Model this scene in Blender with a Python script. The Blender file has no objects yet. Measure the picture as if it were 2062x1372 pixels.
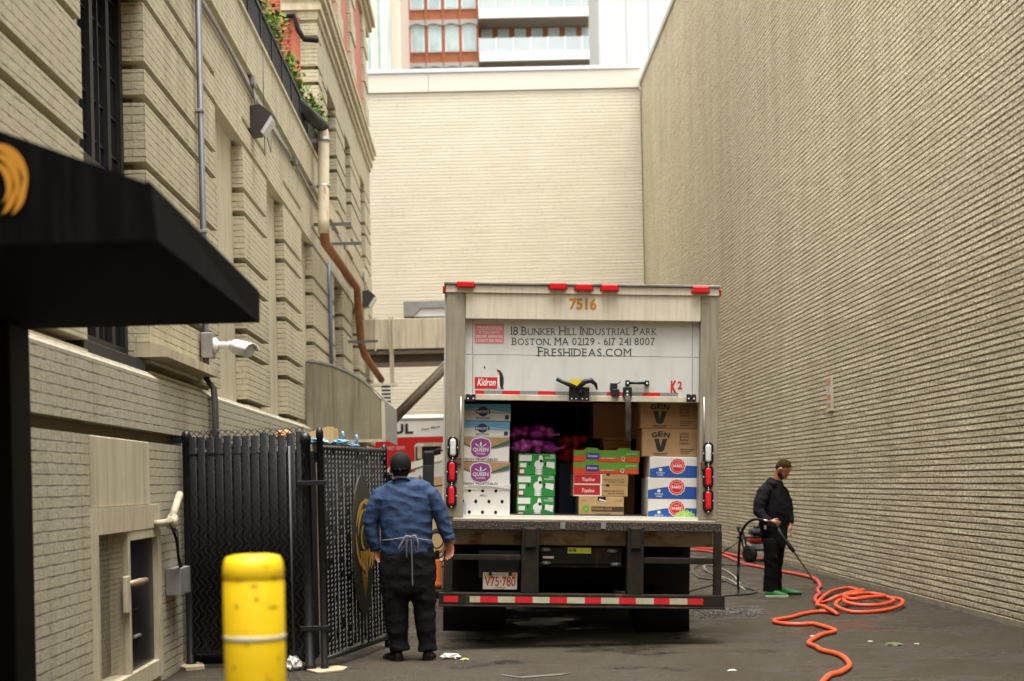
import bpy, bmesh, math, random
from mathutils import Vector, Matrix, noise
random.seed(7)
C = bpy.context.scene.collection
SC = bpy.context.scene

# ------------------------------------------------------------------ camera, sky, sun, exposure
F_PX, PX0, PY0, ROLL, CAMZ = 2864.0, 960.0, 973.0, 0.022, 1.52   # photo geometry (2062 px wide)
cd = bpy.data.cameras.new('camera')
cam = bpy.data.objects.new('camera', cd)
C.objects.link(cam)
cd.sensor_width = 36.0
cd.lens = F_PX / 2062 * 36.0
cd.shift_x = (1031 - PX0) / 2062
cd.shift_y = (PY0 - 686) / 2062
cd.clip_start, cd.clip_end = 0.1, 2000
cd.dof.use_dof = True
cd.dof.focus_distance = 13.2
cd.dof.aperture_fstop = 2.0
cam.matrix_world = Matrix.Translation((0, 0, CAMZ)) @ Matrix.Rotation(math.pi/2, 4, 'X') @ Matrix.Rotation(-ROLL, 4, 'Z')
SC.camera = cam

SUN_EL, SUN_AZ = math.radians(80), math.radians(160)       # sun high, behind the camera, veiled by cloud
w = bpy.data.worlds.new('World'); SC.world = w; w.use_nodes = True
nt = w.node_tree
bg = nt.nodes['Background']
sky = nt.nodes.new('ShaderNodeTexSky'); sky.sky_type = 'NISHITA'; sky.sun_disc = False
sky.sun_elevation, sky.sun_rotation = SUN_EL, SUN_AZ
sky.air_density, sky.dust_density, sky.ozone_density = 1.0, 4.0, 1.0
hs = nt.nodes.new('ShaderNodeHueSaturation'); hs.inputs['Saturation'].default_value = 0.12   # grey overcast
nt.links.new(sky.outputs[0], hs.inputs['Color']); nt.links.new(hs.outputs[0], bg.inputs[0])
bg.inputs[1].default_value = 0.15
sd = bpy.data.lights.new('sun', 'SUN'); sun = bpy.data.objects.new('sun', sd); C.objects.link(sun)
sd.energy, sd.angle, sd.color = 1.3, math.radians(35), (1.0, 0.97, 0.90)
# sky rotation 0 = +Y, clockwise from above; the lamp shines along its own -Z
sun_dir = Vector((math.sin(SUN_AZ)*math.cos(SUN_EL), math.cos(SUN_AZ)*math.cos(SUN_EL), math.sin(SUN_EL)))
sun.rotation_euler = sun_dir.to_track_quat('Z', 'Y').to_euler()
sun.location = (0, 0, 60)
SC.view_settings.view_transform = 'Standard'; SC.view_settings.look = 'None'
SC.view_settings.exposure = 1.95; SC.view_settings.gamma = 1.0

# ------------------------------------------------------------------ geometry helpers
def ray(px, py):
    u = (px - PX0)/F_PX; v = (PY0 - py)/F_PX
    return u*math.cos(ROLL) + v*math.sin(ROLL), -u*math.sin(ROLL) + v*math.cos(ROLL)
def at(px, py, Y):                      # measured point -> place at depth Y
    a, b = ray(px, py); return Vector((a*Y, Y, CAMZ + b*Y))
def onx(px, py, X):                     # ... on the plane x = X
    a, b = ray(px, py); Y = X/a; return Vector((X, Y, CAMZ + b*Y))
def ong(px, py, z=0.0):                 # ... on the ground
    a, b = ray(px, py); Y = (z - CAMZ)/b; return Vector((a*Y, Y, z))

_txt = {}
def glyphs(s, weight=0.0):
    k = (s, weight)
    if k not in _txt:
        c = bpy.data.curves.new('t', 'FONT'); c.body = s; c.size = 1.0; c.offset = weight; c.resolution_u = 3
        o = bpy.data.objects.new('t', c); C.objects.link(o)
        m = bpy.data.meshes.new_from_object(o)
        vs = [v.co.copy() for v in m.vertices]; fs = [tuple(p.vertices) for p in m.polygons if p.normal.z > -0.5]
        C.objects.unlink(o); bpy.data.objects.remove(o); bpy.data.meshes.remove(m); bpy.data.curves.remove(c)
        _txt[k] = (vs, fs)
    return _txt[k]

class B:
    def __init__(s): s.bm = bmesh.new()
    def face(s, pts, mi=0):
        f = s.bm.faces.new([s.bm.verts.new(p) for p in pts]); f.material_index = mi; return f
    def box(s, x0, x1, y0, y1, z0, z1, mi=0, bev=0.0, M=None):
        r = bmesh.ops.create_cube(s.bm, size=1.0)
        vs = r['verts']
        for v in vs:
            v.co = Vector(((x0+x1)/2 + v.co.x*(x1-x0), (y0+y1)/2 + v.co.y*(y1-y0), (z0+z1)/2 + v.co.z*(z1-z0)))
            if M: v.co = M @ v.co
        fs = set(f for v in vs for f in v.link_faces)
        for f in fs: f.material_index = mi
        if bev:
            es = list(set(e for v in vs for e in v.link_edges))
            rr = bmesh.ops.bevel(s.bm, geom=es, offset=bev, segments=2, profile=0.5, affect='EDGES')
            for f in rr['faces']: f.material_index = mi
        return s
    def prism(s, poly, d, mi=0):
        """closed solid: 3D polygon `poly` pushed along vector d"""
        d = Vector(d); a = [Vector(p) for p in poly]; n = len(a)
        va = [s.bm.verts.new(p) for p in a]; vb = [s.bm.verts.new(p + d) for p in a]
        fs = [s.bm.faces.new(va), s.bm.faces.new(vb[::-1])]
        for i in range(n): fs.append(s.bm.faces.new((va[i], vb[i], vb[(i+1) % n], va[(i+1) % n])))
        for f in fs: f.material_index = mi
        bmesh.ops.recalc_face_normals(s.bm, faces=fs)
        return s
    def rings(s, rings, mi=0, cap=True, closed=True):
        """skin a list of rings (lists of points)"""
        vr = [[s.bm.verts.new(p) for p in r] for r in rings]; fs = []
        n = len(vr[0])
        for a, b in zip(vr, vr[1:]):
            for i in range(n if closed else n-1):
                fs.append(s.bm.faces.new((a[i], a[(i+1) % n], b[(i+1) % n], b[i])))
        if cap: fs += [s.bm.faces.new(vr[0][::-1]), s.bm.faces.new(vr[-1])]
        for f in fs: f.material_index = mi; f.smooth = True
        bmesh.ops.recalc_face_normals(s.bm, faces=fs)
        return s
    def tube(s, pts, r, seg=8, mi=0, ax=None, cap=True):
        """tube along pts; r number, list, or list of (a,b) half axes; ax fixes the direction of a"""
        pts = [Vector(p) for p in pts]; n = len(pts)
        rs = r if isinstance(r, (list, tuple)) else [r]*n
        out = []; u = None
        for i, p in enumerate(pts):
            t = (pts[min(i+1, n-1)] - pts[max(i-1, 0)]).normalized()
            if ax is not None: u = Vector(ax)
            elif u is None: u = t.orthogonal()
            u = (u - t*u.dot(t)).normalized(); v = t.cross(u)
            a, b = rs[i] if isinstance(rs[i], (list, tuple)) else (rs[i], rs[i])
            out.append([p + u*a*math.cos(2*math.pi*k/seg) + v*b*math.sin(2*math.pi*k/seg) for k in range(seg)])
        return s.rings(out, mi, cap)
    def lathe(s, prof, c, axis=(0, 0, 1), seg=24, mi=0, cap=True):
        """prof: (radius, height) along axis from c"""
        ax = Vector(axis).normalized(); u = ax.orthogonal().normalized(); v = ax.cross(u); c = Vector(c)
        return s.rings([[c + ax*h + (u*math.cos(2*math.pi*k/seg) + v*math.sin(2*math.pi*k/seg))*max(r, 1e-4) for k in range(seg)] for r, h in prof], mi, cap)
    def ellipsoid(s, c, rx, ry, rz, mi=0, seg=16, M=None):
        r = bmesh.ops.create_uvsphere(s.bm, u_segments=seg, v_segments=max(6, seg*2//3), radius=1.0)
        for v in r['verts']:
            p = Vector((v.co.x*rx, v.co.y*ry, v.co.z*rz))
            v.co = (M @ p if M else p) + Vector(c)
        for f in set(f for v in r['verts'] for f in v.link_faces): f.material_index = mi; f.smooth = True
        return s
    def text(s, st, size, o, right=(1, 0, 0), up=(0, 0, 1), mi=0, align='C', weight=0.0, width=None):
        vs, fs = glyphs(st, weight)
        if not vs: return 0
        R = Vector(right).normalized(); U = Vector(up).normalized(); o = Vector(o)
        xs = [v.x for v in vs]; x0, x1 = min(xs), max(xs); size = size/0.69      # size = cap height
        kx = size if width is None else width/max(1e-6, x1-x0)
        off = {'C': (x0+x1)/2, 'L': x0, 'R': x1}[align]
        bv = [s.bm.verts.new(o + R*((v.x-off)*kx) + U*(v.y*size)) for v in vs]
        N = R.cross(U)
        for f in fs:
            try:
                q = s.bm.faces.new([bv[i] for i in f]); q.material_index = mi
                q.normal_update()
                if q.normal.dot(N) < 0: q.normal_flip()
            except ValueError: pass
        return (x1-x0)*kx
    def quad(s, x0, x1, z0, z1, y, mi=0):         # flat print facing -Y
        s.face([(x0, y, z0), (x1, y, z0), (x1, y, z1), (x0, y, z1)], mi); return s
    def disc(s, cx, cz, r, y, mi=0, seg=20, rz=None, wob=0, nw=12):
        s.face([(cx + r*(1+wob*math.cos(nw*2*math.pi*k/seg))*math.cos(2*math.pi*k/seg), y, cz + (rz or r)*(1+wob*math.cos(nw*2*math.pi*k/seg))*math.sin(2*math.pi*k/seg)) for k in range(seg)], mi); return s
    def xform(s, M):
        for v in s.bm.verts: v.co = M @ v.co
        return s
    def build(s, name, mats, parent=None, local=False, smooth=False, origin=None):
        me = bpy.data.meshes.new(name); s.bm.to_mesh(me); s.bm.free()
        return link_mesh(name, me, mats, parent, local, smooth, origin)

def root_of(o):
    while o.parent: o = o.parent
    return o
def link_mesh(name, me, mats, parent=None, local=False, smooth=False, origin=None):
    if not isinstance(mats, (list, tuple)): mats = [mats]
    for m in mats: me.materials.append(m)
    if smooth:
        for p in me.polygons: p.use_smooth = True
    o = bpy.data.objects.new(name, me); C.objects.link(o)
    if parent:
        o.parent = parent
        if not local: me.transform(Matrix.Translation(-Vector(root_of(parent).location)))
    else:
        if origin is None:
            xs = [v.co for v in me.vertices]
            origin = Vector(((min(v.x for v in xs)+max(v.x for v in xs))/2, (min(v.y for v in xs)+max(v.y for v in xs))/2, min(v.z for v in xs)))
        me.transform(Matrix.Translation(-Vector(origin))); o.location = origin
    return o
def remeshed(b, voxel=0.007, smooth=6, fold=None):
    """one continuous skin over everything in builder b (voxel union, smoothed, optional cloth folds)"""
    me = bpy.data.meshes.new('t'); bmesh.ops.recalc_face_normals(b.bm, faces=b.bm.faces[:]); b.bm.to_mesh(me); b.bm.free()
    o = bpy.data.objects.new('t', me); C.objects.link(o)
    r = o.modifiers.new('r', 'REMESH'); r.mode = 'VOXEL'; r.voxel_size = voxel; r.adaptivity = 0.0
    s = o.modifiers.new('s', 'SMOOTH'); s.factor = 0.5; s.iterations = smooth
    dg = bpy.context.evaluated_depsgraph_get(); m2 = bpy.data.meshes.new_from_object(o.evaluated_get(dg))
    C.objects.unlink(o); bpy.data.objects.remove(o); bpy.data.meshes.remove(me)
    if fold:
        amp, sx, sz, seed = fold; off = Vector((seed, seed*2, 0))
        ns = [v.normal.copy() for v in m2.vertices]
        for v, n_ in zip(m2.vertices, ns):
            p = Vector((v.co.x*sx + v.co.z*2.0, v.co.y*sx, v.co.z*sz)) + off
            a = noise.noise(p); c_ = noise.noise(p*2.3)
            v.co += n_*amp*((1-abs(a)*2.2)*0.9 + c_*0.5)
    return m2

def tag(o, label=None, cat=None, group=None, kind=None):
    if label: o['label'] = label
    if cat: o['category'] = cat
    if group: o['group'] = group
    if kind: o['kind'] = kind
    return o
def thing(name, label, cat, loc=(0, 0, 0), group=None, rot=(0, 0, 0)):
    o = bpy.data.objects.new(name, None); C.objects.link(o); o.empty_display_size = 0.2
    o.location = loc; o.rotation_euler = rot
    return tag(o, label, cat, group)
def struct(o): o['kind'] = 'structure'; return o

# ------------------------------------------------------------------ materials
def mat(name, col, rough=0.7, metal=0.0, col2=None, vscale=6.0, vamt=0.5, bump=0.0, bscale=60.0, bdist=0.01,
        stain=None, sscale=(1, 1, 0.25), samt=0.0, spec=0.5, speck=None, rough2=None, streak=(0.45, 0.7), spvec=None):
    m = bpy.data.materials.new(name); m.use_nodes = True
    n, l = m.node_tree.nodes, m.node_tree.links
    b = n['Principled BSDF']; b.inputs['Roughness'].default_value = rough; b.inputs['Metallic'].default_value = metal
    b.inputs['Specular IOR Level'].default_value = spec
    tc = n.new('ShaderNodeTexCoord'); oc = tc.outputs['Object']
    rgb = n.new('ShaderNodeRGB'); rgb.outputs[0].default_value = (*col, 1); out = rgb.outputs[0]
    def ramp(fac, a, c):
        r = n.new('ShaderNodeMapRange'); r.inputs['From Min'].default_value = a; r.inputs['From Max'].default_value = c
        l.new(fac, r.inputs['Value']); return r.outputs[0]
    def mix(fac, amt, c1, c2):
        x = n.new('ShaderNodeMix'); x.data_type = 'RGBA'
        mm = n.new('ShaderNodeMath'); mm.operation = 'MULTIPLY'; mm.inputs[1].default_value = amt
        l.new(fac, mm.inputs[0]); l.new(mm.outputs[0], x.inputs[0]); l.new(c1, x.inputs[6])
        if isinstance(c2, tuple): x.inputs[7].default_value = (*c2, 1)
        else: l.new(c2, x.inputs[7])
        return x.outputs[2]
    def nz(scale, detail=4, vec=None, rgh=0.6):
        t = n.new('ShaderNodeTexNoise'); t.inputs['Scale'].default_value = scale; t.inputs['Detail'].default_value = detail
        t.inputs['Roughness'].default_value = rgh
        l.new(vec or oc, t.inputs['Vector']); return t.outputs[0]
    if col2:
        out = mix(ramp(nz(vscale, 6), 0.35, 0.65), vamt, out, col2)
    if speck:
        sc_, c_, a_, amt_ = speck; sv = None
        if spvec:
            sm = n.new('ShaderNodeMapping'); sm.inputs['Scale'].default_value = spvec; l.new(oc, sm.inputs[0]); sv = sm.outputs[0]
        out = mix(ramp(nz(sc_, 3 if spvec else 2, sv), a_, a_+(0.12 if spvec else 0.08)), amt_, out, c_)
    if stain:
        mp = n.new('ShaderNodeMapping'); mp.inputs['Scale'].default_value = sscale; l.new(oc, mp.inputs[0])
        out = mix(ramp(nz(3.0, 6, mp.outputs[0]), *streak), samt, out, stain)
    l.new(out, b.inputs['Base Color'])
    if rough2 is not None:
        r = ramp(nz(vscale*0.7, 4), 0.4, 0.6)
        mr = n.new('ShaderNodeMapRange'); mr.inputs['To Min'].default_value = rough; mr.inputs['To Max'].default_value = rough2
        l.new(r, mr.inputs['Value']); l.new(mr.outputs[0], b.inputs['Roughness'])
    if bump:
        bp = n.new('ShaderNodeBump'); bp.inputs['Strength'].default_value = bump; bp.inputs['Distance'].default_value = bdist
        l.new(nz(bscale, 5), bp.inputs['Height']); l.new(bp.outputs[0], b.inputs['Normal'])
    return m

def brick_mat(name, col, col2, mortar, bw=0.205, bh=0.0677, mort=0.008, bdist=0.008, stain=(0.12, 0.09, 0.05), samt=0.5, var=0.35,
              wob=0.006, rough=0.75, offset=0.5, bstr=1.0, sscale=(1.2, 1.2, 0.3), bed=None):
    m = bpy.data.materials.new(name); m.use_nodes = True
    n, l = m.node_tree.nodes, m.node_tree.links
    b = n['Principled BSDF']; b.inputs['Roughness'].default_value = rough; b.inputs['Specular IOR Level'].default_value = 0.3
    tc = n.new('ShaderNodeTexCoord')
    sep = n.new('ShaderNodeSeparateXYZ'); l.new(tc.outputs['Object'], sep.inputs[0])
    ad = n.new('ShaderNodeMath'); ad.operation = 'ADD'; l.new(sep.outputs[0], ad.inputs[0]); l.new(sep.outputs[1], ad.inputs[1])
    cmb = n.new('ShaderNodeCombineXYZ'); l.new(ad.outputs[0], cmb.inputs[0]); l.new(sep.outputs[2], cmb.inputs[1])
    nw = n.new('ShaderNodeTexNoise'); nw.inputs['Scale'].default_value = 9.0; nw.inputs['Detail'].default_value = 3
    l.new(tc.outputs['Object'], nw.inputs['Vector'])
    vs = n.new('ShaderNodeVectorMath'); vs.operation = 'SUBTRACT'; vs.inputs[1].default_value = (0.5, 0.5, 0.5); l.new(nw.outputs['Color'], vs.inputs[0])
    vm = n.new('ShaderNodeVectorMath'); vm.operation = 'SCALE'; vm.inputs['Scale'].default_value = wob*2; l.new(vs.outputs[0], vm.inputs[0])
    va = n.new('ShaderNodeVectorMath'); l.new(cmb.outputs[0], va.inputs[0]); l.new(vm.outputs[0], va.inputs[1])
    br = n.new('ShaderNodeTexBrick'); l.new(va.outputs[0], br.inputs['Vector'])
    br.inputs['Scale'].default_value = 1.0; br.inputs['Brick Width'].default_value = bw; br.inputs['Row Height'].default_value = bh
    br.inputs['Mortar Size'].default_value = mort; br.inputs['Mortar Smooth'].default_value = 0.5; br.offset = offset
    br.inputs['Bias'].default_value = 0.0
    br.inputs['Color1'].default_value = (*col, 1); br.inputs['Color2'].default_value = (*[c*(1-var)+d*var for c, d in zip(col, col2)], 1)
    br.inputs['Mortar'].default_value = (*mortar, 1)
    out = br.outputs['Color']
    def blend(noise_scale, vec, lo, hi, amt, c):
        nonlocal out
        t = n.new('ShaderNodeTexNoise'); t.inputs['Scale'].default_value = noise_scale; t.inputs['Detail'].default_value = 6; t.inputs['Roughness'].default_value = 0.65
        l.new(vec, t.inputs['Vector'])
        r = n.new('ShaderNodeMapRange'); r.inputs['From Min'].default_value = lo; r.inputs['From Max'].default_value = hi; r.inputs['To Max'].default_value = amt
        l.new(t.outputs[0], r.inputs['Value'])
        x = n.new('ShaderNodeMix'); x.data_type = 'RGBA'; l.new(r.outputs[0], x.inputs[0]); l.new(out, x.inputs[6]); x.inputs[7].default_value = (*c, 1)
        out = x.outputs[2]
    mp = n.new('ShaderNodeMapping'); mp.inputs['Scale'].default_value = sscale; l.new(tc.outputs['Object'], mp.inputs[0])
    blend(2.0, mp.outputs[0], 0.5, 0.8, samt, stain)
    blend(25.0, tc.outputs['Object'], 0.45, 0.75, 0.35, tuple(c*0.6 for c in col2))
    fac = br.outputs['Fac']
    if bed:                                     # thickly painted bed joints: broken dark dashes, head joints almost filled
        b2 = n.new('ShaderNodeTexBrick'); l.new(va.outputs[0], b2.inputs['Vector']); b2.inputs['Scale'].default_value = 1.0
        b2.inputs['Brick Width'].default_value = 400.0; b2.inputs['Row Height'].default_value = bh; b2.inputs['Mortar Size'].default_value = mort*1.15; b2.inputs['Mortar Smooth'].default_value = 0.4
        t2 = n.new('ShaderNodeTexNoise'); t2.inputs['Scale'].default_value = 7.0; t2.inputs['Detail'].default_value = 4; l.new(cmb.outputs[0], t2.inputs['Vector'])
        r2 = n.new('ShaderNodeMapRange'); r2.inputs['From Min'].default_value = 0.42; r2.inputs['From Max'].default_value = 0.62; r2.inputs['To Max'].default_value = 0.75; l.new(t2.outputs[0], r2.inputs['Value'])
        m3 = n.new('ShaderNodeMath'); m3.operation = 'MULTIPLY'; l.new(b2.outputs['Fac'], m3.inputs[0]); l.new(r2.outputs[0], m3.inputs[1])
        x = n.new('ShaderNodeMix'); x.data_type = 'RGBA'; l.new(m3.outputs[0], x.inputs[0]); l.new(out, x.inputs[6]); x.inputs[7].default_value = (*bed, 1); out = x.outputs[2]
        m4 = n.new('ShaderNodeMath'); m4.operation = 'MULTIPLY'; m4.inputs[1].default_value = 0.35; l.new(br.outputs['Fac'], m4.inputs[0])
        m5 = n.new('ShaderNodeMath'); m5.operation = 'MAXIMUM'; l.new(m4.outputs[0], m5.inputs[0]); l.new(b2.outputs['Fac'], m5.inputs[1]); fac = m5.outputs[0]
    l.new(out, b.inputs['Base Color'])
    nb = n.new('ShaderNodeTexNoise'); nb.inputs['Scale'].default_value = 40; nb.inputs['Detail'].default_value = 5; l.new(tc.outputs['Object'], nb.inputs['Vector'])
    sb = n.new('ShaderNodeMath'); sb.operation = 'MULTIPLY_ADD'; sb.inputs[1].default_value = 0.5; l.new(nb.outputs[0], sb.inputs[0])
    iv = n.new('ShaderNodeMath'); iv.operation = 'SUBTRACT'; iv.inputs[0].default_value = 1.0; l.new(fac, iv.inputs[1])
    l.new(iv.outputs[0], sb.inputs[2])
    bp = n.new('ShaderNodeBump'); bp.inputs['Strength'].default_value = bstr; bp.inputs['Distance'].default_value = bdist
    l.new(sb.outputs[0], bp.inputs['Height']); l.new(bp.outputs[0], b.inputs['Normal'])
    return m

CREAM = (0.52, 0.465, 0.32)
m_brick = brick_mat('painted cream brick', CREAM, (0.46, 0.41, 0.275), (0.45, 0.40, 0.27), mort=0.006, bdist=0.014, samt=0.45, bed=(0.11, 0.085, 0.045))
m_brick_low = brick_mat('grimy painted brick', (0.43, 0.395, 0.295), (0.37, 0.335, 0.24), (0.36, 0.325, 0.235), mort=0.006, bdist=0.014, samt=0.6, bed=(0.09, 0.07, 0.04), stain=(0.11, 0.09, 0.055))
m_stucco = mat('cream stucco', (0.50, 0.45, 0.31), 0.85, col2=(0.42, 0.37, 0.25), vscale=3, vamt=0.6, bump=0.3, bscale=40, bdist=0.006, stain=(0.2, 0.16, 0.09), samt=0.5, sscale=(3, 3, 0.2))
m_stone = mat('pale painted stone trim', (0.56, 0.49, 0.33), 0.75, col2=(0.44, 0.38, 0.25), vscale=4, vamt=0.6, bump=0.2, bscale=30, stain=(0.15, 0.12, 0.07), samt=0.5, sscale=(2, 2, 0.4))
m_redbrick = brick_mat('red brick', (0.40, 0.075, 0.032), (0.28, 0.05, 0.022), (0.42, 0.33, 0.25), var=0.8, samt=0.1, wob=0.002, mort=0.006)
m_redpaint = mat('salmon red painted stone', (0.42, 0.12, 0.065), 0.7, col2=(0.34, 0.09, 0.05), vscale=5, bump=0.2)
m_black = mat('black painted metal', (0.006, 0.006, 0.007), 0.5, col2=(0.014, 0.014, 0.015), vscale=20, vamt=0.5, bump=0.1, bscale=80)
m_blackmatte = mat('matte black', (0.004, 0.004, 0.004), 0.85, spec=0.2)
m_glass = mat('dark window glass', (0.012, 0.014, 0.015), 0.08, spec=0.6)
m_glassteal = mat('tower window glass', (0.50, 0.62, 0.59), 0.15, col2=(0.28, 0.36, 0.36), vscale=0.6, vamt=0.8)
m_galv = mat('galvanised metal', (0.33, 0.33, 0.31), 0.5, 0.5, col2=(0.2, 0.2, 0.19), vscale=8, bump=0.1)
m_beigemetal = mat('beige painted duct metal', (0.52, 0.46, 0.33), 0.55, col2=(0.44, 0.38, 0.26), vscale=2.5, stain=(0.2, 0.14, 0.07), samt=0.5, sscale=(4, 4, 0.3))
m_hood = mat('olive grey sheet metal', (0.25, 0.225, 0.15), 0.55, col2=(0.18, 0.155, 0.095), vscale=2.0, vamt=0.8, stain=(0.10, 0.07, 0.035), samt=0.7, sscale=(5, 5, 0.25), bump=0.08, bscale=6, bdist=0.02)
m_pipewhite = mat('peeling cream pipe paint', (0.60, 0.53, 0.38), 0.6, col2=(0.50, 0.42, 0.27), vscale=5, stain=(0.28, 0.12, 0.03), samt=0.7, sscale=(4, 4, 0.7), streak=(0.55, 0.7))
m_rust = mat('rusty pipe', (0.25, 0.085, 0.03), 0.8, col2=(0.33, 0.17, 0.08), vscale=6, vamt=0.7, bump=0.3)
m_white = mat('white plastic', (0.75, 0.75, 0.73), 0.4)
m_wire = mat('grey conduit', (0.10, 0.10, 0.10), 0.5, 0.1, col2=(0.06, 0.06, 0.065), vscale=4)
# ------------------------------------------------------------------ ground
def ground_mat():
    m = bpy.data.materials.new('damp asphalt'); m.use_nodes = True
    n, l = m.node_tree.nodes, m.node_tree.links; b = n['Principled BSDF']
    tc = n.new('ShaderNodeTexCoord'); oc = tc.outputs['Object']
    def nz(s, d=5, r=0.6, vec=None):
        t = n.new('ShaderNodeTexNoise'); t.inputs['Scale'].default_value = s; t.inputs['Detail'].default_value = d; t.inputs['Roughness'].default_value = r
        l.new(vec or oc, t.inputs['Vector']); return t.outputs[0]
    def mr(x, a, c, lo=0.0, hi=1.0):
        r = n.new('ShaderNodeMapRange'); r.inputs['From Min'].default_value = a; r.inputs['From Max'].default_value = c
        r.inputs['To Min'].default_value = lo; r.inputs['To Max'].default_value = hi; l.new(x, r.inputs['Value']); return r.outputs[0]
    def mx(f, c1, c2):
        x = n.new('ShaderNodeMix'); x.data_type = 'RGBA'; l.new(f, x.inputs[0])
        for i, c in ((6, c1), (7, c2)):
            if isinstance(c, tuple): x.inputs[i].default_value = (*c, 1)
            else: l.new(c, x.inputs[i])
        return x.outputs[2]
    c = mx(mr(nz(75, 4, 0.75), 0.42, 0.60), (0.008, 0.0068, 0.0052), (0.112, 0.093, 0.064))     # aggregate
    c = mx(mr(nz(38, 2), 0.64, 0.70, 0, 0.8), c, (0.24, 0.20, 0.14))
    c = mx(mr(nz(1.3, 5), 0.45, 0.65, 0, 0.6), c, (0.042, 0.033, 0.022))
    wet = mr(nz(0.9, 6, 0.6), 0.48, 0.60)
    c = mx(mr(wet, 0, 1, 0, 0.55), c, (0.012, 0.0095, 0.0065))
    l.new(c, b.inputs['Base Color'])
    l.new(mr(wet, 0, 1, 0.9, 0.20), b.inputs['Roughness']); l.new(mr(wet, 0, 1, 0.12, 0.5), b.inputs['Specular IOR Level'])
    bp = n.new('ShaderNodeBump'); bp.inputs['Strength'].default_value = 1.0; bp.inputs['Distance'].default_value = 0.010
    l.new(nz(75, 4, 0.75), bp.inputs['Height']); l.new(bp.outputs[0], b.inputs['Normal'])
    return m
m_ground = ground_mat()
g = B(); g.face([(-300, -60, 0), (300, -60, 0), (300, 400, 0), (-300, 400, 0)])
struct(g.build('ground', m_ground, origin=(0, 0, 0)))

# ------------------------------------------------------------------ coursed brick walls (real raked joints)
def coursed(bd, P, W, H, dirw, out, course, joint, depth, step, jit, mi=0):
    """wall sheet from point P along dirw (length W) and up H; each course a face and a raked joint"""
    P = Vector(P); dirw = Vector(dirw); out = Vector(out); nx = max(1, int(W/step)); rows = []
    nc = int(H/course)
    for k in range(nc):
        z = k*course
        for dz, d in ((joint*0.5, -depth), (joint, 0), (course-joint*0.5, 0), (course, -depth)):
            r = []
            for i in range(nx+1):
                j = random.uniform(-1, 1)*jit
                r.append(bd.bm.verts.new(P + dirw*(W*i/nx) + Vector((0, 0, z + dz + (j*0.8 if dz != course else 0))) + out*(d + (j if d == 0 else 0))))
            rows.append(r)
    for a, b in zip(rows, rows[1:]):
        for i in range(nx):
            f = bd.bm.faces.new((a[i], a[i+1], b[i+1], b[i])); f.material_index = mi
    bmesh.ops.recalc_face_normals(bd.bm, faces=bd.bm.faces[:])
    # orient outwards
    f = bd.bm.faces[:][0] if hasattr(bd.bm.faces, '__len__') else None
    bd.bm.faces.ensure_lookup_table()
    bd.bm.normal_update()
    s_ = sum(fc.normal.dot(out) for fc in bd.bm.faces)
    if s_ < 0: bmesh.ops.reverse_faces(bd.bm, faces=bd.bm.faces[:])

m_split = mat('split face tan brick', (0.70, 0.625, 0.445), 0.9, col2=(0.62, 0.55, 0.38), vscale=1.2, vamt=0.6,
              bump=1.0, bscale=45, bdist=0.016, speck=(38, (0.20, 0.165, 0.095), 0.47, 0.72), spvec=(1, 0.45, 1), stain=(0.40, 0.34, 0.21), samt=0.5, sscale=(1, 0.5, 0.07), spec=0.2)
m_backbrick = mat('pale cream brick', (0.60, 0.55, 0.42), 0.85, col2=(0.53, 0.48, 0.36), vscale=0.8, vamt=0.6, bump=0.5, bscale=18, bdist=0.015, speck=(9, (0.42, 0.375, 0.275), 0.58, 0.4), spec=0.2)
m_fascia = mat('cream fascia panel', (0.56, 0.525, 0.435), 0.6, col2=(0.52, 0.48, 0.39), vscale=0.8)
m_coping = mat('pale metal coping', (0.50, 0.51, 0.53), 0.4, 0.2)
XR, YB = 5.25, 43.2
rw = thing('brick_building', 'windowless tan building whose split face brick wall fills the right side of the alley', 'building', (XR+3, 22, 0))
b = B(); coursed(b, (XR, -12.0, 0), YB+12.0+0.05, 13.55, (0, 1, 0), (-1, 0, 0), 0.0697, 0.016, 0.027, 0.45, 0.003); b.build('brick_wall', m_split, rw)
b = B(); b.box(XR+0.04, XR+6, -11.98, YB+20, 0, 13.5); b.build('building_core', m_split, rw)
b = B(); b.box(XR-0.05, XR+0.35, -12, YB+0.3, 13.52, 13.66, bev=0.01); b.build('coping', mat('bronze coping', (0.35, 0.31, 0.24), 0.5), rw)
b = B(); b.box(XR-0.006, XR+0.06, -12, YB-0.03, 0, 0.06, 0); b.build('footing', mat('grimy footing', (0.3, 0.26, 0.18), 0.9, col2=(0.1, 0.08, 0.05), vscale=5, bump=0.5), rw)

bw = thing('brick_building', 'pale cream brick building closing off the end of the alley under a smooth fascia band', 'building', (1, YB+4, 0))
b = B(); coursed(b, (-14, YB, 0), 14+XR-0.025, 13.42, (1, 0, 0), (0, -1, 0), 0.100, 0.012, 0.014, 0.6, 0.0016); b.build('brick_wall', m_backbrick, bw)
b = B(); b.box(-14, XR-0.03, YB+0.05, YB+14, 0, 13.3); b.build('building_core', m_backbrick, bw)
b = B()
for x0, x1 in ((-14, -8), (-8, -1.2), (-1.2, XR-0.03)): b.box(x0+0.006, x1-0.006, YB-0.06, YB+0.3, 13.42, 13.98)
b.build('fascia', m_fascia, bw)
b = B(); b.box(-14, XR-0.02, YB-0.10, YB+0.6, 13.983, 14.10, bev=0.012); b.build('coping', m_coping, bw)

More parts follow.
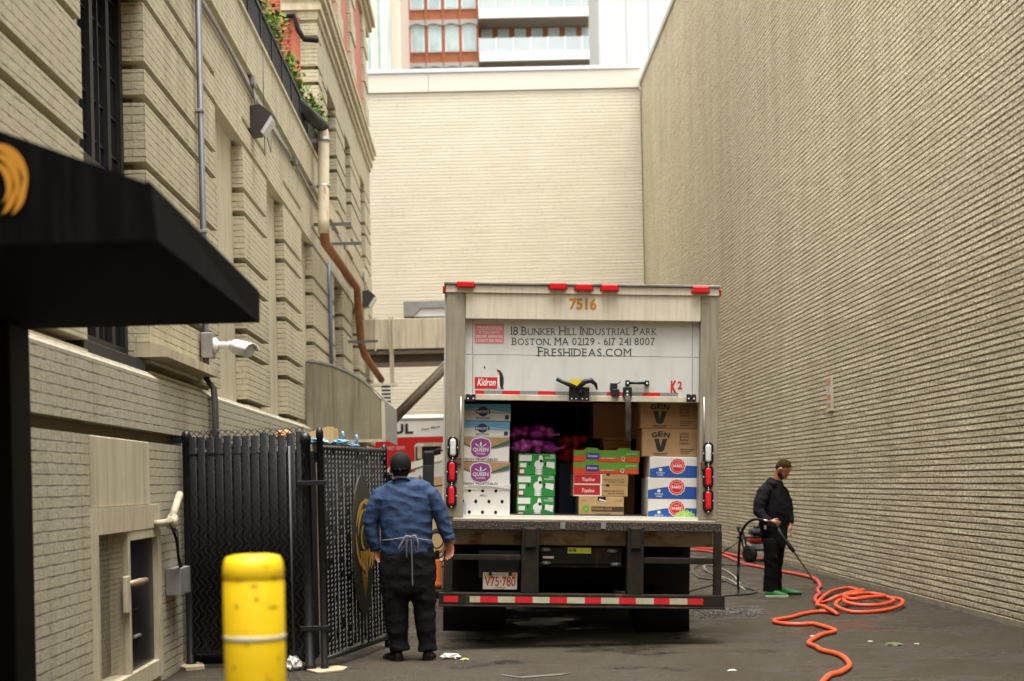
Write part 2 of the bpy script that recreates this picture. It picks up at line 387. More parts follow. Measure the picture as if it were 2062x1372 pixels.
# ------------------------------------------------------------------ left: low rusticated wing and the tall building behind it
XW = -2.6
GR = [0.99, 1.53, 1.80, 2.34, 2.61, 3.15, 3.42, 3.955, 4.24]      # joint heights above the lens
GR = [CAMZ + v for v in GR]; GH = 0.034
Z_PL, Z_TOP, Z_LIN = CAMZ+0.94, CAMZ+4.86, CAMZ+3.98
m_groove_shade = mat('shade toned joint render', (0.20, 0.16, 0.09), 0.9, col2=(0.13, 0.10, 0.055), vscale=4)  # dark brown groove fill, paints the deep shade of the recesses into the colour
def rusticated(b, y0, y1, z0, z1, joints, xb=-3.5, xf=XW, gd=0.14, ends=(True, True)):
    z = z0
    for g_ in joints + [None]:
        if g_ is not None and not (z0 - 0.02 < g_ < z1 - GH): continue
        zt = z1 if g_ is None else g_ - GH
        if zt > z + 0.005: b.box(xb, xf, y0, y1, z, zt)
        if g_ is not None:
            zz0 = max(z, g_-GH)
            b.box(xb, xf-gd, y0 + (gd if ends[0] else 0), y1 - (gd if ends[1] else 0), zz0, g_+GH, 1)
            z = g_ + GH
Y0, YT, YE = -12.0, 24.6, 36.8        # start, tall building starts, end
openings = [(9.58, 11.43, 'window'), (14.58, 16.3, 'panel'), (18.15, 19.75, 'panel'), (21.75, 23.2, 'panel'), (26.7, 28.45, 'deep'), (30.6, 32.2, 'deep'), (34.2, 35.4, 'deep')]
lw = thing('rusticated_building', 'low wing of cream painted brick with deep horizontal joints and blind panels on the left', 'building', (-4, 12, 0))
tb = thing('rusticated_building', 'tall cream and red brick building with stone cornices rising behind the low wing', 'building', (-4, 30, 0))
def facade(y0, y1, ops, parent):
    b = B(); y = y0
    for a, c, k in ops + [(y1, y1, None)]:
        if a > y: rusticated(b, y, a, Z_PL, Z_LIN+0.30, GR)
        if k:
            b.box(-3.5, XW, a, c, Z_LIN, Z_LIN+0.30)                           # lintel
        y = c
    b.box(-3.5, XW, y0, y1, Z_LIN+0.303, Z_TOP)                                 # frieze under the string course
    b.build('wall', [m_brick, m_groove_shade], parent)
    for a, c, k in ops:
        if k == 'panel':
            p = B(); p.box(-3.4, XW-0.13, a+0.002, c-0.002, Z_PL+0.002, Z_LIN-0.002); p.build('blind_panel', m_stucco, parent)
        elif k == 'deep':
            p = B(); p.box(-3.4, XW-0.32, a+0.002, c-0.002, Z_PL+0.002, Z_LIN-0.002); p.build('shaded_window', m_glass, parent)
low = [o for o in openings if o[0] < YT]; high = [o for o in openings if o[0] >= YT]
facade(Y0, YT, low, lw); facade(YT+0.003, YE, high, tb)
# string course + parapet of the low wing
b = B(); b.box(-3.5, XW-0.05, Y0, YT, Z_TOP+0.002, Z_TOP+0.06); b.box(-3.5, XW+0.035, Y0, YT, Z_TOP+0.06, CAMZ+5.48); b.box(-3.5, XW+0.06, Y0, YT, CAMZ+5.48, CAMZ+5.53)
b.build('parapet', m_brick, lw)
# plinth: projecting base course with sloped top, recessed joint, lower wall
def plinth(y0, y1, parent, holes=()):
    b = B()
    b.prism([(-3.5, y0, CAMZ+0.46), (XW+0.08, y0, CAMZ+0.46), (XW+0.08, y0, CAMZ+0.88), (XW+0.002, y0, CAMZ+0.938), (-3.5, y0, CAMZ+0.938)], (0, y1-y0, 0))
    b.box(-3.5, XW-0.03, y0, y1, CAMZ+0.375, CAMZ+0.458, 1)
    ys = [y0] + [v for h in holes for v in h[:2]] + [y1]
    for i in range(0, len(ys), 2): b.box(-3.5, XW+0.07, ys[i], ys[i+1], 0, CAMZ+0.373)
    for h in holes:
        b.box(-3.5, XW+0.07, h[0], h[1], h[3], CAMZ+0.373)
        b.box(-3.5, XW+0.07, h[0], h[1], 0, h[2])
    b.build('base_course', [m_brick_low, m_groove_shade], parent)
DOOR = (9.34, 11.20, 0.13, CAMZ-0.17)
plinth(Y0, YT, lw, [DOOR]); plinth(YT+0.003, YE, tb)
# near window: dark frame, muntins, glass
b = B(); wx = XW-0.22
b.box(wx-0.04, wx, 9.60, 11.41, Z_PL+0.10, Z_LIN); gl = b.build('window_pane', m_glass, lw)
b = B()
for y in (9.63, 10.02, 10.50, 10.98, 11.38): b.box(wx+0.002, wx+0.045, y-0.045, y+0.045, Z_PL+0.10, Z_LIN)
for z in (Z_PL+0.14, CAMZ+2.4, Z_LIN-0.03): b.box(wx+0.004, wx+0.05, 9.6, 11.4, z-0.05, z+0.05)
z = Z_PL+0.45
while z < Z_LIN: b.box(wx+0.003, wx+0.012, 9.6, 11.4, z-0.009, z+0.009); z += 0.31
b.box(wx+0.003, wx+0.03, 9.82-0.01, 9.82+0.01, Z_PL+0.1, Z_LIN); b.box(wx+0.003, wx+0.03, 10.74-0.01, 10.74+0.01, Z_PL+0.1, Z_LIN)
b.build('window_frame', m_black, lw)
b = B(); b.box(-3.4, XW-0.03, 9.6, 11.41, Z_PL+0.003, Z_PL+0.098, bev=0.01); b.build('window_sill', m_black, lw)
# stone ledge right of the window
b = B()
b.prism([(XW-0.1, 11.30, CAMZ+1.06), (XW+0.16, 11.30, CAMZ+1.06), (XW+0.16, 11.30, CAMZ+1.14), (XW+0.05, 11.30, CAMZ+1.17), (XW-0.1, 11.30, CAMZ+1.17)], (0, 2.25, 0))
b.build('stone_ledge', m_stone, lw)
# smooth render patch above the utility door
b = B(); b.box(XW+0.04, XW+0.085, 9.30, 10.95, DOOR[3]+0.06, CAMZ+0.37, bev=0.008); b.build('render_patch', m_stucco, lw)

# tall building: upper storey, cornice, red brick attic, roof cornice
ups = [(26.2, 27.8), (29.7, 31.0), (33.6, 34.9)]
b = B(); zu0, zu1 = Z_TOP+0.06, CAMZ+7.38
GU = [Z_TOP + 0.5 + 0.80*i + d for i in range(6) for d in (0, 0.27)]
b.box(-3.0, XW-0.05, YT+0.003, YE, Z_TOP+0.002, zu0); y = YT + 0.003
for a, c in ups + [(YE, YE)]:
    if a - y > 0.05: rusticated(b, y, a, zu0, zu1, GU, xb=-3.0)
    y = c
b.box(-3.0, XW, YT+0.003, YE, zu1+0.002, CAMZ+8.1)
b.build('upper_wall', [m_brick, m_groove_shade], tb)
for a, c in ups:
    p = B(); p.box(-3.0, XW-0.28, a+0.002, c-0.002, zu0+0.3, zu1-0.002); p.build('upper_window', m_glass, tb)
    p = B(); p.box(-3.0, XW+0.03, a, c, zu0+0.002, zu0+0.298); p.build('upper_sill', m_stone, tb)
b = B()                                             # moulded cornice, wraps the corner
for d, z0, z1 in ((0.04, 8.10, 8.22), (0.09, 8.222, 8.34), (0.065, 8.342, 8.42), (0.14, 8.422, 8.56), (0.18, 8.562, 8.66)):
    b.box(-3.2, XW+d, YT-d, YE+d, CAMZ+z0, CAMZ+z1)
b.build('cornice', m_stone, tb)
b = B(); b.box(-9, XW-0.02, YT+0.03, YE-0.02, CAMZ+8.66, CAMZ+11.6); b.build('attic_wall', m_redpaint, tb)
b = B()
for y in (YT, 27.9, 31.1, 34.9): 
    for k in range(7): b.box(-2.9, XW+0.05 + (0.03 if k % 2 else 0), y, y+1.0 + (0.15 if k % 2 else 0), CAMZ+8.665+k*0.42, CAMZ+8.665+k*0.42+0.40)
b.build('quoins', m_brick, tb)
b = B()
for d, z0, z1 in ((0.06, 11.6, 11.75), (0.14, 11.752, 11.9), (0.22, 11.902, 12.1)): b.box(-9, XW+d, YT-d, YE+d, CAMZ+z0, CAMZ+z1)
b.build('roof_cornice', mat('weathered stone cornice', (0.40, 0.34, 0.22), 0.8, col2=(0.3, 0.25, 0.15), vscale=3), tb)
# return wall facing the camera above the terrace: stone pier, salmon strip, red brick
b = B(); rusticated(b, YT-0.05, YT+0.6, zu0-0.2, CAMZ+8.1, GU, xb=-2.88, xf=XW+0.02, gd=0.06); b.build('corner_pier', [m_brick, m_groove_shade], tb)
b = B(); b.box(-3.04, -2.882, YT-0.03, YT+0.5, Z_TOP-0.3, CAMZ+11.6); b.build('pilaster_strip', m_redpaint, tb)
b = B(); b.box(-9, -3.043, YT, YE-0.02, 0, CAMZ+11.6); b.build('return_wall', m_redbrick, tb)
# unseen building, added behind the viewer to shade the alley mouth
sb = thing('unseen_shade_building', 'unseen dark brick building added behind the viewer to shade the alley', 'building', (0, -18, 0))
b = B(); b.box(-40, 40, -28, -18, 0, 20); b.build('wall', m_redbrick, sb)
# terrace roof of the low wing
b = B(); b.box(-9, -3.502, Y0, YT-0.003, 0, CAMZ+4.9); b.build('roof_terrace', m_stucco, lw)
# ------------------------------------------------------------------ delivery truck
TR_Y, TR_TILT = 13.2, 0.034
TX = at(1171, 1050, TR_Y).x
truck = thing('delivery_truck', 'white box truck seen from behind with its roller door half open on crates of produce', 'truck', (TX, TR_Y, 0), rot=(0, TR_TILT, 0.012))
def TL(px, py, dy=0.0):                      # measured point on the truck's rear -> truck's own coordinates
    p = at(px, py, TR_Y + dy); dx, dz = p.x - TX, p.z
    return Vector((dx*math.cos(TR_TILT) - dz*math.sin(TR_TILT), dy, dx*math.sin(TR_TILT) + dz*math.cos(TR_TILT)))
def rect(px0, py0, px1, py1, dy=0.0):        # -> x0,x1,z0,z1 in truck space
    a = TL(px0, (py0+py1)/2, dy); c = TL(px1, (py0+py1)/2, dy); t = TL((px0+px1)/2, py0, dy); u = TL((px0+px1)/2, py1, dy)
    return a.x, c.x, u.z, t.z
m_alu = mat('dull aluminium post', (0.33, 0.295, 0.215), 0.55, 0.15, col2=(0.27, 0.24, 0.17), vscale=6, stain=(0.12, 0.09, 0.05), samt=0.5, sscale=(8, 8, 0.6), bump=0.05, bscale=120)
m_hdr = mat('grimy cream steel header', (0.68, 0.62, 0.49), 0.45, col2=(0.60, 0.545, 0.42), vscale=5, speck=(70, (0.40, 0.27, 0.12), 0.70, 0.6), stain=(0.38, 0.3, 0.18), samt=0.35, sscale=(10, 1, 0.6))
m_panel = mat('white door panel', (0.66, 0.67, 0.62), 0.35, col2=(0.58, 0.59, 0.54), vscale=2.2, vamt=0.6, stain=(0.42, 0.38, 0.28), samt=0.25, sscale=(3, 1, 0.8))
m_whitebody = mat('white box body', (0.62, 0.61, 0.56), 0.45, col2=(0.5, 0.48, 0.42), vscale=3)
m_red = mat('red lens', (0.60, 0.012, 0.015), 0.25)
m_lens = mat('bright red lamp lens', (0.80, 0.02, 0.03), 0.2, col2=(0.55, 0.01, 0.02), vscale=40)
m_clear = mat('clear lamp lens', (0.75, 0.75, 0.70), 0.2, col2=(0.45, 0.45, 0.42), vscale=40)
m_rubber = mat('black rubber', (0.005, 0.005, 0.005), 0.65, spec=0.3)
m_steel = mat('dirty dark steel', (0.012, 0.0105, 0.008), 0.65, 0.0, col2=(0.028, 0.020, 0.012), vscale=14, vamt=0.7, speck=(90, (0.07, 0.045, 0.025), 0.62, 0.5), stain=(0.16, 0.065, 0.02), samt=0.6, sscale=(2, 2, 1), streak=(0.58, 0.72), bump=0.2, spec=0.2)
m_dia = mat('worn diamond plate', (0.022, 0.021, 0.019), 0.55, 0.1, speck=(75, (0.20, 0.18, 0.14), 0.55, 0.8), col2=(0.09, 0.05, 0.025), vscale=4, vamt=0.5, bump=0.8, bscale=75, bdist=0.01, spec=0.3)
m_sill = mat('rust streaked cream sill', (0.42, 0.36, 0.23), 0.6, col2=(0.28, 0.22, 0.13), vscale=6, stain=(0.22, 0.075, 0.02), samt=0.9, sscale=(1.2, 1, 2.2), streak=(0.48, 0.62))
m_greytxt = mat('grey lettering', (0.05, 0.06, 0.055), 0.6)
m_amber = mat('amber numerals', (0.50, 0.21, 0.006), 0.5)
m_pinkred = mat('faded red sticker', (0.70, 0.20, 0.21), 0.5, col2=(0.66, 0.26, 0.26), vscale=30)
m_redink = mat('red ink', (0.58, 0.015, 0.02), 0.45)
m_whiteink = mat('white ink', (0.78, 0.77, 0.72), 0.5)
m_tapegrey = mat('grey reflective tape', (0.24, 0.26, 0.26), 0.45, col2=(0.20, 0.215, 0.215), vscale=20)
m_tapewhite = mat('dirty white reflective tape', (0.50, 0.50, 0.38), 0.4, col2=(0.36, 0.30, 0.14), vscale=7, vamt=0.7)
m_yellow = mat('yellow sticker', (0.75, 0.58, 0.03), 0.5)
m_lime = mat('lime sticker', (0.62, 0.72, 0.05), 0.5)
m_blackink = mat('black ink', (0.012, 0.012, 0.012), 0.6)
m_penw = mat('orange ink', (0.75, 0.3, 0.05), 0.6)

X0, X1, ZT, ZF = -1.333, 1.222, 3.335, 1.19    # box sides, top, floor
BL = 7.2
# box body: walls, roof, floor, front as separate shells of one mesh (hollow)
b = B()
b.box(X0, X0+0.06, 0.06, BL, ZF-0.10, ZT-0.03); b.box(X1-0.06, X1, 0.06, BL, ZF-0.10, ZT-0.03)
b.box(X0+0.062, X1-0.062, 0.30, BL, ZT-0.10, ZT-0.03); b.box(X0+0.062, X1-0.062, BL-0.08, BL, ZF+0.002, ZT-0.102)
b.box(X0+0.062, X1-0.062, 0.03, BL, ZF-0.12, ZF)
b.build('cargo_box', m_whitebody, truck, local=True)
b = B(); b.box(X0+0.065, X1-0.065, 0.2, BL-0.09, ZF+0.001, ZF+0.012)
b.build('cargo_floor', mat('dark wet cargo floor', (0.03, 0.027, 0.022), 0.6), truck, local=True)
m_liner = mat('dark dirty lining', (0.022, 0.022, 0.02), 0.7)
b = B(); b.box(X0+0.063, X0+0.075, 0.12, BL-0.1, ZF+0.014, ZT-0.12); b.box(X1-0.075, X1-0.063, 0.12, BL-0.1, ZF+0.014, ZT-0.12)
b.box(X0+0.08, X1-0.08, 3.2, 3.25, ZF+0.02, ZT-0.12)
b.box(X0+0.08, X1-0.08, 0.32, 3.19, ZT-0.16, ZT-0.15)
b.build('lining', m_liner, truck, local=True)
# corner posts, header, top rail
for (a, c) in ((897, 935), (1410, 1447)):
    x0, x1, z0, z1 = rect(a, 583, c, 1046)
    b = B(); b.box(x0, x1, 0, 0.14, ZF-0.02, ZT-0.045, bev=0.008); b.build('corner_post', m_alu, truck, local=True)
XI0 = rect(897, 583, 935, 1046)[1]; XI1 = rect(1410, 583, 1447, 1046)[0]
_, _, zh0, zh1 = rect(1100, 588, 1250, 645)
b = B(); b.box(XI0+0.002, XI1-0.002, 0.004, 0.12, zh0, ZT-0.052, bev=0.006)
b.text('7516', 0.093, (TL(1174, 621).x, 0.001, TL(1174, 622).z), mi=1, weight=0.03, width=0.252)
b.build('header_panel', [m_hdr, m_amber], truck, local=True)
b = B(); b.box(X0+0.01, X1-0.01, -0.012, 0.03, ZT-0.085, ZT-0.012, bev=0.004); b.build('top_rail', m_hdr, truck, local=True)
b = B(); b.box(X0-0.006, X1+0.006, -0.03, 0.5, ZT-0.011, ZT+0.012, bev=0.005); b.build('roof_edge', mat('dark roof lip', (0.12, 0.11, 0.09), 0.5, col2=(0.5, 0.48, 0.42), vscale=2), truck, local=True)
for a, c, y0, y1 in ((920, 955, 568, 581), (1106, 1140, 571, 585), (1158, 1192, 573, 587), (1210, 1244, 574, 588), (1394, 1427, 578, 592)):
    x0, x1, z0, z1 = rect(a, y0, c, y1); b = B(); b.box(x0, x1, -0.055, -0.013, z0, z1, bev=0.012); b.box(x0-0.012, x1+0.012, -0.018, -0.0125, z0+0.006, z0+0.03, bev=0.002)
    b.build('marker_lamp', m_red, truck, local=True)
for x in (X0, X1):
    b = B(); b.box(x-0.02, x+0.02, 0.02, 0.1, ZT-0.085, ZT-0.02, bev=0.008); b.build('side_marker_lamp', m_red, truck, local=True)

# roller door: two visible panels, recessed between the posts
def doorrect(px0, py0, px1, py1): return rect(px0, py0, px1, py1, DY)
DY = 0.075
zs_ = doorrect(1000, 636, 1300, 717)[2]; zb_ = doorrect(1000, 717, 1300, 808)[2]
b = B(); b.box(XI0-0.03, XI1+0.03, DY, DY+0.04, zs_+0.004, zh0+0.12)
for xx in (TL(952, 680, DY).x, TL(1395, 680, DY).x): b.box(xx-0.002, xx+0.002, DY-0.0015, DY+0.01, zs_+0.006, zh0+0.1, 1)
def T(st, cx, cy, h, wpx, mi=1, weight=0.0, dyo=-0.002):
    a = TL(cx, cy, DY); s_ = (TR_Y+DY)/F_PX
    b.text(st, h*s_, (a.x, DY+dyo, a.z), mi=mi, weight=weight, width=wpx*s_)
# small capitals: each word is a tall initial and shorter capitals
SERIF = True
def smallcaps(line, cx, by, hbig, hsm, wpx, mi=1):
    s_ = (TR_Y+DY)/F_PX; adv = []; x = 0.0
    for i, ch in enumerate(line):
        if ch == ' ': x += hsm*0.42; continue
        big = ch.isupper() or not ch.isalpha(); h = hbig if big else hsm
        if ch in '.,-': h = hsm
        vs, _ = glyphs(ch.upper(), 0.0); wd = (max(v.x for v in vs) - min(v.x for v in vs))*h/0.69
        adv.append((ch.upper(), x, wd, h)); x += wd + hsm*0.17
    tot = x - hsm*0.17; k = wpx/tot; p0 = TL(cx - wpx/2, by, DY); p1 = TL(cx + wpx/2, by, DY)
    for ch, xx, wd, h in adv:
        f = (xx*k)/wpx; q = p0.lerp(p1, f); zb = q.z
        vs, fs = glyphs(ch, 0.0); z0 = min(v.y for v in vs) if ch in ',-' else 0.0
        sz = h*s_
        b.text(ch, sz, (q.x, DY-0.002, zb), mi=mi, align='L', weight=0.0, width=wd*k*s_)
        # slab serifs at the feet and heads of the upright strokes
        if ch in 'BDEFHIKLMNPRT1147':
            sw, sh = 0.20*sz, 0.055*sz; W = wd*k*s_
            xs = {'I': [0.5], '1': [0.6], 'T': [0.5], '4': [0.72], '7': [0.4]}.get(ch, [0.06])
            if ch in 'HMN': xs = [0.05, 0.95]
            for t in xs:
                for zz in ([0, sz-sh] if ch not in 'T147' else [0]):
                    cxx = q.x + W*t; b.face([(cxx-sw, DY-0.0022, zb+zz), (cxx+sw, DY-0.0022, zb+zz), (cxx+sw, DY-0.0022, zb+zz+sh), (cxx-sw, DY-0.0022, zb+zz+sh)], mi)
smallcaps('18 Bunker Hill Industrial Park', 1176, 675, 17, 13.5, 294)
smallcaps('Boston, MA 02129 - 617 241 8007', 1175, 695, 14.5, 13.0, 288)
smallcaps('Freshideas.com', 1177, 717.5, 19, 15.5, 188)
x0, x1, z0, z1 = doorrect(956, 653, 1015, 692)
b.quad(x0, x1, z0, z1, DY-0.002, 2)
dz = (z1-z0)
b.quad(x0+0.006, x1-0.006, z1-dz*0.305, z1-dz*0.29, DY-0.003, 3)
for st, t, h, wf in (('WARNING', 0.10, 0.155, 0.86), ('IF YOU CAN\'T', 0.36, 0.13, 0.70), ('SEE MY MIRRORS', 0.58, 0.13, 0.92), ('I CAN\'T SEE YOU', 0.79, 0.13, 0.88)):
    b.text(st, dz*h, ((x0+x1)/2, DY-0.0035, z1-dz*(t+h)), mi=3, weight=0.012, width=(x1-x0)*wf)
b.build('upper_door_panel', [m_panel, m_greytxt, m_pinkred, m_whiteink], truck, local=True)
b = B(); b.box(XI0-0.03, XI1+0.03, DY, DY+0.04, zb_+0.055, zs_)
for xx in (TL(952, 760, DY).x, TL(1395, 760, DY).x): b.box(xx-0.002, xx+0.002, DY-0.0015, DY+0.01, zb_+0.06, zs_-0.003, 1)
# maker's plate, standing penguin, red K2, reflective strip
x0, x1, z0, z1 = doorrect(956, 760, 1001, 783); sl = 0.02
b.face([(x0, DY-0.002, z0), (x1, DY-0.002, z0), (x1+sl*0.5, DY-0.002, z1), (x0, DY-0.002, z1)], 2)
b.text('Kidron', dz*0.36, ((x0+x1)/2+0.004, DY-0.0035, z0+(z1-z0)*0.27), mi=3, weight=0.022, width=(x1-x0)*0.80, right=(1, 0, 0), up=(0.18, 0, 1))
def P_(*pts, mi=1, y=-0.0035):
    b.face([(TL(px, py, DY).x, DY+y, TL(px, py, DY).z) for px, py in pts][::-1], mi)
P_((999, 745), (1003, 744.5), (1008, 747), (1012, 753), (1014.5, 762), (1014.5, 772), (1013, 780), (1015, 784), (1009, 783), (1006.5, 776), (1006, 766), (1006, 757), (1003, 748))
P_((1003, 750), (1006, 756), (1006.3, 766), (1006.5, 777), (1008, 782), (1003.5, 781), (1001.5, 772), (1002, 762), mi=3, y=-0.003)
P_((1002, 750), (1005.5, 750), (1005.5, 755), (1003, 754), mi=5, y=-0.004)
P_((974, 741), (976, 736), (978, 742), mi=1)
a = TL(1357, 790, DY); b.text('K', 0.104, (a.x, DY-0.003, a.z), mi=2, weight=0.05, width=0.055)
a = TL(1369.5, 783, DY); b.text('2', 0.068, (a.x, DY-0.003, a.z), mi=2, weight=0.03, width=0.042)
zt0, zt1 = doorrect(1100, 789, 1250, 800)[2:]
xs_ = [957, 975, 1011, 1047, 1083, 1119, 1150, 1187, 1222, 1254, 1294, 1330, 1366]
for i in range(len(xs_)-1):
    p0, p1 = TL(xs_[i], 794, DY), TL(xs_[i+1], 794, DY)
    o_ = (xs_[i]-1160)*0.0008*(TR_Y/F_PX)*0
    b.quad(p0.x, p1.x, zt0, zt1, DY-0.002, 2 if i % 2 == 0 else 4)
p0, p1 = TL(1147, 764, DY), TL(1178, 777, DY); b.quad(p0.x, p1.x, p1.z, p0.z, DY-0.0025, 6)
b.build('lower_door_panel', [m_panel, m_blackink, m_redink, m_whiteink, m_tapegrey, m_penw, m_yellow], truck, local=True)
b = B(); b.box(XI0-0.03, XI1+0.03, DY-0.01, DY+0.05, zb_, zb_+0.053, bev=0.004)
b.build('door_bottom_rail', mat('cream door rail', (0.60, 0.56, 0.42), 0.5, stain=(0.4, 0.24, 0.08), samt=0.6, sscale=(2, 1, 1)), truck, local=True)
for px in (948, 1392):                               # roller brackets
    b = B(); a = TL(px, 803, DY)
    b.box(a.x-0.045, a.x-0.005, DY-0.022, DY-0.011, a.z-0.03, a.z+0.04, bev=0.003); b.box(a.x+0.005, a.x+0.045, DY-0.022, DY-0.011, a.z-0.03, a.z+0.04, bev=0.003)
    b.box(a.x-0.005, a.x+0.005, DY-0.018, DY-0.0105, a.z-0.02, a.z+0.03)
    for q in (-0.025, 0.025): b.disc(a.x+q, a.z, 0.008, DY-0.0235, 1, 8)
    b.build('roller_bracket', [m_black, m_whiteink], truck, local=True)
b = B(); a = TL(1166, 792, DY)                       # latch with lever
b.box(a.x-0.095, a.x+0.095, DY-0.035, DY-0.012, a.z-0.07, a.z+0.055, bev=0.006)
b.tube([(a.x-0.04, DY-0.045, a.z+0.05), (a.x-0.12, DY-0.05, a.z+0.085), (a.x-0.215, DY-0.05, a.z+0.125)], [0.022, 0.02, 0.017], 8)
b.tube([(a.x-0.02, DY-0.045, a.z+0.04), (a.x+0.05, DY-0.06, a.z+0.105), (a.x+0.11, DY-0.06, a.z+0.115), (a.x+0.15, DY-0.055, a.z+0.08), (a.x+0.165, DY-0.05, a.z+0.03)], [0.02, 0.026, 0.024, 0.018, 0.008], 8)
b.lathe([(0.035, 0), (0.03, 0.015), (0.0, 0.016)], (a.x+0.01, DY-0.034, a.z+0.01), (0, -1, 0), 14)
for dx in (-0.07, -0.03, 0.03, 0.07): b.disc(a.x+dx, a.z-0.055, 0.007, DY-0.0365, 1, 8)
b.build('door_latch', [m_black, m_whiteink], truck, local=True)
b = B(); a = TL(1236, 782, DY); b.box(a.x-0.035, a.x+0.03, DY-0.04, DY-0.002, a.z-0.02, a.z+0.045, bev=0.005)
b.box(a.x-0.02, a.x+0.05, DY-0.05, DY-0.003, a.z-0.075, a.z-0.01, bev=0.006, M=None); b.tube([(a.x+0.02, DY-0.03, a.z+0.03), (a.x+0.06, DY-0.03, a.z+0.06)], 0.005, 6)
b.build('padlock_bracket', m_black, truck, local=True)
b = B(); a = TL(1283, 772, DY)
b.tube([(a.x-0.075, DY-0.03, a.z), (a.x+0.075, DY-0.03, a.z)], 0.013, 8)
for q in (-1, 1):
    b.box(a.x+q*0.09-0.02, a.x+q*0.09+0.02, DY-0.035, DY-0.001, a.z-0.025, a.z+0.025, bev=0.004); b.disc(a.x+q*0.09, a.z, 0.01, DY-0.0365, 1, 8)
b.build('door_handle', [m_black, m_whiteink], truck, local=True)
b = B(); a = TL(1263, 791, DY); e = TL(1266, 888, DY)  # pull strap with its anchor
b.box(a.x-0.042, a.x+0.042, DY-0.03, DY-0.011, a.z-0.045, a.z+0.05, bev=0.005); b.disc(a.x, a.z+0.01, 0.009, DY-0.0315, 1, 8); b.disc(a.x, a.z-0.02, 0.009, DY-0.0315, 1, 8)
st = [(a.x, DY-0.034, a.z-0.03), (a.x+0.005, DY-0.05, a.z-0.10), (a.x+0.012, DY-0.03, a.z-0.2), (a.x+0.012, DY+0.0, a.z-0.33), (e.x+0.004, DY+0.01, e.z)]
b.tube(st, [(0.026, 0.006)]*5, 8, mi=2, ax=(1, 0, 0))
b.build('pull_strap', [m_black, m_whiteink, mat('dusty webbing', (0.075, 0.06, 0.045), 0.9, col2=(0.03, 0.025, 0.02), vscale=12)], truck, local=True)
# grab chains / cable at the door edges
for px, x_, top, bot in ((926, 0.0, 800, 920), (1416, 0, 800, 930)):
    b = B(); b.box(TL(px, 800).x-0.02, TL(px, 800).x+0.025, 0.141, 0.15, TL(px, 800).z-0.02, TL(px, 800).z+0.03)
    p = [TL(px+2, top) + Vector((0, -0.012, 0)), TL(px+2, (top+bot)/2) + Vector((0, -0.012, 0)), TL(px-1, bot) + Vector((0, -0.012, 0))]
    b.tube(p, 0.008, 8); q = TL(px-1, bot+8); b.box(q.x-0.018, q.x+0.018, -0.03, -0.004, q.z-0.035, q.z+0.035, 1, bev=0.006)
    b.build('lift_cable', [mat('steel cable', (0.45, 0.43, 0.38), 0.35, 0.6), mat('leather tab', (0.10, 0.05, 0.02), 0.8)], truck, local=True)
# tail lamps
def lamp(px0, py0, px1, py1, lens, nm):
    x0, x1, z0, z1 = rect(px0, py0, px1, py1); cx, cz, w_, h_ = (x0+x1)/2, (z0+z1)/2, (x1-x0)/2+0.008, (z1-z0)/2+0.006
    def oval(k, y, kk=0): 
        pts = []
        w2, h2 = w_*k, h_ - w_*(1-k)
        for i in range(28):
            t = 2*math.pi*i/28; c_, s_ = math.cos(t), math.sin(t)
            pts.append((cx + w2*c_, y, cz + (h2-w2)*(1 if s_ > 0 else -1) + w2*s_))
        return pts
    b = B(); b.rings([oval(1, 0.0), oval(1, -0.018), oval(0.80, -0.03), oval(0.62, -0.028), oval(0.55, -0.012)], 0)
    h = b.build(nm, m_rubber, truck, local=True)
    b = B(); b.rings([oval(0.56, -0.010), oval(0.56, -0.024), oval(0.42, -0.034), oval(0.1, -0.036)], 0); b.build('lens', lens, h, local=True)
    b = B()
    for q in (-1, 1): b.disc(cx, cz+q*(h_*0.93), 0.006, -0.0300, 0, 8); b.disc(cx+q*w_*0.88, cz, 0.006, -0.0285, 0, 8)
    b.build('screw', m_whiteink, h, local=True)['kind'] = 'stuff'
for r_, ln, nm in (((903, 880, 921, 923), m_clear, 'reversing_lamp'), ((901, 927, 919, 973), m_lens, 'tail_lamp'), ((900, 976, 918, 1021), m_lens, 'brake_lamp'),
               ((1417, 891, 1435, 935), m_clear, 'reversing_lamp'), ((1417, 938, 1435, 983), m_lens, 'tail_lamp'), ((1417, 986, 1435, 1031), m_lens, 'brake_lamp')): lamp(*r_, ln, nm)
# dock plate and bright floor edge
x0, x1, z0, z1 = rect(910, 1049, 1446, 1068); zf = z1
b = B(); b.box(x0, x1, -0.20, 0.05, z0, z1-0.004, bev=0.006)
for px in (1130, 1211):
    a = TL(px, 1057); b.box(a.x-0.022, a.x+0.022, -0.206, -0.196, a.z-0.03, a.z+0.03, 1)
b.build('dock_plate', [m_dia, m_galv], truck, local=True)
b = B(); b.box(x0+0.01, x1-0.03, -0.02, 0.06, zf-0.003, zf+0.014, bev=0.003); b.build('floor_edge', mat('worn bright floor edge', (0.62, 0.56, 0.45), 0.35, 0.5), truck, local=True)
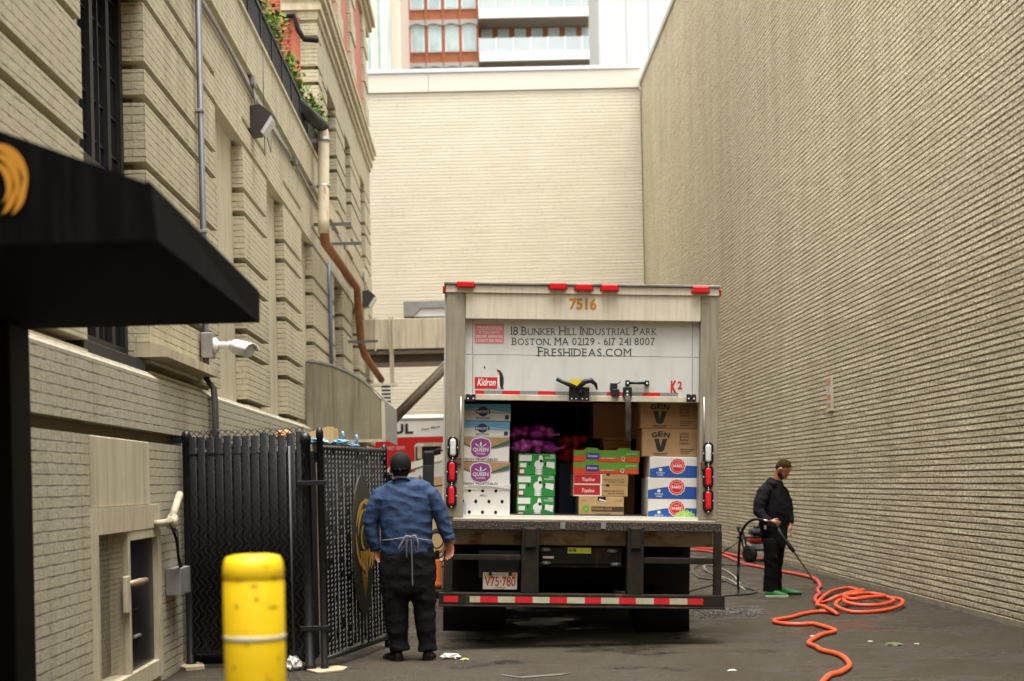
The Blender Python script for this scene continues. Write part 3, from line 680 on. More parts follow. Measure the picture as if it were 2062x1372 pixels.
# sill beam, uprights, frame, bumper bar
x0, x1, z0, z1 = rect(897, 1068, 1440, 1099, 0.06)
b = B(); b.box(x0+0.02, x1-0.02, 0.03, 0.14, z0, z1-0.002, bev=0.006); b.build('sill_beam', m_sill, truck, local=True)
zb0, zb1 = rect(1100, 1194, 1250, 1218)[2:]
for px0, px1 in ((1048, 1083), (1258, 1291)):
    x0, x1, _, z1 = rect(px0, 1060, px1, 1195); b = B()
    b.box(x0, x1, -0.21, -0.05, zb1+0.002, z1, bev=0.01); b.box(x0+0.028, x1-0.028, -0.235, -0.211, zb1+0.42, z1-0.01, bev=0.01)
    b.build('bumper_upright', m_steel, truck, local=True)
for px0, px1 in ((894, 911), (1431, 1446)):
    x0, x1, _, z1 = rect(px0, 1068, px1, 1195); b = B(); b.box(x0, x1, -0.20, -0.13, zb1+0.002, z1-0.01, bev=0.006); b.build('bumper_frame_post', m_steel, truck, local=True)
for px0, px1, y0, y1 in ((912, 1047, 1115, 1126), (1292, 1430, 1122, 1134)):
    x0, x1, z0, z1 = rect(px0, y0, px1, y1); b = B(); b.box(x0, x1, -0.19, -0.13, z0, z1, bev=0.005); b.build('mid_rail', m_steel, truck, local=True)
x0, x1, z0, z1 = rect(884, 1193, 1451, 1219)
b = B(); b.box(x0, x1, -0.23, -0.10, z0+0.012, z1, bev=0.006); b.box(x0, x1, -0.26, -0.10, z0-0.004, z0+0.012, bev=0.003)
xs_ = [893, 922, 945, 966, 1002, 1036, 1072, 1106, 1141, 1177, 1210, 1246, 1280, 1316, 1348, 1384, 1416]
zt0, zt1 = rect(1000, 1199, 1300, 1211)[2:]
for i in range(0, len(xs_)-1):
    if xs_[i] == 922: continue
    p0, p1 = TL(xs_[i], 1205, -0.23), TL(xs_[i+1], 1205, -0.23)
    red = (i % 2 == 0) if i < 2 else (i % 2 == 1)
    b.quad(p0.x, p1.x, zt0, zt1, -0.2315, 1 if red else 2)
b.build('bumper_bar', [m_steel, mat('red reflective tape', (0.62, 0.02, 0.03), 0.35, col2=(0.42, 0.012, 0.02), vscale=14), m_tapewhite], truck, local=True)
# lift gear between the uprights
x0, x1, z0, z1 = rect(1088, 1102, 1250, 1140, 0.1)
b = B(); b.box(x0, x1, -0.02, 0.35, z0+0.02, z1, bev=0.01); b.box(x0-0.02, x1+0.02, 0.0, 0.3, z0-0.01, z0+0.018, bev=0.004)
a = TL(1143, 1103, -0.02); e = TL(1190, 1115, -0.02); b.quad(a.x, e.x, e.z, a.z, -0.0225, 1)
b.text('ROB', 0.026, (a.x+0.045, -0.024, e.z+0.016), mi=2, weight=0.03, width=0.07)
for px, py in ((1098, 1107), (1098, 1134), (1233, 1110), (1240, 1137)):
    q = TL(px, py, -0.03); b.tube([q+Vector((-0.035, 0, 0)), q+Vector((0.035, 0, 0))], 0.018, 10, 3); b.tube([q+Vector((-0.05, 0, 0)), q+Vector((0.05, 0, 0))], 0.009, 8, 3)
q = TL(1104, 1122, -0.022); b.quad(q.x-0.05, q.x+0.05, q.z-0.012, q.z+0.008, -0.0225, 4)
b.build('lift_gear', [m_steel, m_lime, m_blackink, m_galv, m_whiteink], truck, local=True)
# registration plate
x0, x1, z0, z1 = rect(972, 1153, 1041, 1187, -0.1)
b = B(); b.box(x0, x1, -0.105, -0.098, z0, z1, bev=0.003)
b.text('V75\u00b7780', (z1-z0)*0.56, ((x0+x1)/2, -0.1065, z0+(z1-z0)*0.20), mi=1, weight=0.012, width=(x1-x0)*0.90)
b.text('MASSACHUSETTS', (z1-z0)*0.13, ((x0+x1)/2, -0.1065, z0+(z1-z0)*0.82), mi=3, width=(x1-x0)*0.5)
b.quad(x0+0.175, x0+0.20, z1-0.035, z1-0.01, -0.106, 2) if False else None
b.quad(x1-0.05, x1-0.012, z1-0.045, z1-0.006, -0.1062, 2); b.quad(x0+0.008, x0+0.05, z1-0.028, z1-0.01, -0.1062, 4)
for fx in (0.17, 0.75): b.box(x0+(x1-x0)*fx, x0+(x1-x0)*(fx+0.09), -0.112, -0.1, z1-0.03, z1+0.01, 3)
b.text('COMMERCIAL', (z1-z0)*0.09, ((x0+x1)/2, -0.1065, z0+(z1-z0)*0.06), mi=1, width=(x1-x0)*0.35)
b.build('number_plate', [mat('dirty white plate', (0.66, 0.62, 0.52), 0.4, col2=(0.55, 0.50, 0.38), vscale=12, stain=(0.62, 0.36, 0.08), samt=0.9, sscale=(4, 1, 4), streak=(0.55, 0.66)), mat('plate red', (0.38, 0.02, 0.02), 0.5), mat('orange registration sticker', (0.72, 0.18, 0.03), 0.5), m_blackink, mat('tan sticker', (0.5, 0.4, 0.15), 0.5)], truck, local=True)
b = B(); b.box(x0-0.04, x1+0.02, -0.098, -0.05, z1-0.05, z1+0.20); b.build('plate_bracket', m_black, truck, local=True)
# chassis, axle, wheels, mud flaps
b = B()
for x in (-0.48, 0.36): b.box(x-0.04, x+0.04, 0.15, 10.2, 0.72, 0.95)
b.box(-1.1, 1.0, 0.6, 0.7, 0.85, 1.05); b.box(-1.2, 1.1, 0.20, 6.6, 1.0, 1.068)
b.tube([(-1.0, 1.95, 0.5), (-0.3, 1.95, 0.5), (-0.2, 1.95, 0.5), (0.1, 1.95, 0.5), (0.2, 1.95, 0.5), (0.9, 1.95, 0.5)], [0.07, 0.07, 0.16, 0.16, 0.07, 0.07], 12)
b.tube([(-0.05, 2.0, 0.52), (-0.05, 6.5, 0.75)], 0.06, 8)
b.tube([(0.75, 0.6, 0.45), (0.75, 2.6, 0.45)], 0.06, 8); b.box(-0.9, -0.3, 3.0, 4.6, 0.45, 0.95, bev=0.03)
b.box(-1.15, 1.05, 1.2, 1.26, 0.5, 0.98); b.box(-1.2, 1.1, 2.9, 2.95, 0.35, 0.98)
b.box(-1.20, -0.70, 2.96, 6.8, 0.28, 0.97, bev=0.03); b.box(0.60, 1.10, 2.96, 6.8, 0.28, 0.97, bev=0.03); b.box(-0.55, 0.5, 8.0, 10.0, 0.30, 1.0, bev=0.03); b.box(-0.65, 0.55, 2.6, 2.66, 0.22, 0.97)  # boxes added under the truck to block side light and darken the ground
b.build('chassis_and_light_blockers', m_blackmatte, truck, local=True)
def wheel(x, y, w_, r=0.50):
    zc = r + x*TR_TILT*1.0
    b = B(); b.lathe([(r*0.62, 0), (r*0.94, 0.0), (r, 0.04), (r, w_-0.04), (r*0.94, w_), (r*0.62, w_)], (x, y, zc), (1, 0, 0), 40)
    t = b.build('wheel', m_rubber, truck, local=True)
    b = B(); b.lathe([(r*0.61, 0.03), (r*0.57, 0.04), (r*0.45, 0.10), (r*0.2, 0.10), (r*0.18, 0.03), (0.0, 0.03)], (x, y, zc), (1, 0, 0), 30); b.build('rim', m_galv, t, local=True)
for x in (-1.27, -1.02, 0.66, 0.91): wheel(x, 1.95, 0.24)
for x in (-1.24, 0.85): wheel(x, 8.7, 0.28)
for px0, px1, y0, y1 in ((895, 1022, 1110, 1271), (1282, 1392, 1092, 1274)):
    x0, x1, z0, z1 = rect(px0, y0, px1, y1, 0.9); b = B()
    b.rings([[(x0 + (x1-x0)*i/6, 0.9 + 0.02*math.sin(3*t)+0.012*math.sin(i*2+t*4), z1 + (z0-z1)*t) for i in range(7)] + [(x1 - (x1-x0)*i/6, 0.912 + 0.02*math.sin(3*t)+0.012*math.sin((6-i)*2+t*4), z1 + (z0-z1)*t) for i in range(7)] for t in (0, 0.33, 0.66, 1.0)])
    b.build('mud_flap', m_rubber, truck, local=True)
# cab with mirrors
b = B()
b.prism([(-1.18, 7.45, 0.55), (-1.18, 10.2, 0.55), (-1.18, 10.2, 1.45), (-1.18, 9.3, 1.6), (-1.18, 8.9, 2.45), (-1.18, 7.45, 2.55)], (2.25, 0, 0)); b.build('cab', m_whitebody, truck, local=True)
for s_, xm, xc in ((-1, TL(876, 945, 8.2).x, -1.18), (1, 1.42, 1.07)):
    z0, z1 = TL(876, 985, 8.2).z, TL(876, 908, 8.2).z
    b = B(); b.box(xm-0.085, xm+0.085, 8.16, 8.26, z0, z1, bev=0.03)
    b.tube([(xm, 8.21, z1-0.03), (xm-s_*0.15, 8.24, z1+0.03), (xc+s_*0.0, 8.3, z1-0.1)], 0.012, 6); b.tube([(xm, 8.21, z0+0.03), (xc, 8.3, z0+0.1)], 0.012, 6)
    mm = b.build('side_mirror', m_rubber, truck, local=True)
    b = B(); b.box(xm-0.075, xm+0.075, 8.15, 8.159, z0+0.04, z1-0.22, bev=0.003); b.build('mirror_glass', mat('mirror glass', (0.03, 0.035, 0.035), 0.12, spec=0.5), mm, local=True)

# ------------------------------------------------------------------ cargo (every crate its own thing, standing in the truck)
TM = Matrix.Translation(Vector((TX, TR_Y, 0))) @ Matrix.Rotation(0.012, 4, 'Z') @ Matrix.Rotation(TR_TILT, 4, 'Y')
m_card = mat('brown cardboard', (0.36, 0.215, 0.095), 0.8, col2=(0.31, 0.18, 0.075), vscale=8, bump=0.05)
m_cardd = mat('lighter cardboard', (0.47, 0.31, 0.14), 0.8, col2=(0.40, 0.26, 0.11), vscale=8)
m_cwhite = mat('white carton', (0.66, 0.65, 0.60), 0.6, col2=(0.58, 0.56, 0.50), vscale=7)
m_cblue = mat('deep blue print', (0.012, 0.075, 0.30), 0.5)
m_csky = mat('sky blue print', (0.10, 0.36, 0.58), 0.5, col2=(0.16, 0.42, 0.62), vscale=5)
m_cnavy = mat('navy print', (0.015, 0.03, 0.10), 0.5)
m_cgreen = mat('bright green carton', (0.015, 0.27, 0.045), 0.5, col2=(0.012, 0.22, 0.035), vscale=6)
m_cdgreen = mat('dark green print', (0.02, 0.12, 0.05), 0.5)
m_cpurple = mat('plum print', (0.24, 0.035, 0.20), 0.5)
m_corange = mat('orange red print', (0.70, 0.085, 0.02), 0.5)
m_clgreen = mat('leaf green print', (0.12, 0.34, 0.03), 0.5)
m_cred = mat('crimson print', (0.46, 0.015, 0.02), 0.5)
m_cdark = mat('dark brown print', (0.05, 0.03, 0.015), 0.6)
m_hole = mat('shaded hole', (0.008, 0.007, 0.006), 0.9)
m_cviolet = mat('violet print', (0.06, 0.05, 0.28), 0.5)
m_clettuce = mat('lettuce print', (0.20, 0.46, 0.06), 0.6, col2=(0.45, 0.62, 0.15), vscale=30, vamt=0.8)
CR_GROUP = 'crates of produce stacked in the truck'
def crate(name, label, px0, py0, px1, py1, dy, depth, mats, draw=None, cat='box', lid=False, skew=0.0):
    """carton whose face covers the measured rectangle at dy behind the truck's rear plane"""
    x0, x1, z0, z1 = rect(px0, py0, px1, py1, dy)
    b = B(); b.box(x0, x1, dy, dy+depth, z0+0.001, z1-0.001, 0, bev=0.006)
    if draw: draw(b, x0, x1, z0, z1, dy-0.0015)
    if skew: b.xform(Matrix.Translation(((x0+x1)/2, dy, z0)) @ Matrix.Rotation(skew, 4, 'Z') @ Matrix.Translation((-(x0+x1)/2, -dy, -z0)))
    b.xform(TM)
    return tag(b.build(name, mats), label, cat, CR_GROUP)
def curve_band(b, x0, x1, y, f_lo, f_hi, mi, n=16):
    for i in range(n):
        a, c = i/n, (i+1)/n; xa, xc = x0+(x1-x0)*a, x0+(x1-x0)*c
        if max(f_hi(a)-f_lo(a), f_hi(c)-f_lo(c)) < 1e-4: continue
        b.face([(xa, y, f_lo(a)), (xc, y, f_lo(c)), (xc, y, f_hi(c)+1e-5), (xa, y, f_hi(a)+1e-5)], mi)
def scrib(b, st, x, z, h, w_, y, mi, weight=0.01, up=(0, 0, 1)): b.text(st, h, (x, y, z), mi=mi, weight=weight, width=w_, up=up)
# left column ----------------------------------------------------
def d_blue(b, x0, x1, z0, z1, y):
    h, w_ = z1-z0, x1-x0
    curve_band(b, x0, x1, y, lambda t: z0+h*(0.62+0.10*math.sin(t*5)), lambda t: z1, 1)
    curve_band(b, x0, x1, y-0.0006, lambda t: z0+h*(0.52+0.08*math.sin(t*5+0.6)), lambda t: z0+h*(0.58+0.09*math.sin(t*5+0.4)), 1)
    b.disc((x0+x1)/2-w_*0.08, z0+h*0.56, w_*0.11, y-0.0012, 2, 20, rz=h*0.30)
    b.quad((x0+x1)/2-w_*0.23, (x0+x1)/2+w_*0.07, z0+h*0.42, z0+h*0.68, y-0.0018, 2)
    scrib(b, "MANN'S", (x0+x1)/2-w_*0.08, z0+h*0.46, h*0.17, w_*0.26, y-0.0024, 0, 0.02)
    scrib(b, 'BROCCOLINI', (x0+x1)/2-w_*0.08, z0+h*0.10, h*0.12, w_*0.28, y-0.001, 2, 0.02)
    b.quad(x1-w_*0.12, x1-w_*0.04, z0+h*0.1, z0+h*0.36, y-0.001, 2)
crate('vegetable_carton', 'topmost white and blue carton of the left stack, shaded by the roller door', 933, 814, 1029, 848, 0.24, 0.5, [m_cwhite, m_csky, m_cnavy], d_blue)
crate('vegetable_carton', 'sky blue and white broccolini carton directly on the upper brown and plum carton', 932, 849, 1027, 880, 0.20, 0.5, [m_cwhite, m_csky, m_cnavy], d_blue)
def d_queen(b, x0, x1, z0, z1, y):
    h, w_ = z1-z0, x1-x0; cx, cz = x0+w_*0.40, z0+h*0.55
    curve_band(b, x0, x1, y, lambda t: z0+h*(0.60+0.5*(t-0.42)**2), lambda t: z1-0.003, 1)
    curve_band(b, x0+w_*0.5, x1-0.004, y-0.0006, lambda t: z0+h*(0.48+0.22*t), lambda t: z0+h*(0.50+0.38*t), 3)
    curve_band(b, x0+w_*0.5, x1-0.004, y-0.0007, lambda t: z0+h*(0.45+0.20*t), lambda t: z0+h*(0.455+0.23*t), 2)
    curve_band(b, x0, x0+w_*0.25, y-0.0006, lambda t: z0+h*(0.72-0.2*t), lambda t: z0+h*(0.78-0.22*t), 3)
    rx, rz = w_*0.20, h*0.40
    hexa = [(-1, -0.45), (-0.72, -0.8), (0, -1), (0.72, -0.8), (1, -0.45), (1, 0.5), (0.75, 0.85), (0, 1.0), (-0.75, 0.85), (-1, 0.5)]
    b.face([(cx+px*(rx+0.008), y-0.0012, cz+pz*(rz+0.008)) for px, pz in hexa], 0)
    b.face([(cx+px*rx, y-0.0018, cz+pz*rz) for px, pz in hexa], 2)
    for k in (-2, -1, 0, 1, 2):
        a = k*0.42; b.face([(cx+dx*rx, y-0.0024, cz+rz*0.10+dz_*rz) for dx, dz_ in ((math.sin(a)*0.08-0.07, 0), (math.sin(a)*0.08+0.07, 0), (math.sin(a)*0.62+0.09, 0.34*math.cos(a)), (math.sin(a)*0.80, 0.58*math.cos(a)), (math.sin(a)*0.62-0.09, 0.34*math.cos(a)))], 3 if k % 2 else 0)
    scrib(b, 'QUEEN', cx, cz-rz*0.34, rz*0.36, rx*1.6, y-0.0026, 0, 0.02)
    scrib(b, 'VICTORIA', cx, cz-rz*0.66, rz*0.18, rx*1.0, y-0.0026, 0, 0.01)
    scrib(b, 'FRESH VEGETABLES', x0+w_*0.40, z0+h*0.05, h*0.09, w_*0.72, y-0.001, 4, 0.01)
crate('vegetable_carton', 'upper of the two brown and white cartons with a plum crest, under the blue carton', 930, 880, 1026, 930, 0.16, 0.5, [m_cwhite, m_card, m_cpurple, m_cdgreen, m_cdark], d_queen, skew=0.02)
crate('vegetable_carton', 'lower brown and white carton with a plum crest, resting on the white carton with holes', 929, 930, 1027, 979, 0.16, 0.5, [m_cwhite, m_card, m_cpurple, m_cdgreen, m_cdark], d_queen)
def d_holes(b, x0, x1, z0, z1, y):
    h, w_ = z1-z0, x1-x0
    for row, off, n in ((0.86, 0.17, 3), (0.53, 0.03, 4), (0.20, 0.17, 3)):
        for k in range(n): b.disc(x0+w_*(off+0.27*k), z0+h*row, w_*0.033, y, 1, 12, rz=h*0.058)
    scrib(b, 'HPF3CT', x0+w_*0.45, z0+h*0.68, h*0.06, w_*0.14, y, 2); b.quad(x0+w_*0.03, x0+w_*0.10, z0+h*0.1, z0+h*0.5, y, 3)
    b.prism([(x0-0.004, y-0.002, z1-0.012), (x0+w_*0.3, y-0.01, z1+0.006), (x0+w_*0.7, y-0.012, z1-0.004), (x1+0.006, y-0.004, z1+0.022), (x1, y-0.002, z1-0.03), (x0, y-0.002, z1-0.035)], (0, -0.003, 0), 0)
crate('vegetable_carton', 'white carton punched with dark oval holes at the bottom of the left stack', 929, 979, 1027, 1045, 0.14, 0.5, [m_cwhite, m_hole, m_greytxt, mat('pale blue print', (0.36, 0.42, 0.52), 0.6)], d_holes)
# green cartons ---------------------------------------------------
def d_green(b, x0, x1, z0, z1, y):
    h, w_ = z1-z0, x1-x0
    b.quad(x0+w_*0.03, x0+w_*0.36, z0+h*0.66, z0+h*0.93, y, 1); b.quad(x0+w_*0.05, x0+w_*0.22, z0+h*0.36, z0+h*0.56, y, 1)
    b.quad(x0+0.002, x0+w_*0.10, z0+0.004, z0+h*0.33, y, 2); b.quad(x0+w_*0.05, x0+w_*0.16, z0+h*0.08, z0+h*0.26, y-0.0005, 1)
    b.face([(x0+w_*0.10, y, z0+0.004), (x0+w_*0.2, y, z0+0.004), (x0+w_*0.10, y, z0+h*0.33)], 2)
    # round fruit shapes
    b.disc(x0+w_*0.55, z0+h*0.50, w_*0.12, y-0.0004, 1, 18, rz=h*0.20); b.disc(x0+w_*0.60, z0+h*0.74, w_*0.055, y-0.0006, 1, 14, rz=h*0.20)
    b.disc(x0+w_*0.61, z0+h*0.66, w_*0.04, y-0.001, 3, 12, rz=h*0.08)
    for k in range(4): b.disc(x0+w_*0.55, z0+h*(0.06+0.08*k), w_*0.10, y-0.0005-0.0002*k, 1, 14, rz=h*0.038)
    b.face([(x0+w_*0.74, y, z0+h*0.40), (x0+w_*0.96, y, z0+h*0.30), (x0+w_*0.97, y, z0+h*0.60), (x0+w_*0.76, y, z0+h*0.64)], 1)
    scrib(b, 'HASS', x0+w_*0.90, z0+h*0.88, h*0.07, w_*0.12, y, 1, 0.02); scrib(b, 'AVOCADOS', x0+w_*0.84, z0+h*0.78, h*0.08, w_*0.26, y, 1, 0.02)
    b.quad(x0+w_*0.28, x0+w_*0.32, z0+h*0.46, z0+h*0.60, y, 3); b.quad(x0+w_*0.70, x0+w_*0.74, z0+h*0.44, z0+h*0.58, y, 3)
for i, (y0, y1, x_, lb) in enumerate(((914, 957, 1044, 'bright green avocado carton with the purple net bags lying on it'), (957, 1000, 1042, 'middle bright green avocado carton between two others like it'), (1000, 1044, 1041, 'bottom bright green avocado carton standing on the truck floor'))):
    crate('avocado_carton', lb, x_, y0, x_+76, y1, 0.30, 0.45, [m_cgreen, m_whiteink, mat('maroon print', (0.22, 0.02, 0.015), 0.6) if i == 0 else bpy.data.materials['maroon print'], m_blackink], d_green, skew=0.012*(i-1))
# middle stack ----------------------------------------------------
def d_tray(b, x0, x1, z0, z1, y):
    h, w_ = z1-z0, x1-x0
    curve_band(b, x0+0.003, x1-0.003, y, lambda t: z0+h*(0.45+0.10*math.sin(t*6+1)), lambda t: z1-0.004, 1)
    for cx_ in (0.27, 0.76): b.prism([(x0+w_*(cx_-0.13), y+0.002, z1-0.01), (x0+w_*(cx_+0.13), y+0.002, z1-0.01), (x0+w_*(cx_+0.08), y+0.002, z1+0.020), (x0+w_*(cx_-0.07), y+0.002, z1+0.024)], (0, 0.006, 0), 1)
    b.quad(x0+w_*0.19, x0+w_*0.39, z0+h*0.22, z0+h*0.76, y-0.001, 2); scrib(b, 'Divemex', x0+w_*0.29, z0+h*0.42, h*0.20, w_*0.15, y-0.0016, 3, 0.01)
    scrib(b, 'sweet bell peppers', x0+w_*0.52, z0+h*0.30, h*0.10, w_*0.22, y-0.001, 3); scrib(b, 'Q', x0+w_*0.75, z0+h*0.14, h*0.34, w_*0.055, y-0.001, 3, 0.0)
    scrib(b, 'greenhouse', x0+w_*0.88, z0+h*0.68, h*0.10, w_*0.16, y-0.001, 3)
crate('pepper_tray', 'upper green and red printed tray on top of the middle stack', 1156, 907, 1289, 931, 0.30, 0.42, [m_corange, m_clgreen, m_cviolet, m_whiteink], d_tray, 'tray', skew=-0.05)
crate('pepper_tray', 'lower green and red printed tray, lying on the crimson and cardboard trays', 1155, 931, 1287, 955, 0.30, 0.42, [m_corange, m_clgreen, m_cviolet, m_whiteink], d_tray, 'tray', skew=-0.03)
def d_top(b, x0, x1, z0, z1, y):
    h, w_ = z1-z0, x1-x0
    b.quad(x0+0.002, x0+w_*0.52, z0+0.002, z1-0.002, y, 2); b.quad(x0+0.003, x0+w_*0.49, z0+h*0.12, z1-0.003, y-0.0006, 1)
    scrib(b, 'Topline', x0+w_*0.26, z0+h*0.36, h*0.32, w_*0.24, y-0.0012, 3, 0.006, (0.25, 0, 1))
    scrib(b, 'GREENHOUSE | CULTIVE', x0+w_*0.74, z0+h*0.42, h*0.13, w_*0.38, y, 4, 0.01); scrib(b, 'GROWN | EN SERRE', x0+w_*0.78, z0+h*0.20, h*0.13, w_*0.30, y, 4, 0.01)
    b.disc(x0+w_*0.63, z1-0.004, w_*0.04, y-0.0003, 4, 12, rz=h*0.12)
crate('tomato_tray', 'upper cardboard tray with a crimson panel and white script in the middle stack', 1156, 955, 1266, 977, 0.28, 0.42, [m_cardd, m_cred, m_whiteink, m_whiteink, m_cdark], d_top, 'tray')
crate('tomato_tray', 'lower cardboard tray with a crimson panel, on the plain tan pepper carton', 1155, 977, 1265, 1000, 0.28, 0.42, [m_cardd, m_cred, m_whiteink, m_whiteink, m_cdark], d_top, 'tray')
def d_poiv(b, x0, x1, z0, z1, y):
    h, w_ = z1-z0, x1-x0
    b.disc(x0+w_*0.16, z0+h*0.46, w_*0.08, y, 1, 18); b.disc(x0+w_*0.16, z0+h*0.44, w_*0.03, y-0.0006, 0, 12)
    b.quad(x0+w_*0.28, x1-0.003, z0+h*0.34, z0+h*0.56, y, 2); scrib(b, 'POIVRONS DOUX', x0+w_*0.52, z0+h*0.40, h*0.11, w_*0.44, y-0.0006, 0, 0.01)
    scrib(b, 'COLOURS EN SERRE', x0+w_*0.54, z0+h*0.18, h*0.09, w_*0.36, y, 2); b.quad(x0+w_*0.42, x0+w_*0.60, z0+h*0.80, z1-0.003, y, 3)
    b.face([(x0+w_*0.44, y-0.0006, z0+h*0.84), (x0+w_*0.60, y-0.0006, z0+h*0.78), (x0+w_*0.60, y-0.0006, z0+h*0.82), (x0+w_*0.46, y-0.0006, z0+h*0.9)], 4)
    b.quad(x0+w_*0.05, x0+w_*0.17, z0+h*0.80, z0+h*0.815, y, 2); b.quad(x0+w_*0.82, x0+w_*0.95, z0+h*0.80, z0+h*0.815, y, 2)
crate('pepper_carton', 'tan carton with a green disc and dark label strip on the truck floor', 1166, 1000, 1257, 1046, 0.26, 0.42, [m_cardd, m_clgreen, m_cdark, m_hole, m_whiteink], d_poiv)
def d_plain(b, x0, x1, z0, z1, y):
    b.quad(x0, x1, z0+(z1-z0)*0.985, z0+(z1-z0)*0.99, y, 1)
crate('cardboard_box', 'plain brown cardboard box high up behind the hanging strap', 1197, 812, 1286, 884, 0.85, 0.45, [m_card, m_cdark], d_plain)
def d_small(b, x0, x1, z0, z1, y):
    h, w_ = z1-z0, x1-x0
    for k, (a, c) in enumerate(((0.05, 0.7), (0.55, 0.9), (0.3, 0.9), (0.05, 0.85), (0.5, 0.9))): b.quad(x0+w_*a, x0+w_*c, z0+h*(0.84-0.15*k), z0+h*(0.87-0.15*k), y, 1)
    scrib(b, 'PEPPERS', x0+w_*0.5, z0+h*0.06, h*0.12, w_*0.4, y, 1, 0.02)
crate('cardboard_box', 'small light cardboard box half hidden behind the green and red trays', 1217, 880, 1273, 934, 0.80, 0.4, [m_cardd, m_cdark], d_small)
crate('cardboard_box', 'shaded brown box deep behind the middle stack holding up the small box', 1188, 934, 1280, 1042, 0.82, 0.4, [m_card, m_cdark], d_plain)
# right stack -----------------------------------------------------
def d_gen(b, x0, x1, z0, z1, y):
    h, w_ = z1-z0, x1-x0; cx = x0+w_*0.33
    b.face([(cx-w_*0.115, y, z0+h*0.64), (cx-w_*0.03, y, z0+h*0.64), (cx+0.0, y, z0+h*0.36), (cx+w_*0.035, y, z0+h*0.64), (cx+w_*0.12, y, z0+h*0.64), (cx+w_*0.065, y, z0+h*0.24), (cx+w_*0.03, y, z0+h*0.18), (cx-w_*0.03, y, z0+h*0.18), (cx-w_*0.065, y, z0+h*0.24)], 1)
    for ch, dx, rot in (('G', -0.105, 0.2), ('E', 0.0, 0), ('N', 0.105, -0.2)):
        b.text(ch, h*0.17, (cx+w_*dx, y, z0+h*(0.70+(0.035 if dx == 0 else 0))), right=(math.cos(rot), 0, math.sin(rot)), up=(-math.sin(rot), 0, math.cos(rot)), mi=1, weight=0.04, width=w_*0.10)
    for k, st in enumerate(('Lettuce', 'Boston', 'Butter', 'Lettuce')): scrib(b, st, x0+w_*0.755, z0+h*(0.80-0.115*k), h*0.085, w_*0.16, y, 1, 0.012)
    b.disc(x0+w_*0.92, z0+h*0.76, w_*0.04, y, 2, 16); b.disc(x0+w_*0.92, z0+h*0.76, w_*0.028, y-0.0005, 0, 14)
    for k in range(3): b.quad(x0+w_*0.68, x0+w_*(0.94-0.05*k), z0+h*(0.26-0.07*k), z0+h*(0.28-0.07*k), y, 1)
    b.quad(x0+w_*0.20, x0+w_*0.46, z0+h*0.10, z0+h*0.125, y, 1); b.quad(x0+w_*0.22, x0+w_*0.44, z0+h*0.05, z0+h*0.07, y, 1)
crate('lettuce_box', 'upper brown lettuce box with a big black V, cut off by the roller door', 1291, 808, 1408, 864, 0.24, 0.5, [m_card, m_blackink, mat('faint red print', (0.30, 0.10, 0.05), 0.7)], d_gen)
crate('lettuce_box', 'lower brown lettuce box with a big black V, on the white and blue boxes', 1294, 864, 1406, 920, 0.20, 0.5, [m_card, m_blackink, bpy.data.materials['faint red print']], d_gen)
def d_baby(low):
    def f(b, x0, x1, z0, z1, y):
        h, w_ = z1-z0, x1-x0
        curve_band(b, x0+0.002, x1-0.002, y, lambda t: z0+0.003, lambda t: z0+h*(0.40+0.20*math.sin(min(1, t*1.25+0.0)*math.pi*0.62)-0.06*max(0, t-0.6)), 1)
        b.disc(x0+w_*0.565, z0+h*0.56, w_*0.165, y-0.0006, 0, 72, wob=0.035, rz=h*0.38)
        b.disc(x0+w_*0.565, z0+h*0.56, w_*0.148, y-0.0012, 2, 72, wob=0.035, rz=h*0.345)
        b.disc(x0+w_*0.565, z0+h*0.56, w_*0.122, y-0.0016, 0, 32, rz=h*0.285); b.disc(x0+w_*0.565, z0+h*0.56, w_*0.115, y-0.002, 2, 32, rz=h*0.27)
        scrib(b, 'BABIES', x0+w_*0.565, z0+h*0.50, h*0.12, w_*0.19, y-0.0026, 0, 0.03); scrib(b, 'ORGANIC', x0+w_*0.565, z0+h*0.68, h*0.05, w_*0.12, y-0.0026, 0)
        b.disc(x0+w_*0.22, z0+h*0.37, w_*0.035, y-0.0006, 0, 14, rz=h*0.075); scrib(b, 'REPUBLICA', x0+w_*0.22, z0+h*0.19, h*0.075, w_*0.17, y-0.0006, 0, 0.01); scrib(b, 'FARMS', x0+w_*0.22, z0+h*0.08, h*0.07, w_*0.11, y-0.0006, 0, 0.01)
        if low:
            pts = []
            for k in range(26):
                t = math.pi*k/25; r_ = 1 + 0.12*math.sin(k*2.3)
                pts.append((x0+w_*(0.73-0.22*math.cos(t)*r_), y-0.003, z0+0.004+h*0.46*math.sin(t)*r_))
            b.face(pts[::-1], 3)
            for k in range(7): a = math.pi*(0.12+0.76*k/6); b.face([(x0+w_*0.71, y-0.0036, z0+0.005), (x0+w_*0.73, y-0.0036, z0+0.005), (x0+w_*(0.73-0.18*math.cos(a)), y-0.0036, z0+h*0.40*math.sin(a))], 0 if k % 2 else 3)
        if not low and False: pass
    return f
for i, (y0, y1, x_, lb) in enumerate(((920, 962, 1309, 'white and blue salad box with a torn red seal, under the brown lettuce boxes'), (962, 1005, 1305, 'white and blue salad box with a red seal in the middle of its stack'), (1005, 1048, 1305, 'white and blue salad box with a lettuce leaf at its corner, on the floor'))):
    crate('salad_box', lb, x_, y0, 1408, y1, 0.16, 0.5, [m_cwhite, m_cblue, m_cred if False else m_redink, m_clettuce], d_baby(i == 2))
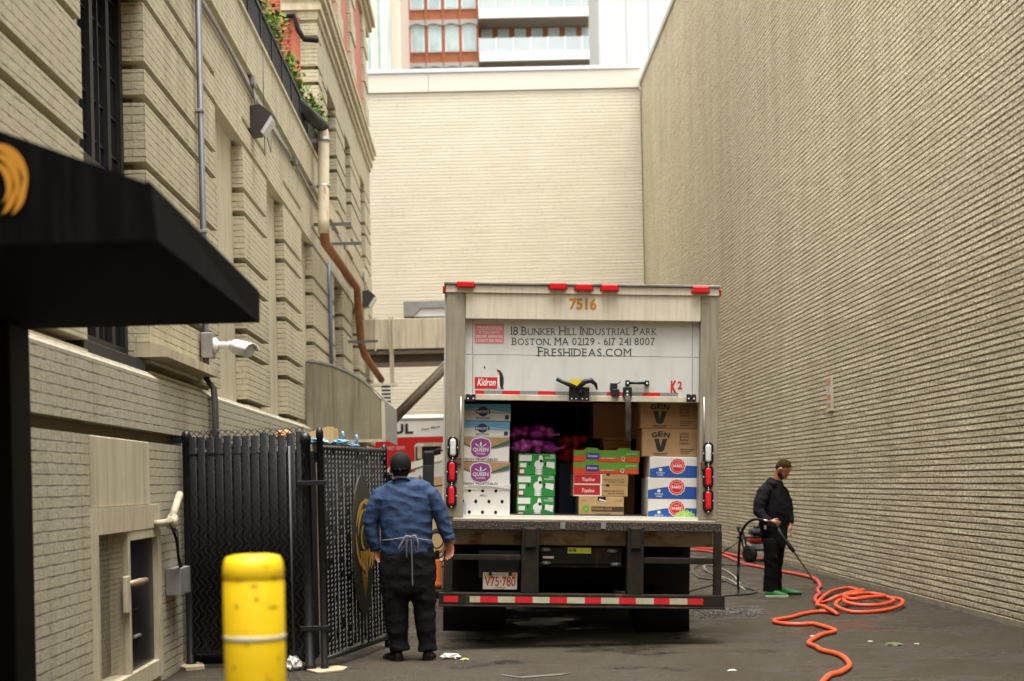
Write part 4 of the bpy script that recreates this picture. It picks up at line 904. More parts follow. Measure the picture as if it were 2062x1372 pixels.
# net bags --------------------------------------------------------
def netbag(name, label, px0, py0, px1, py1, dy, m, n, r, seed, m2=None):
    rnd = random.Random(seed); x0, x1, z0, z1 = rect(px0, py0, px1, py1, dy); b = B()
    k = 0
    while k < n:
        x, z, y = rnd.uniform(x0+r*0.8, x1-r*0.8), rnd.uniform(z0+r*0.8, z1-r*0.7), dy+rnd.uniform(r, 0.26)
        e = ((x-(x0+x1)/2)/((x1-x0)/2))**2
        if z > z1 - (z1-z0)*0.45*e: continue
        k += 1; b.ellipsoid((x, y, z), r*rnd.uniform(0.85, 1.1), r, r*rnd.uniform(0.8, 1.0), 0, 12)
    for q in (x0, x1):
        s_ = 1 if q == x1 else -1
        b.tube([(q-s_*0.05, dy+0.10, z0+0.05), (q+s_*0.02, dy+0.04, z0+0.06), (q+s_*0.06, dy+0.02, z0+0.07)], [0.035, 0.012, 0.02], 6, 1)
    b.xform(TM); me = remeshed(b, 0.011, 4)
    return tag(link_mesh(name, me, m, smooth=True), label, 'bag', 'net bags of vegetables in the truck')
m_onion = mat('purple netted skin', (0.16, 0.012, 0.17), 0.18, col2=(0.34, 0.03, 0.24), vscale=14, vamt=0.9, bump=0.35, bscale=140)
m_onion2 = mat('purple net', (0.10, 0.012, 0.13), 0.35)
netbag('onion_bag', 'upper purple net bag of red onions heaped on another bag', 1028, 854, 1116, 888, 0.38, m_onion, 34, 0.042, 3, m_onion2)
netbag('onion_bag', 'lower purple net bag of red onions sagging over the green cartons', 1034, 884, 1124, 915, 0.30, m_onion, 36, 0.042, 5, m_onion2)
m_tomato = mat('red tomato skin', (0.62, 0.02, 0.01), 0.25, col2=(0.5, 0.04, 0.015), vscale=20)
netbag('tomato_bag', 'red net bag of tomatoes in the gloom left of the middle stack', 1128, 872, 1192, 932, 1.0, m_tomato, 36, 0.045, 9)
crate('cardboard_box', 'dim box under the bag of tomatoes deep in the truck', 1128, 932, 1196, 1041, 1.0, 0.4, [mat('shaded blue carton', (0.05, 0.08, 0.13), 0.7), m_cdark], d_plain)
crate('cardboard_box', 'brown box deep behind the purple net bags and green cartons', 1036, 888, 1112, 1041, 0.80, 0.4, [m_card, m_cdark], d_plain)
# ------------------------------------------------------------------ things on and in front of the left wall
m_awn = mat('black awning canvas', (0.002, 0.002, 0.0022), 0.85, col2=(0.004, 0.004, 0.004), vscale=4, vamt=0.6, bump=0.1, bscale=200, spec=0.06, stain=(0.012, 0.012, 0.011), samt=0.8, sscale=(7, 7, 0.5))
m_gold = mat('gold emblem paint', (0.55, 0.24, 0.015), 0.5)
YN, YF = 4.3, 6.9
e_n, e_f = at(305, 372, YN), at(523, 590, YF)             # outer eave, near and far
bn, bf = at(318, 484, YN), at(523, 650, YF)               # valance bottom
wn = Vector((XW-0.05, YN, e_n.z + (e_n.x-XW)*0.392)); wf = Vector((XW-0.05, YF, e_f.z + (e_f.x-XW)*0.392))
wbn, wbf = Vector((XW-0.05, YN, bn.z)), Vector((XW-0.05, YF, bf.z - 0.01))
aw = thing('awning', 'black canvas entrance awning with a gold lion emblem on its end, upper left', 'awning', (e_f.x-0.5, 5.6, bf.z))
b = B()
for q in ([wn, e_n, e_f, wf], [wn, wbn, bn, e_n], [e_n, bn, bf, e_f], [wf, e_f, bf, wbf], [wbn, wbf, bf, bn]): b.face(q)
bmesh.ops.remove_doubles(b.bm, verts=b.bm.verts[:], dist=1e-4); bmesh.ops.recalc_face_normals(b.bm, faces=b.bm.faces[:])
b.build('canopy', m_awn, aw)
b = B()
for p, q in ((bf, wbf), (e_n, e_f)): b.tube([p+Vector((-0.012, 0, 0.01)), q+Vector((-0.012, 0, 0.01))], 0.006, 6)
b.build('awning_frame', m_black, aw)
# lion's mane: gold curls, a disc of overlapping crescents
def crescents(place, sc):
    b = B()
    def cres(cx, cy, r0, a0, a1, th, y):
        n = 14; o_, i_ = [], []
        for k in range(n+1):
            t = k/n; a = a0+(a1-a0)*t; w_ = th*math.sin(math.pi*min(1, t*0.9+0.1))
            o_.append(place((cx+r0*math.cos(a))*sc, (cy+r0*math.sin(a))*sc, y)); i_.append(place((cx+(r0-w_)*math.cos(a))*sc, (cy+(r0-w_)*math.sin(a))*sc, y))
        for k in range(n):
            try: b.face([o_[k], o_[k+1], i_[k+1], i_[k]])
            except Exception: pass
    for k, (cx, cy, r, a0, a1, th) in enumerate(((0, 0, 1.0, 1.9, -0.5, 0.30), (-0.06, -0.08, 0.80, 1.7, -0.9, 0.26), (-0.12, -0.15, 0.60, 1.6, -1.2, 0.24), (0.05, -0.25, 0.9, 0.3, -1.15, 0.24), (-0.1, -0.35, 0.72, 0.1, -1.3, 0.22),
                                           (-0.35, 0.0, 0.95, 2.9, 1.2, 0.2), (-0.4, 0.0, 0.7, 3.2, 1.3, 0.18), (-0.45, -0.1, 0.9, 4.3, 2.9, 0.2), (-0.3, -0.35, 0.7, 4.9, 3.6, 0.18), (-0.4, -0.1, 0.35, 5.0, 1.0, 0.15))):
        cres(cx, cy, r, a0, a1, th, 0.0004*k)
    return b
cl = at(-2, 360, YN)
crescents(lambda x, z, y: Vector((cl.x+x*0.85, YN-0.006-y, cl.z+z)), 0.105).build('lion_emblem', m_gold, aw)
# dark pier at the picture's left edge, carrying the awning
m_pier = mat('near black painted pier', (0.006, 0.0045, 0.0025), 0.7, col2=(0.014, 0.009, 0.004), vscale=2.0, vamt=0.7, spec=0.15)
pr = at(66, 900, 6.76)
b = B(); b.box(XW+0.072, pr.x, 6.45, 6.75, 0, bf.z-0.02, bev=0.012); b.box(XW+0.072, pr.x+0.03, 6.42, 6.78, 0, 0.16, bev=0.01)
tag(b.build('pier', m_pier), 'dark painted pier holding up the far end of the black awning', 'pillar')

# utility hatch in the lower wall: cream frame, mesh half, black half
dr = thing('utility_door', 'cream framed utility door, half wire mesh and half black, low in the left wall', 'door', (XW, 10.6, DOOR[2]))
m_frame = mat('cream door frame paint', (0.52, 0.465, 0.33), 0.6, col2=(0.43, 0.37, 0.25), vscale=8, stain=(0.2, 0.14, 0.07), samt=0.5, sscale=(6, 6, 1))
y0, y1, z0, z1 = DOOR; xf = XW+0.10
ym = onx(265, 1200, xf).y
b = B()
b.box(XW-0.05, xf, y0-0.05, y0+0.04, z0-0.06, z1+0.06); b.box(XW-0.05, xf, y1-0.10, y1+0.02, z0-0.06, z1+0.06)
b.box(XW-0.05, xf, y0+0.042, y1-0.102, z1-0.12, z1+0.058); b.box(XW-0.05, xf, y0+0.042, y1-0.102, z0-0.058, z0+0.07)
b.box(XW-0.05, xf-0.01, ym-0.03, ym+0.03, z0+0.072, z1-0.122); b.box(XW-0.04, xf-0.005, ym+0.034, y1-0.104, z1-0.19, z1-0.122)
b.build('door_frame', m_frame, dr)
b = B(); b.box(XW-0.10, XW-0.06, y0, y1, z0, z1); b.build('backing', mat('murky khaki backing', (0.05, 0.04, 0.022), 0.8, col2=(0.03, 0.024, 0.012), vscale=3, stain=(0.14, 0.12, 0.07), samt=0.6, sscale=(6, 3, 0.6)), dr)
b = B(); k = 0
yy = y0+0.06
H = z1-z0-0.2
while yy < ym-0.03:                                   # expanded wire mesh
    for s_ in (-1, 1):
        n = 14
        for i in range(n):
            za, zc = z0+0.08+H*i/n, z0+0.08+H*(i+1)/n
            o_ = 0.018*(1 if (i % 2 == 0) == (s_ > 0) else -1)
            b.face([(xf-0.05, yy+o_-0.003, za), (xf-0.05, yy+o_+0.003, za), (xf-0.05, yy-o_+0.003, zc), (xf-0.05, yy-o_-0.003, zc)])
    yy += 0.036
b.build('wire_mesh', m_frame, dr)
b = B(); b.box(XW-0.04, xf-0.04, ym+0.034, y1-0.105, z0+0.075, z1-0.195, bev=0.01); b.box(XW+0.03, xf-0.03, ym+0.10, ym+0.36, z0+0.30, z0+0.52, bev=0.01); b.build('black_panel', mat('black hatch paint', (0.008, 0.008, 0.012), 0.35), dr)
b = B(); b.box(xf-0.04, xf-0.012, ym+0.15, ym+0.33, z0+0.31, z0+0.33, bev=0.004); b.build('handle', m_galv, dr)
b = B(); b.box(xf-0.03, xf+0.002, ym-0.14, ym-0.032, z0+0.52, z0+0.78, bev=0.006); b.build('lock_plate', m_frame, dr)
b = B(); b.tube([(xf-0.005, ym-0.02, z1-0.50), (xf+0.02, ym+0.16, z1-0.50), (xf+0.02, ym+0.38, z1-0.50)], [0.022, 0.03, 0.02], 8); b.build('latch_bar', mat('rusty bolt', (0.28, 0.16, 0.08), 0.5, 0.4, col2=(0.45, 0.43, 0.4), vscale=15), dr)
# meter box, white conduit, loose cable
p = onx(348, 1170, XW+0.1)
b = B(); b.box(XW+0.072, XW+0.20, p.y-0.16, p.y+0.22, p.z-0.11, p.z+0.11, bev=0.008); b.box(XW+0.202, XW+0.206, p.y+0.0, p.y+0.06, p.z-0.09, p.z+0.09)
tag(b.build('electrical_box', m_galv), 'grey electrical box on the wall between the utility door and the slatted fence', 'box')
q0, q1, q2 = onx(362, 995, XW+0.15), onx(346, 1050, XW+0.15), onx(315, 1054, XW+0.12)
b = B(); b.tube([q0, q1 + Vector((0, 0, 0.02)), q1, q2], [0.03, 0.03, 0.034, 0.022], 10); b.lathe([(0.045, -0.05), (0.045, 0.05)], q1, (q0-q1), 12)
tag(b.build('wall_pipe', m_frame), 'short bent cream pipe above the grey electrical box', 'pipe')
b = B(); c0 = q1+Vector((0.02, -0.02, -0.04)); b.tube([c0+Vector((0, -0.12, 0.02)), c0+Vector((0.03, -0.06, -0.10)), c0+Vector((0.02, 0.0, -0.03)), c0+Vector((0.02, 0.05, -0.25)), Vector((XW+0.17, p.y+0.02, p.z+0.11))], 0.013, 6)
b.tube([c0+Vector((0, 0.02, 0)), c0+Vector((0.03, 0.03, -0.3)), Vector((XW+0.15, p.y+0.06, p.z+0.11))], 0.011, 6)
tag(b.build('cable', m_rubber), 'black cable hanging from the bent cream pipe into the grey box', 'cable')

# tall conduit with camera
ptop, pbot = onx(400, 0, XW+0.06), onx(424, 880, XW+0.17)
yc = onx(412, 500, XW+0.06).y
cn = thing('conduit', 'grey vertical conduit running up the left wall past the white camera', 'pipe', (XW+0.07, yc, 0.9))
b = B()
b.tube([(XW+0.13, yc, 0.9), (XW+0.13, yc, CAMZ+0.8), (XW+0.12, yc, CAMZ+0.95), (XW+0.05, yc, CAMZ+1.05), (XW+0.05, yc, CAMZ+4.7)], 0.030, 10)
b.tube([(XW+0.13, yc-0.08, 0.9), (XW+0.13, yc-0.08, CAMZ+0.8), (XW+0.12, yc-0.07, CAMZ+0.95), (XW+0.04, yc-0.06, CAMZ+1.1)], 0.02, 8)
b.build('pipe', m_wire, cn)
for z in (CAMZ+0.55, CAMZ+2.45, CAMZ+3.6):
    b = B(); x = XW+0.13 if z < CAMZ+0.9 else XW+0.05
    b.box(XW+0.002, x+0.033, yc-0.035, yc+0.035, z-0.015, z+0.015, bev=0.004); b.build('pipe_strap', m_galv, cn)
zc = onx(418, 695, XW+0.1).z
cc = thing('security_camera', 'white bullet security camera on a grey junction box', 'camera', (XW+0.1, yc, zc))
b = B(); b.box(XW+0.02, XW+0.13, yc-0.09, yc+0.09, zc-0.11, zc+0.13, bev=0.01); b.build('junction_box', m_galv, cc)
a0 = Vector((XW+0.13, yc, zc+0.01)); a1 = a0+Vector((0.16, -0.06, -0.01)); a2 = at(492, 702, yc-0.45)
a2 = a0+Vector((0.30, -0.30, -0.06)); ax = Vector((0.62, -0.72, -0.22)).normalized()
b = B(); b.lathe([(0.075, 0), (0.075, 0.02), (0.05, 0.04), (0.035, 0.05)], a0, (1, 0, 0), 16); b.tube([a0, a0+Vector((0.1, -0.02, 0)), a1], [0.035, 0.033, 0.03], 12); b.ellipsoid(a1, 0.045, 0.045, 0.045); b.build('arm', m_white, cc)
s0 = a1+ax*0.02
b = B(); b.tube([s0, s0+ax*0.03, s0+ax*0.10, s0+ax*0.32, s0+ax*0.33], [0.02, 0.05, 0.065, 0.065, 0.05], 18); b.build('camera_body', mat('pale blue white housing', (0.55, 0.60, 0.68), 0.4), cc)
side = ax.cross(Vector((0, 0, 1))).normalized(); up = side.cross(ax)
b = B(); r_ = []
for t in (0.09, 0.38): r_.append([s0+ax*t + side*(0.078*math.cos(a)) + up*(0.074*math.sin(a)+0.004) for a in [math.pi*k/10 for k in range(11)]] + [s0+ax*t + side*(0.070*math.cos(a)) + up*(0.067*math.sin(a)+0.004) for a in [math.pi*(10-k)/10 for k in range(11)]])
b.rings(r_); b.build('sun_shield', m_white, cc)

# wall floodlights, cables, spur fittings
def floodlight(y, z, sc, lb):
    f = thing('floodlight', lb, 'lamp', (XW, y, z))
    b = B(); s_ = sc
    b.prism([(XW+0.0, y-0.16*s_, z+0.17*s_), (XW+0.14*s_, y-0.16*s_, z+0.19*s_), (XW+0.30*s_, y-0.16*s_, z+0.06*s_), (XW+0.13*s_, y-0.16*s_, z-0.20*s_), (XW+0.0, y-0.16*s_, z-0.22*s_)], (0, 0.32*s_, 0)); b.build('lamp_housing', mat('dark bronze housing', (0.025, 0.021, 0.017), 0.5) if 'dark bronze housing' not in bpy.data.materials else bpy.data.materials['dark bronze housing'], f)
    b = B(); b.prism([(XW+0.29*s_, y-0.150*s_, z+0.04*s_), (XW+0.315*s_, y-0.150*s_, z-0.02*s_), (XW+0.18*s_, y-0.150*s_, z-0.22*s_), (XW+0.14*s_, y-0.150*s_, z-0.19*s_)], (0, 0.30*s_, 0)); b.build('lamp_lens', mat('frosted lamp glass', (0.55, 0.57, 0.58), 0.3) if 'frosted lamp glass' not in bpy.data.materials else bpy.data.materials['frosted lamp glass'], f)
    b = B(); b.tube([(XW+0.05, y, z+0.18*s_), (XW+0.04, y+0.03, z+0.32*s_), (XW+0.02, y-0.02, z+0.50*s_)], 0.014, 6); b.box(XW, XW+0.06, y-0.10, y+0.06, z+0.48*s_, z+0.62*s_, bev=0.01); b.build('conduit_box', m_galv, f)
p = onx(527, 243, XW+0.12); floodlight(p.y, p.z, 0.85, 'dark wall floodlight with a pale lens under the parapet of the low wing')
p = onx(741, 602, XW+0.12); floodlight(p.y, p.z, 1.0, 'small far floodlight on the tall building above the beige duct')
b = B(); zc_ = CAMZ+4.74
pts = [(XW+0.02, y, zc_ + 0.02*math.sin(y*1.3) - 0.03*math.cos(y*0.7)) for y in [9 + 0.8*i for i in range(20)]]
b.tube(pts, 0.014, 5); b.tube([(p_[0]+0.008, p_[1], p_[2]-0.035-0.012*math.sin(p_[1]*2)) for p_ in pts], 0.010, 5)
p = onx(592, 325, XW+0.03); b.box(XW, XW+0.07, p.y-0.1, p.y+0.1, p.z-0.05, p.z+0.05)
b.tube([(XW+0.02, 17.8, zc_), (XW+0.05, 17.9, zc_-0.3), (XW+0.06, 18.2, zc_-0.45), (XW+0.03, 18.5, zc_-0.1)], 0.006, 5)
tag(b.build('cable', m_wire), 'pair of thin cables strung along the wall beneath the parapet', 'cable')
b = B(); b.tube([(XW+0.05, 17.75, CAMZ+5.5), (XW+0.045, 17.75, CAMZ+4.2)], 0.006, 5)
tag(b.build('cable', m_wire), 'thin cable dropping from the parapet edge past the near floodlight', 'cable')

# drain pipe with black top elbow, rusty lower run
def pp(x, y, d): return onx(x, y, XW+d)
dp = thing('drain_pipe', 'fat cream and rust drain pipe zigzagging down the corner of the tall building', 'pipe', (XW+0.1, 25, CAMZ+1))
A = onx(651, 262, XW+0.22); Bp = onx(652, 470, XW+0.22); Cp = onx(719, 580, XW+0.15); Dp = onx(727, 690, XW+0.15); E_ = onx(768, 765, XW+0.40)
b = B(); t0 = at(594, 205, A.y-1.2)
b.tube([t0, A+Vector((0, 0, 0.05))], 0.105, 14); b.build('black_elbow', m_black, dp)
b = B(); b.tube([A+Vector((-0.02, -0.05, 0.08)), A+Vector((0, 0, -0.1)), Bp+Vector((0, 0, 0.2)), Bp], 0.095, 14); b.build('upper_pipe', m_pipewhite, dp)
b = B(); b.tube([Bp+Vector((0, -0.0, 0.08)), Bp+Vector((0, 0.25, -0.12)), Cp, Cp+Vector((0, 0.12, -0.25)), Dp, Dp+Vector((0.05, 0.3, -0.25)), E_], 0.08, 14); b.build('lower_pipe', m_rust, dp)
for p_ in (A.lerp(Bp, 0.55), A.lerp(Bp, 0.1)):
    b = B(); b.lathe([(0.108, -0.03), (0.108, 0.03)], p_, (0, 0, 1), 16); b.box(XW, p_.x, p_.y-0.02, p_.y+0.02, p_.z-0.02, p_.z+0.02); b.build('pipe_collar', m_galv, dp)
# second, square black downpipe out of the terrace
b = B(); s0 = at(612, 258, 24.4); s1 = at(634, 275, 24.4); s2 = at(634, 320, 24.4)
b.tube([s0, s1, s2], [(0.09, 0.11)]*3, 8, ax=(0, 1, 0)); tag(b.build('downpipe', m_blackmatte), 'short square black downpipe leaving the terrace beside the fat drain pipe', 'pipe')
# slim blue grey service pipe
p0, p1 = onx(662, 500, XW+0.05), onx(668, 730, XW+0.05)
b = B(); b.tube([(XW+0.05, (p0.y+p1.y)/2, CAMZ+4.0), (XW+0.05, (p0.y+p1.y)/2, CAMZ+1.7)], 0.035, 8); tag(b.build('service_pipe', mat('slate blue pipe', (0.10, 0.13, 0.18), 0.5)), 'slim slate blue pipe standing against the wall below the drain pipe bend', 'pipe')
# little brackets standing off the wall
for i, (x, y) in enumerate(((668, 452), (692, 491), (730, 688))):
    p = onx(x, y, XW+0.3); b = B(); b.box(XW, XW+0.62, p.y-0.02, p.y+0.02, p.z-0.025, p.z+0.025); b.box(XW+0.3, XW+0.34, p.y-0.025, p.y+0.025, p.z-0.10, p.z-0.026)
    tag(b.build('pipe_bracket', m_wire), ('small bracket sticking out beside the foot of the cream upper drain pipe', 'wall bracket sticking out right of the rusty sloping drain pipe', 'lowest wall bracket, crossing the rusty pipe above the metal hood')[i], 'bracket', 'brackets for the drain pipe')

# terrace railing and plants
rl = thing('railing', 'black iron railing along the terrace edge of the low wing', 'railing', (XW-0.3, 16, CAMZ+5.53))
b = B(); zr = CAMZ+5.53
for y in range(8, 25): b.box(XW-0.05, XW-0.0, y-0.02, y+0.02, zr-0.1, zr+0.55)
for z in (zr+0.05, zr+0.50): b.box(XW-0.055, XW+0.005, 7.5, 24.55, z, z+0.05)
b.build('rail_frame', m_black, rl)
b = B()
for k in range(280): y = 7.6+k*0.06; b.box(XW-0.035, XW-0.015, y, y+0.030, zr+0.1, zr+0.50)
b.build('bars', m_black, rl)
b = B(); b.box(XW-0.5, XW-0.07, 8, 24.5, zr+0.005, zr+0.50); tag(b.build('planter', m_blackmatte), 'long black planter box behind the terrace railing', 'planter')
m_leaf = mat('green leaves', (0.025, 0.085, 0.008), 0.6, spec=0.15, col2=(0.09, 0.13, 0.01), vscale=5, vamt=1.0)
m_leaf2 = mat('yellowing leaves', (0.22, 0.17, 0.02), 0.6, spec=0.15, col2=(0.36, 0.13, 0.025), vscale=6, vamt=0.7)
m_stem = mat('plant stem', (0.10, 0.07, 0.03), 0.8)
rnd = random.Random(11)
def shrub(x, y, z, h, w_, lb, n=420):
    s_ = thing('shrub', lb, 'plant', (x, y, z), 'shrubs in the terrace planter')
    b = B(); tips = []
    for k in range(9):
        t = Vector((x+rnd.uniform(-w_, w_)*0.8, y+rnd.uniform(-w_, w_), z+h*rnd.uniform(0.5, 1.0))); tips.append(t)
        b.tube([(x+rnd.uniform(-.05, .05), y, z), Vector((x, y, z)).lerp(t, 0.5)+Vector((rnd.uniform(-.08, .08), 0, 0.08)), t], [0.012, 0.009, 0.004], 5)
    b.build('stem', m_stem, s_)['kind'] = 'stuff'
    for nm, mm, cnt in (('foliage', m_leaf, n), ('yellow_foliage', m_leaf2, n//6)):
        b = B()
        for k in range(cnt):
            t = rnd.choice(tips); c = t + Vector((rnd.gauss(0, w_*0.32), rnd.gauss(0, w_*0.32), rnd.gauss(-0.06, h*0.24)))
            if c.z < z-0.12: c.z = z - rnd.uniform(0, 0.12)
            L = rnd.uniform(0.05, 0.11); d = Vector((rnd.uniform(-1, 1), rnd.uniform(-1, 1), rnd.uniform(-0.7, 0.7))).normalized(); s2 = d.orthogonal().normalized()*L*0.38; n2 = d.cross(s2).normalized()*L*0.1
            b.face([c-d*L*0.5, c+s2+n2, c+d*L*0.5, c-s2+n2])
        b.build(nm, mm, s_)
for i in range(9):
    y = 14.6 + i*1.18
    shrub(XW-0.20+rnd.uniform(-.08, .05), y, CAMZ+6.05, rnd.uniform(0.32, 0.55), rnd.uniform(0.20, 0.28), ('nearest %s', 'second nearest %s', 'third nearest %s', 'fourth nearest %s', 'middle %s', 'fourth farthest %s', 'third farthest %s', 'second farthest %s', 'farthest %s')[i] % 'leafy shrub growing over the terrace railing', 500)

# brick chimney line pipe on the red return wall
b = B(); b.tube([at(545, 35, 24.5), at(592, 32, 24.5), at(600, 60, 24.45), at(613, 80, 24.45), at(640, 82, 24.4)], 0.045, 8)
tag(b.build('downpipe', m_blackmatte), 'thin black pipe bending across the red brick return wall', 'pipe')

# curved sheet metal hood over the loading door
hy0, hy1 = 21.9, 25.2
hd = thing('loading_hood', 'large olive grey sheet metal hood curving out from the left wall', 'hood', (XW+0.6, hy0, CAMZ+0.7))
prof = [at(x, y, hy0) for x, y in ((615, 727), (640, 730), (668, 737), (695, 748), (720, 762), (742, 779), (760, 796), (771, 808))]
poly = [Vector((XW, hy0, at(615, 888, hy0).z))] + [Vector((XW, hy0, prof[0].z))] + prof[1:] + [at(772, 886, hy0)]
b = B(); b.prism(poly[::-1], (0, 0.02, 0)); b.build('side_sheet', m_hood, hd)
b = B(); pb = [p+Vector((0.03, -0.012, 0.02)) for p in poly[1:-1]]
for a_, c_ in zip(pb, pb[1:]): b.face([a_, c_, c_+Vector((0, hy1-hy0, 0)), a_+Vector((0, hy1-hy0, 0))]); b.face([a_, a_-Vector((0, 0, 0.03)), c_-Vector((0, 0, 0.03)), c_])
b.face([pb[-1], pb[-1]+Vector((0, hy1-hy0, 0)), poly[-1]+Vector((0.03, hy1-hy0, 0)), poly[-1]+Vector((0.03, -0.012, 0))])
b.build('top_sheet', m_galv, hd)
b = B(); l0, l1 = poly[0], poly[-1]
b.box(l0.x, l1.x+0.04, hy0-0.012, hy0+0.03, l0.z-0.04, l0.z+0.0); b.box(l1.x-0.02, l1.x+0.035, hy0-0.014, hy0-0.001, l1.z, prof[-1].z); b.build('edge_trim', m_beigemetal, hd)
b = B(); b.box(XW-0.05, l1.x-0.3, hy0+0.5, hy0+0.56, l0.z-0.5, l0.z-0.045); b.build('hood_bracket', m_beigemetal, hd)

# ------------------------------------------------------------------ slatted chain link enclosure
FP0, FP1 = ong(378, 1345), ong(632, 1350)
FH = 1.98
m_slat = mat('black privacy slat', (0.004, 0.0045, 0.005), 0.55, col2=(0.009, 0.009, 0.010), vscale=9, spec=0.25)
m_fpost = mat('black fence post paint', (0.005, 0.005, 0.006), 0.45, col2=(0.012, 0.012, 0.012), vscale=12, speck=(60, (0.3, 0.3, 0.28), 0.74, 0.7))
def fence_panel(parent, A, Bq, z0, z1, pitch, slat_w, chain, mslat, ztilt=0.0, gap=0.0):
    A, Bq = Vector(A), Vector(Bq); d = (Bq-A); L = d.length; d.normalize(); nrm = Vector((d.y, -d.x, 0))
    n = int(L/pitch); b = B(); rr = random.Random(3)
    for k in range(n):
        t = (k+0.5)*L/n
        if t < gap or t > L-gap: continue
        c = A + d*t + nrm*rr.uniform(-0.004, 0.004); zt = z1 - rr.uniform(0.0, 0.03) + ztilt*t; zb = z0 + rr.uniform(0.02, 0.06) + ztilt*t
        b.tube([c+Vector((0, 0, zb)), c+Vector((0, 0, zt))], [(slat_w*0.5, 0.003)]*2, 8, ax=d)
    b.build('privacy_slats', mslat, parent)
    b = B(); dm = chain; n = int(L/dm); m_ = int((z1-z0)/(dm)); ww = 0.0028
    for k in range(n+1):
        for ph in (0, 1):
            pts = []
            for i in range(m_+2):
                off = dm*0.5*(1 if (i+ph) % 2 else -1)
                q = A + d*min(max(k*dm+off, 0), L) + Vector((0, 0, z0 + min(i*dm, z1-z0+0.035) + ztilt*k*dm)) + nrm*(0.012*(1 if ph else -1))
                pts.append(q)
            for p_, q_ in zip(pts, pts[1:]):
                u = (q_-p_).normalized(); s_ = u.cross(nrm).normalized()*ww
                b.face([p_-s_+nrm*0.002, p_+s_+nrm*0.002, q_+s_+nrm*0.002, q_-s_+nrm*0.002]); 
    b.build('chain_link_mesh', m_wirefence, parent)
m_wirefence = mat('vinyl coated fence wire', (0.03, 0.03, 0.032), 0.3, spec=0.6)
m_glint = mat('painted glint grey', (0.22, 0.22, 0.22), 0.35)
fn = thing('slatted_fence', 'black chain link fence panel with dark privacy slats against the left wall', 'fence', ((FP0.x+FP1.x)/2, FP0.y, 0))
fence_panel(fn, (FP0.x+0.05, FP0.y-0.03, 0), (FP1.x-0.03, FP1.y-0.03, 0), 0.10, FH, 0.080, 0.075, 0.060, m_slat, gap=0.0)
def post(parent, x, y, h, r, nm='post'):
    b = B(); b.lathe([(r*1.25, 0), (r*1.25, 0.05), (r, 0.06), (r, h-0.08), (r*1.15, h-0.08), (r*1.15, h-0.03), (r*0.8, h), (0, h+0.015)], (x, y, 0), (0, 0, 1), 18); return b.build(nm, m_fpost, parent)
post(fn, FP0.x+0.03, FP0.y, FH+0.03, 0.036); post(fn, FP1.x-0.03, FP1.y, FH-0.02, 0.042)
for z in (0.14, FH-0.17):
    b = B(); b.tube([(FP0.x+0.03, FP0.y, z), (FP1.x-0.03, FP1.y, z)], 0.026, 10); b.build('rail', m_fpost, fn)
b = B(); b.tube([(FP0.x+0.15, FP0.y-0.02, 0.15), (FP0.x+0.15, FP0.y-0.02, FH-0.12)], [(0.012, 0.003)]*2, 6); b.tube([(FP1.x-0.16, FP1.y-0.02, 0.15), (FP1.x-0.16, FP1.y-0.02, FH-0.12)], [(0.012, 0.003)]*2, 6); b.build('tension_bar', m_wire, fn)
# gate standing open towards the truck
G0, G1 = ong(654, 1350), ong(782, 1303)
gt = thing('slatted_gate', 'black slatted chain link gate standing open beside the man in blue', 'gate', (G0.x, G0.y, 0))
fence_panel(gt, (G0.x+0.01, G0.y+0.02, 0), (G1.x, G1.y, 0), 0.08, FH-0.12, 0.085, 0.076, 0.075, m_slat)
post(gt, G0.x, G0.y, FH+0.02, 0.027, 'gate_post'); post(gt, G1.x, G1.y, FH-0.09, 0.027, 'gate_post')
for z in (0.09, FH-0.14):
    b = B(); b.tube([(G0.x, G0.y, z), (G1.x, G1.y, z)], 0.022, 10); b.build('rail', m_fpost, gt)
# pale grey dashes that paint glints of light onto the gate slats
b = B(); dg = Vector((G1.x-G0.x, G1.y-G0.y, 0)); Lg = dg.length; dg.normalize(); ng = Vector((dg.y, -dg.x, 0))
rr = random.Random(5)
for i in range(44):
    for k in range(int(Lg/0.085)):
        c = Vector((G0.x, G0.y, 0)) + dg*(0.05+k*0.085) + ng*0.020 + Vector((0, 0, 0.12+i*0.040))
        if rr.random() < 0.12: continue
        b.face([c, c+dg*0.034, c+dg*0.048+Vector((0, 0, 0.021)), c+dg*0.016+Vector((0, 0, 0.021))])
b.build('painted_glints', m_glint, gt)['kind'] = 'stuff'
b = B()
for z in (0.35, 1.55):
    b.box(FP1.x-0.10, G0.x+0.05, FP1.y-0.05, FP1.y+0.02, z-0.02, z+0.02, bev=0.004)
b.build('hinge', m_fpost, gt)
# wooden post and boards glimpsed between post and gate
b = B(); b.box(FP1.x+0.045, FP1.x+0.10, FP1.y+0.06, FP1.y+0.11, 0, 1.72); tag(b.build('timber_post', mat('weathered timber', (0.30, 0.19, 0.09), 0.8, col2=(0.5, 0.47, 0.4), vscale=9)), 'thin pale timber standing in the gap between fence and gate', 'post')
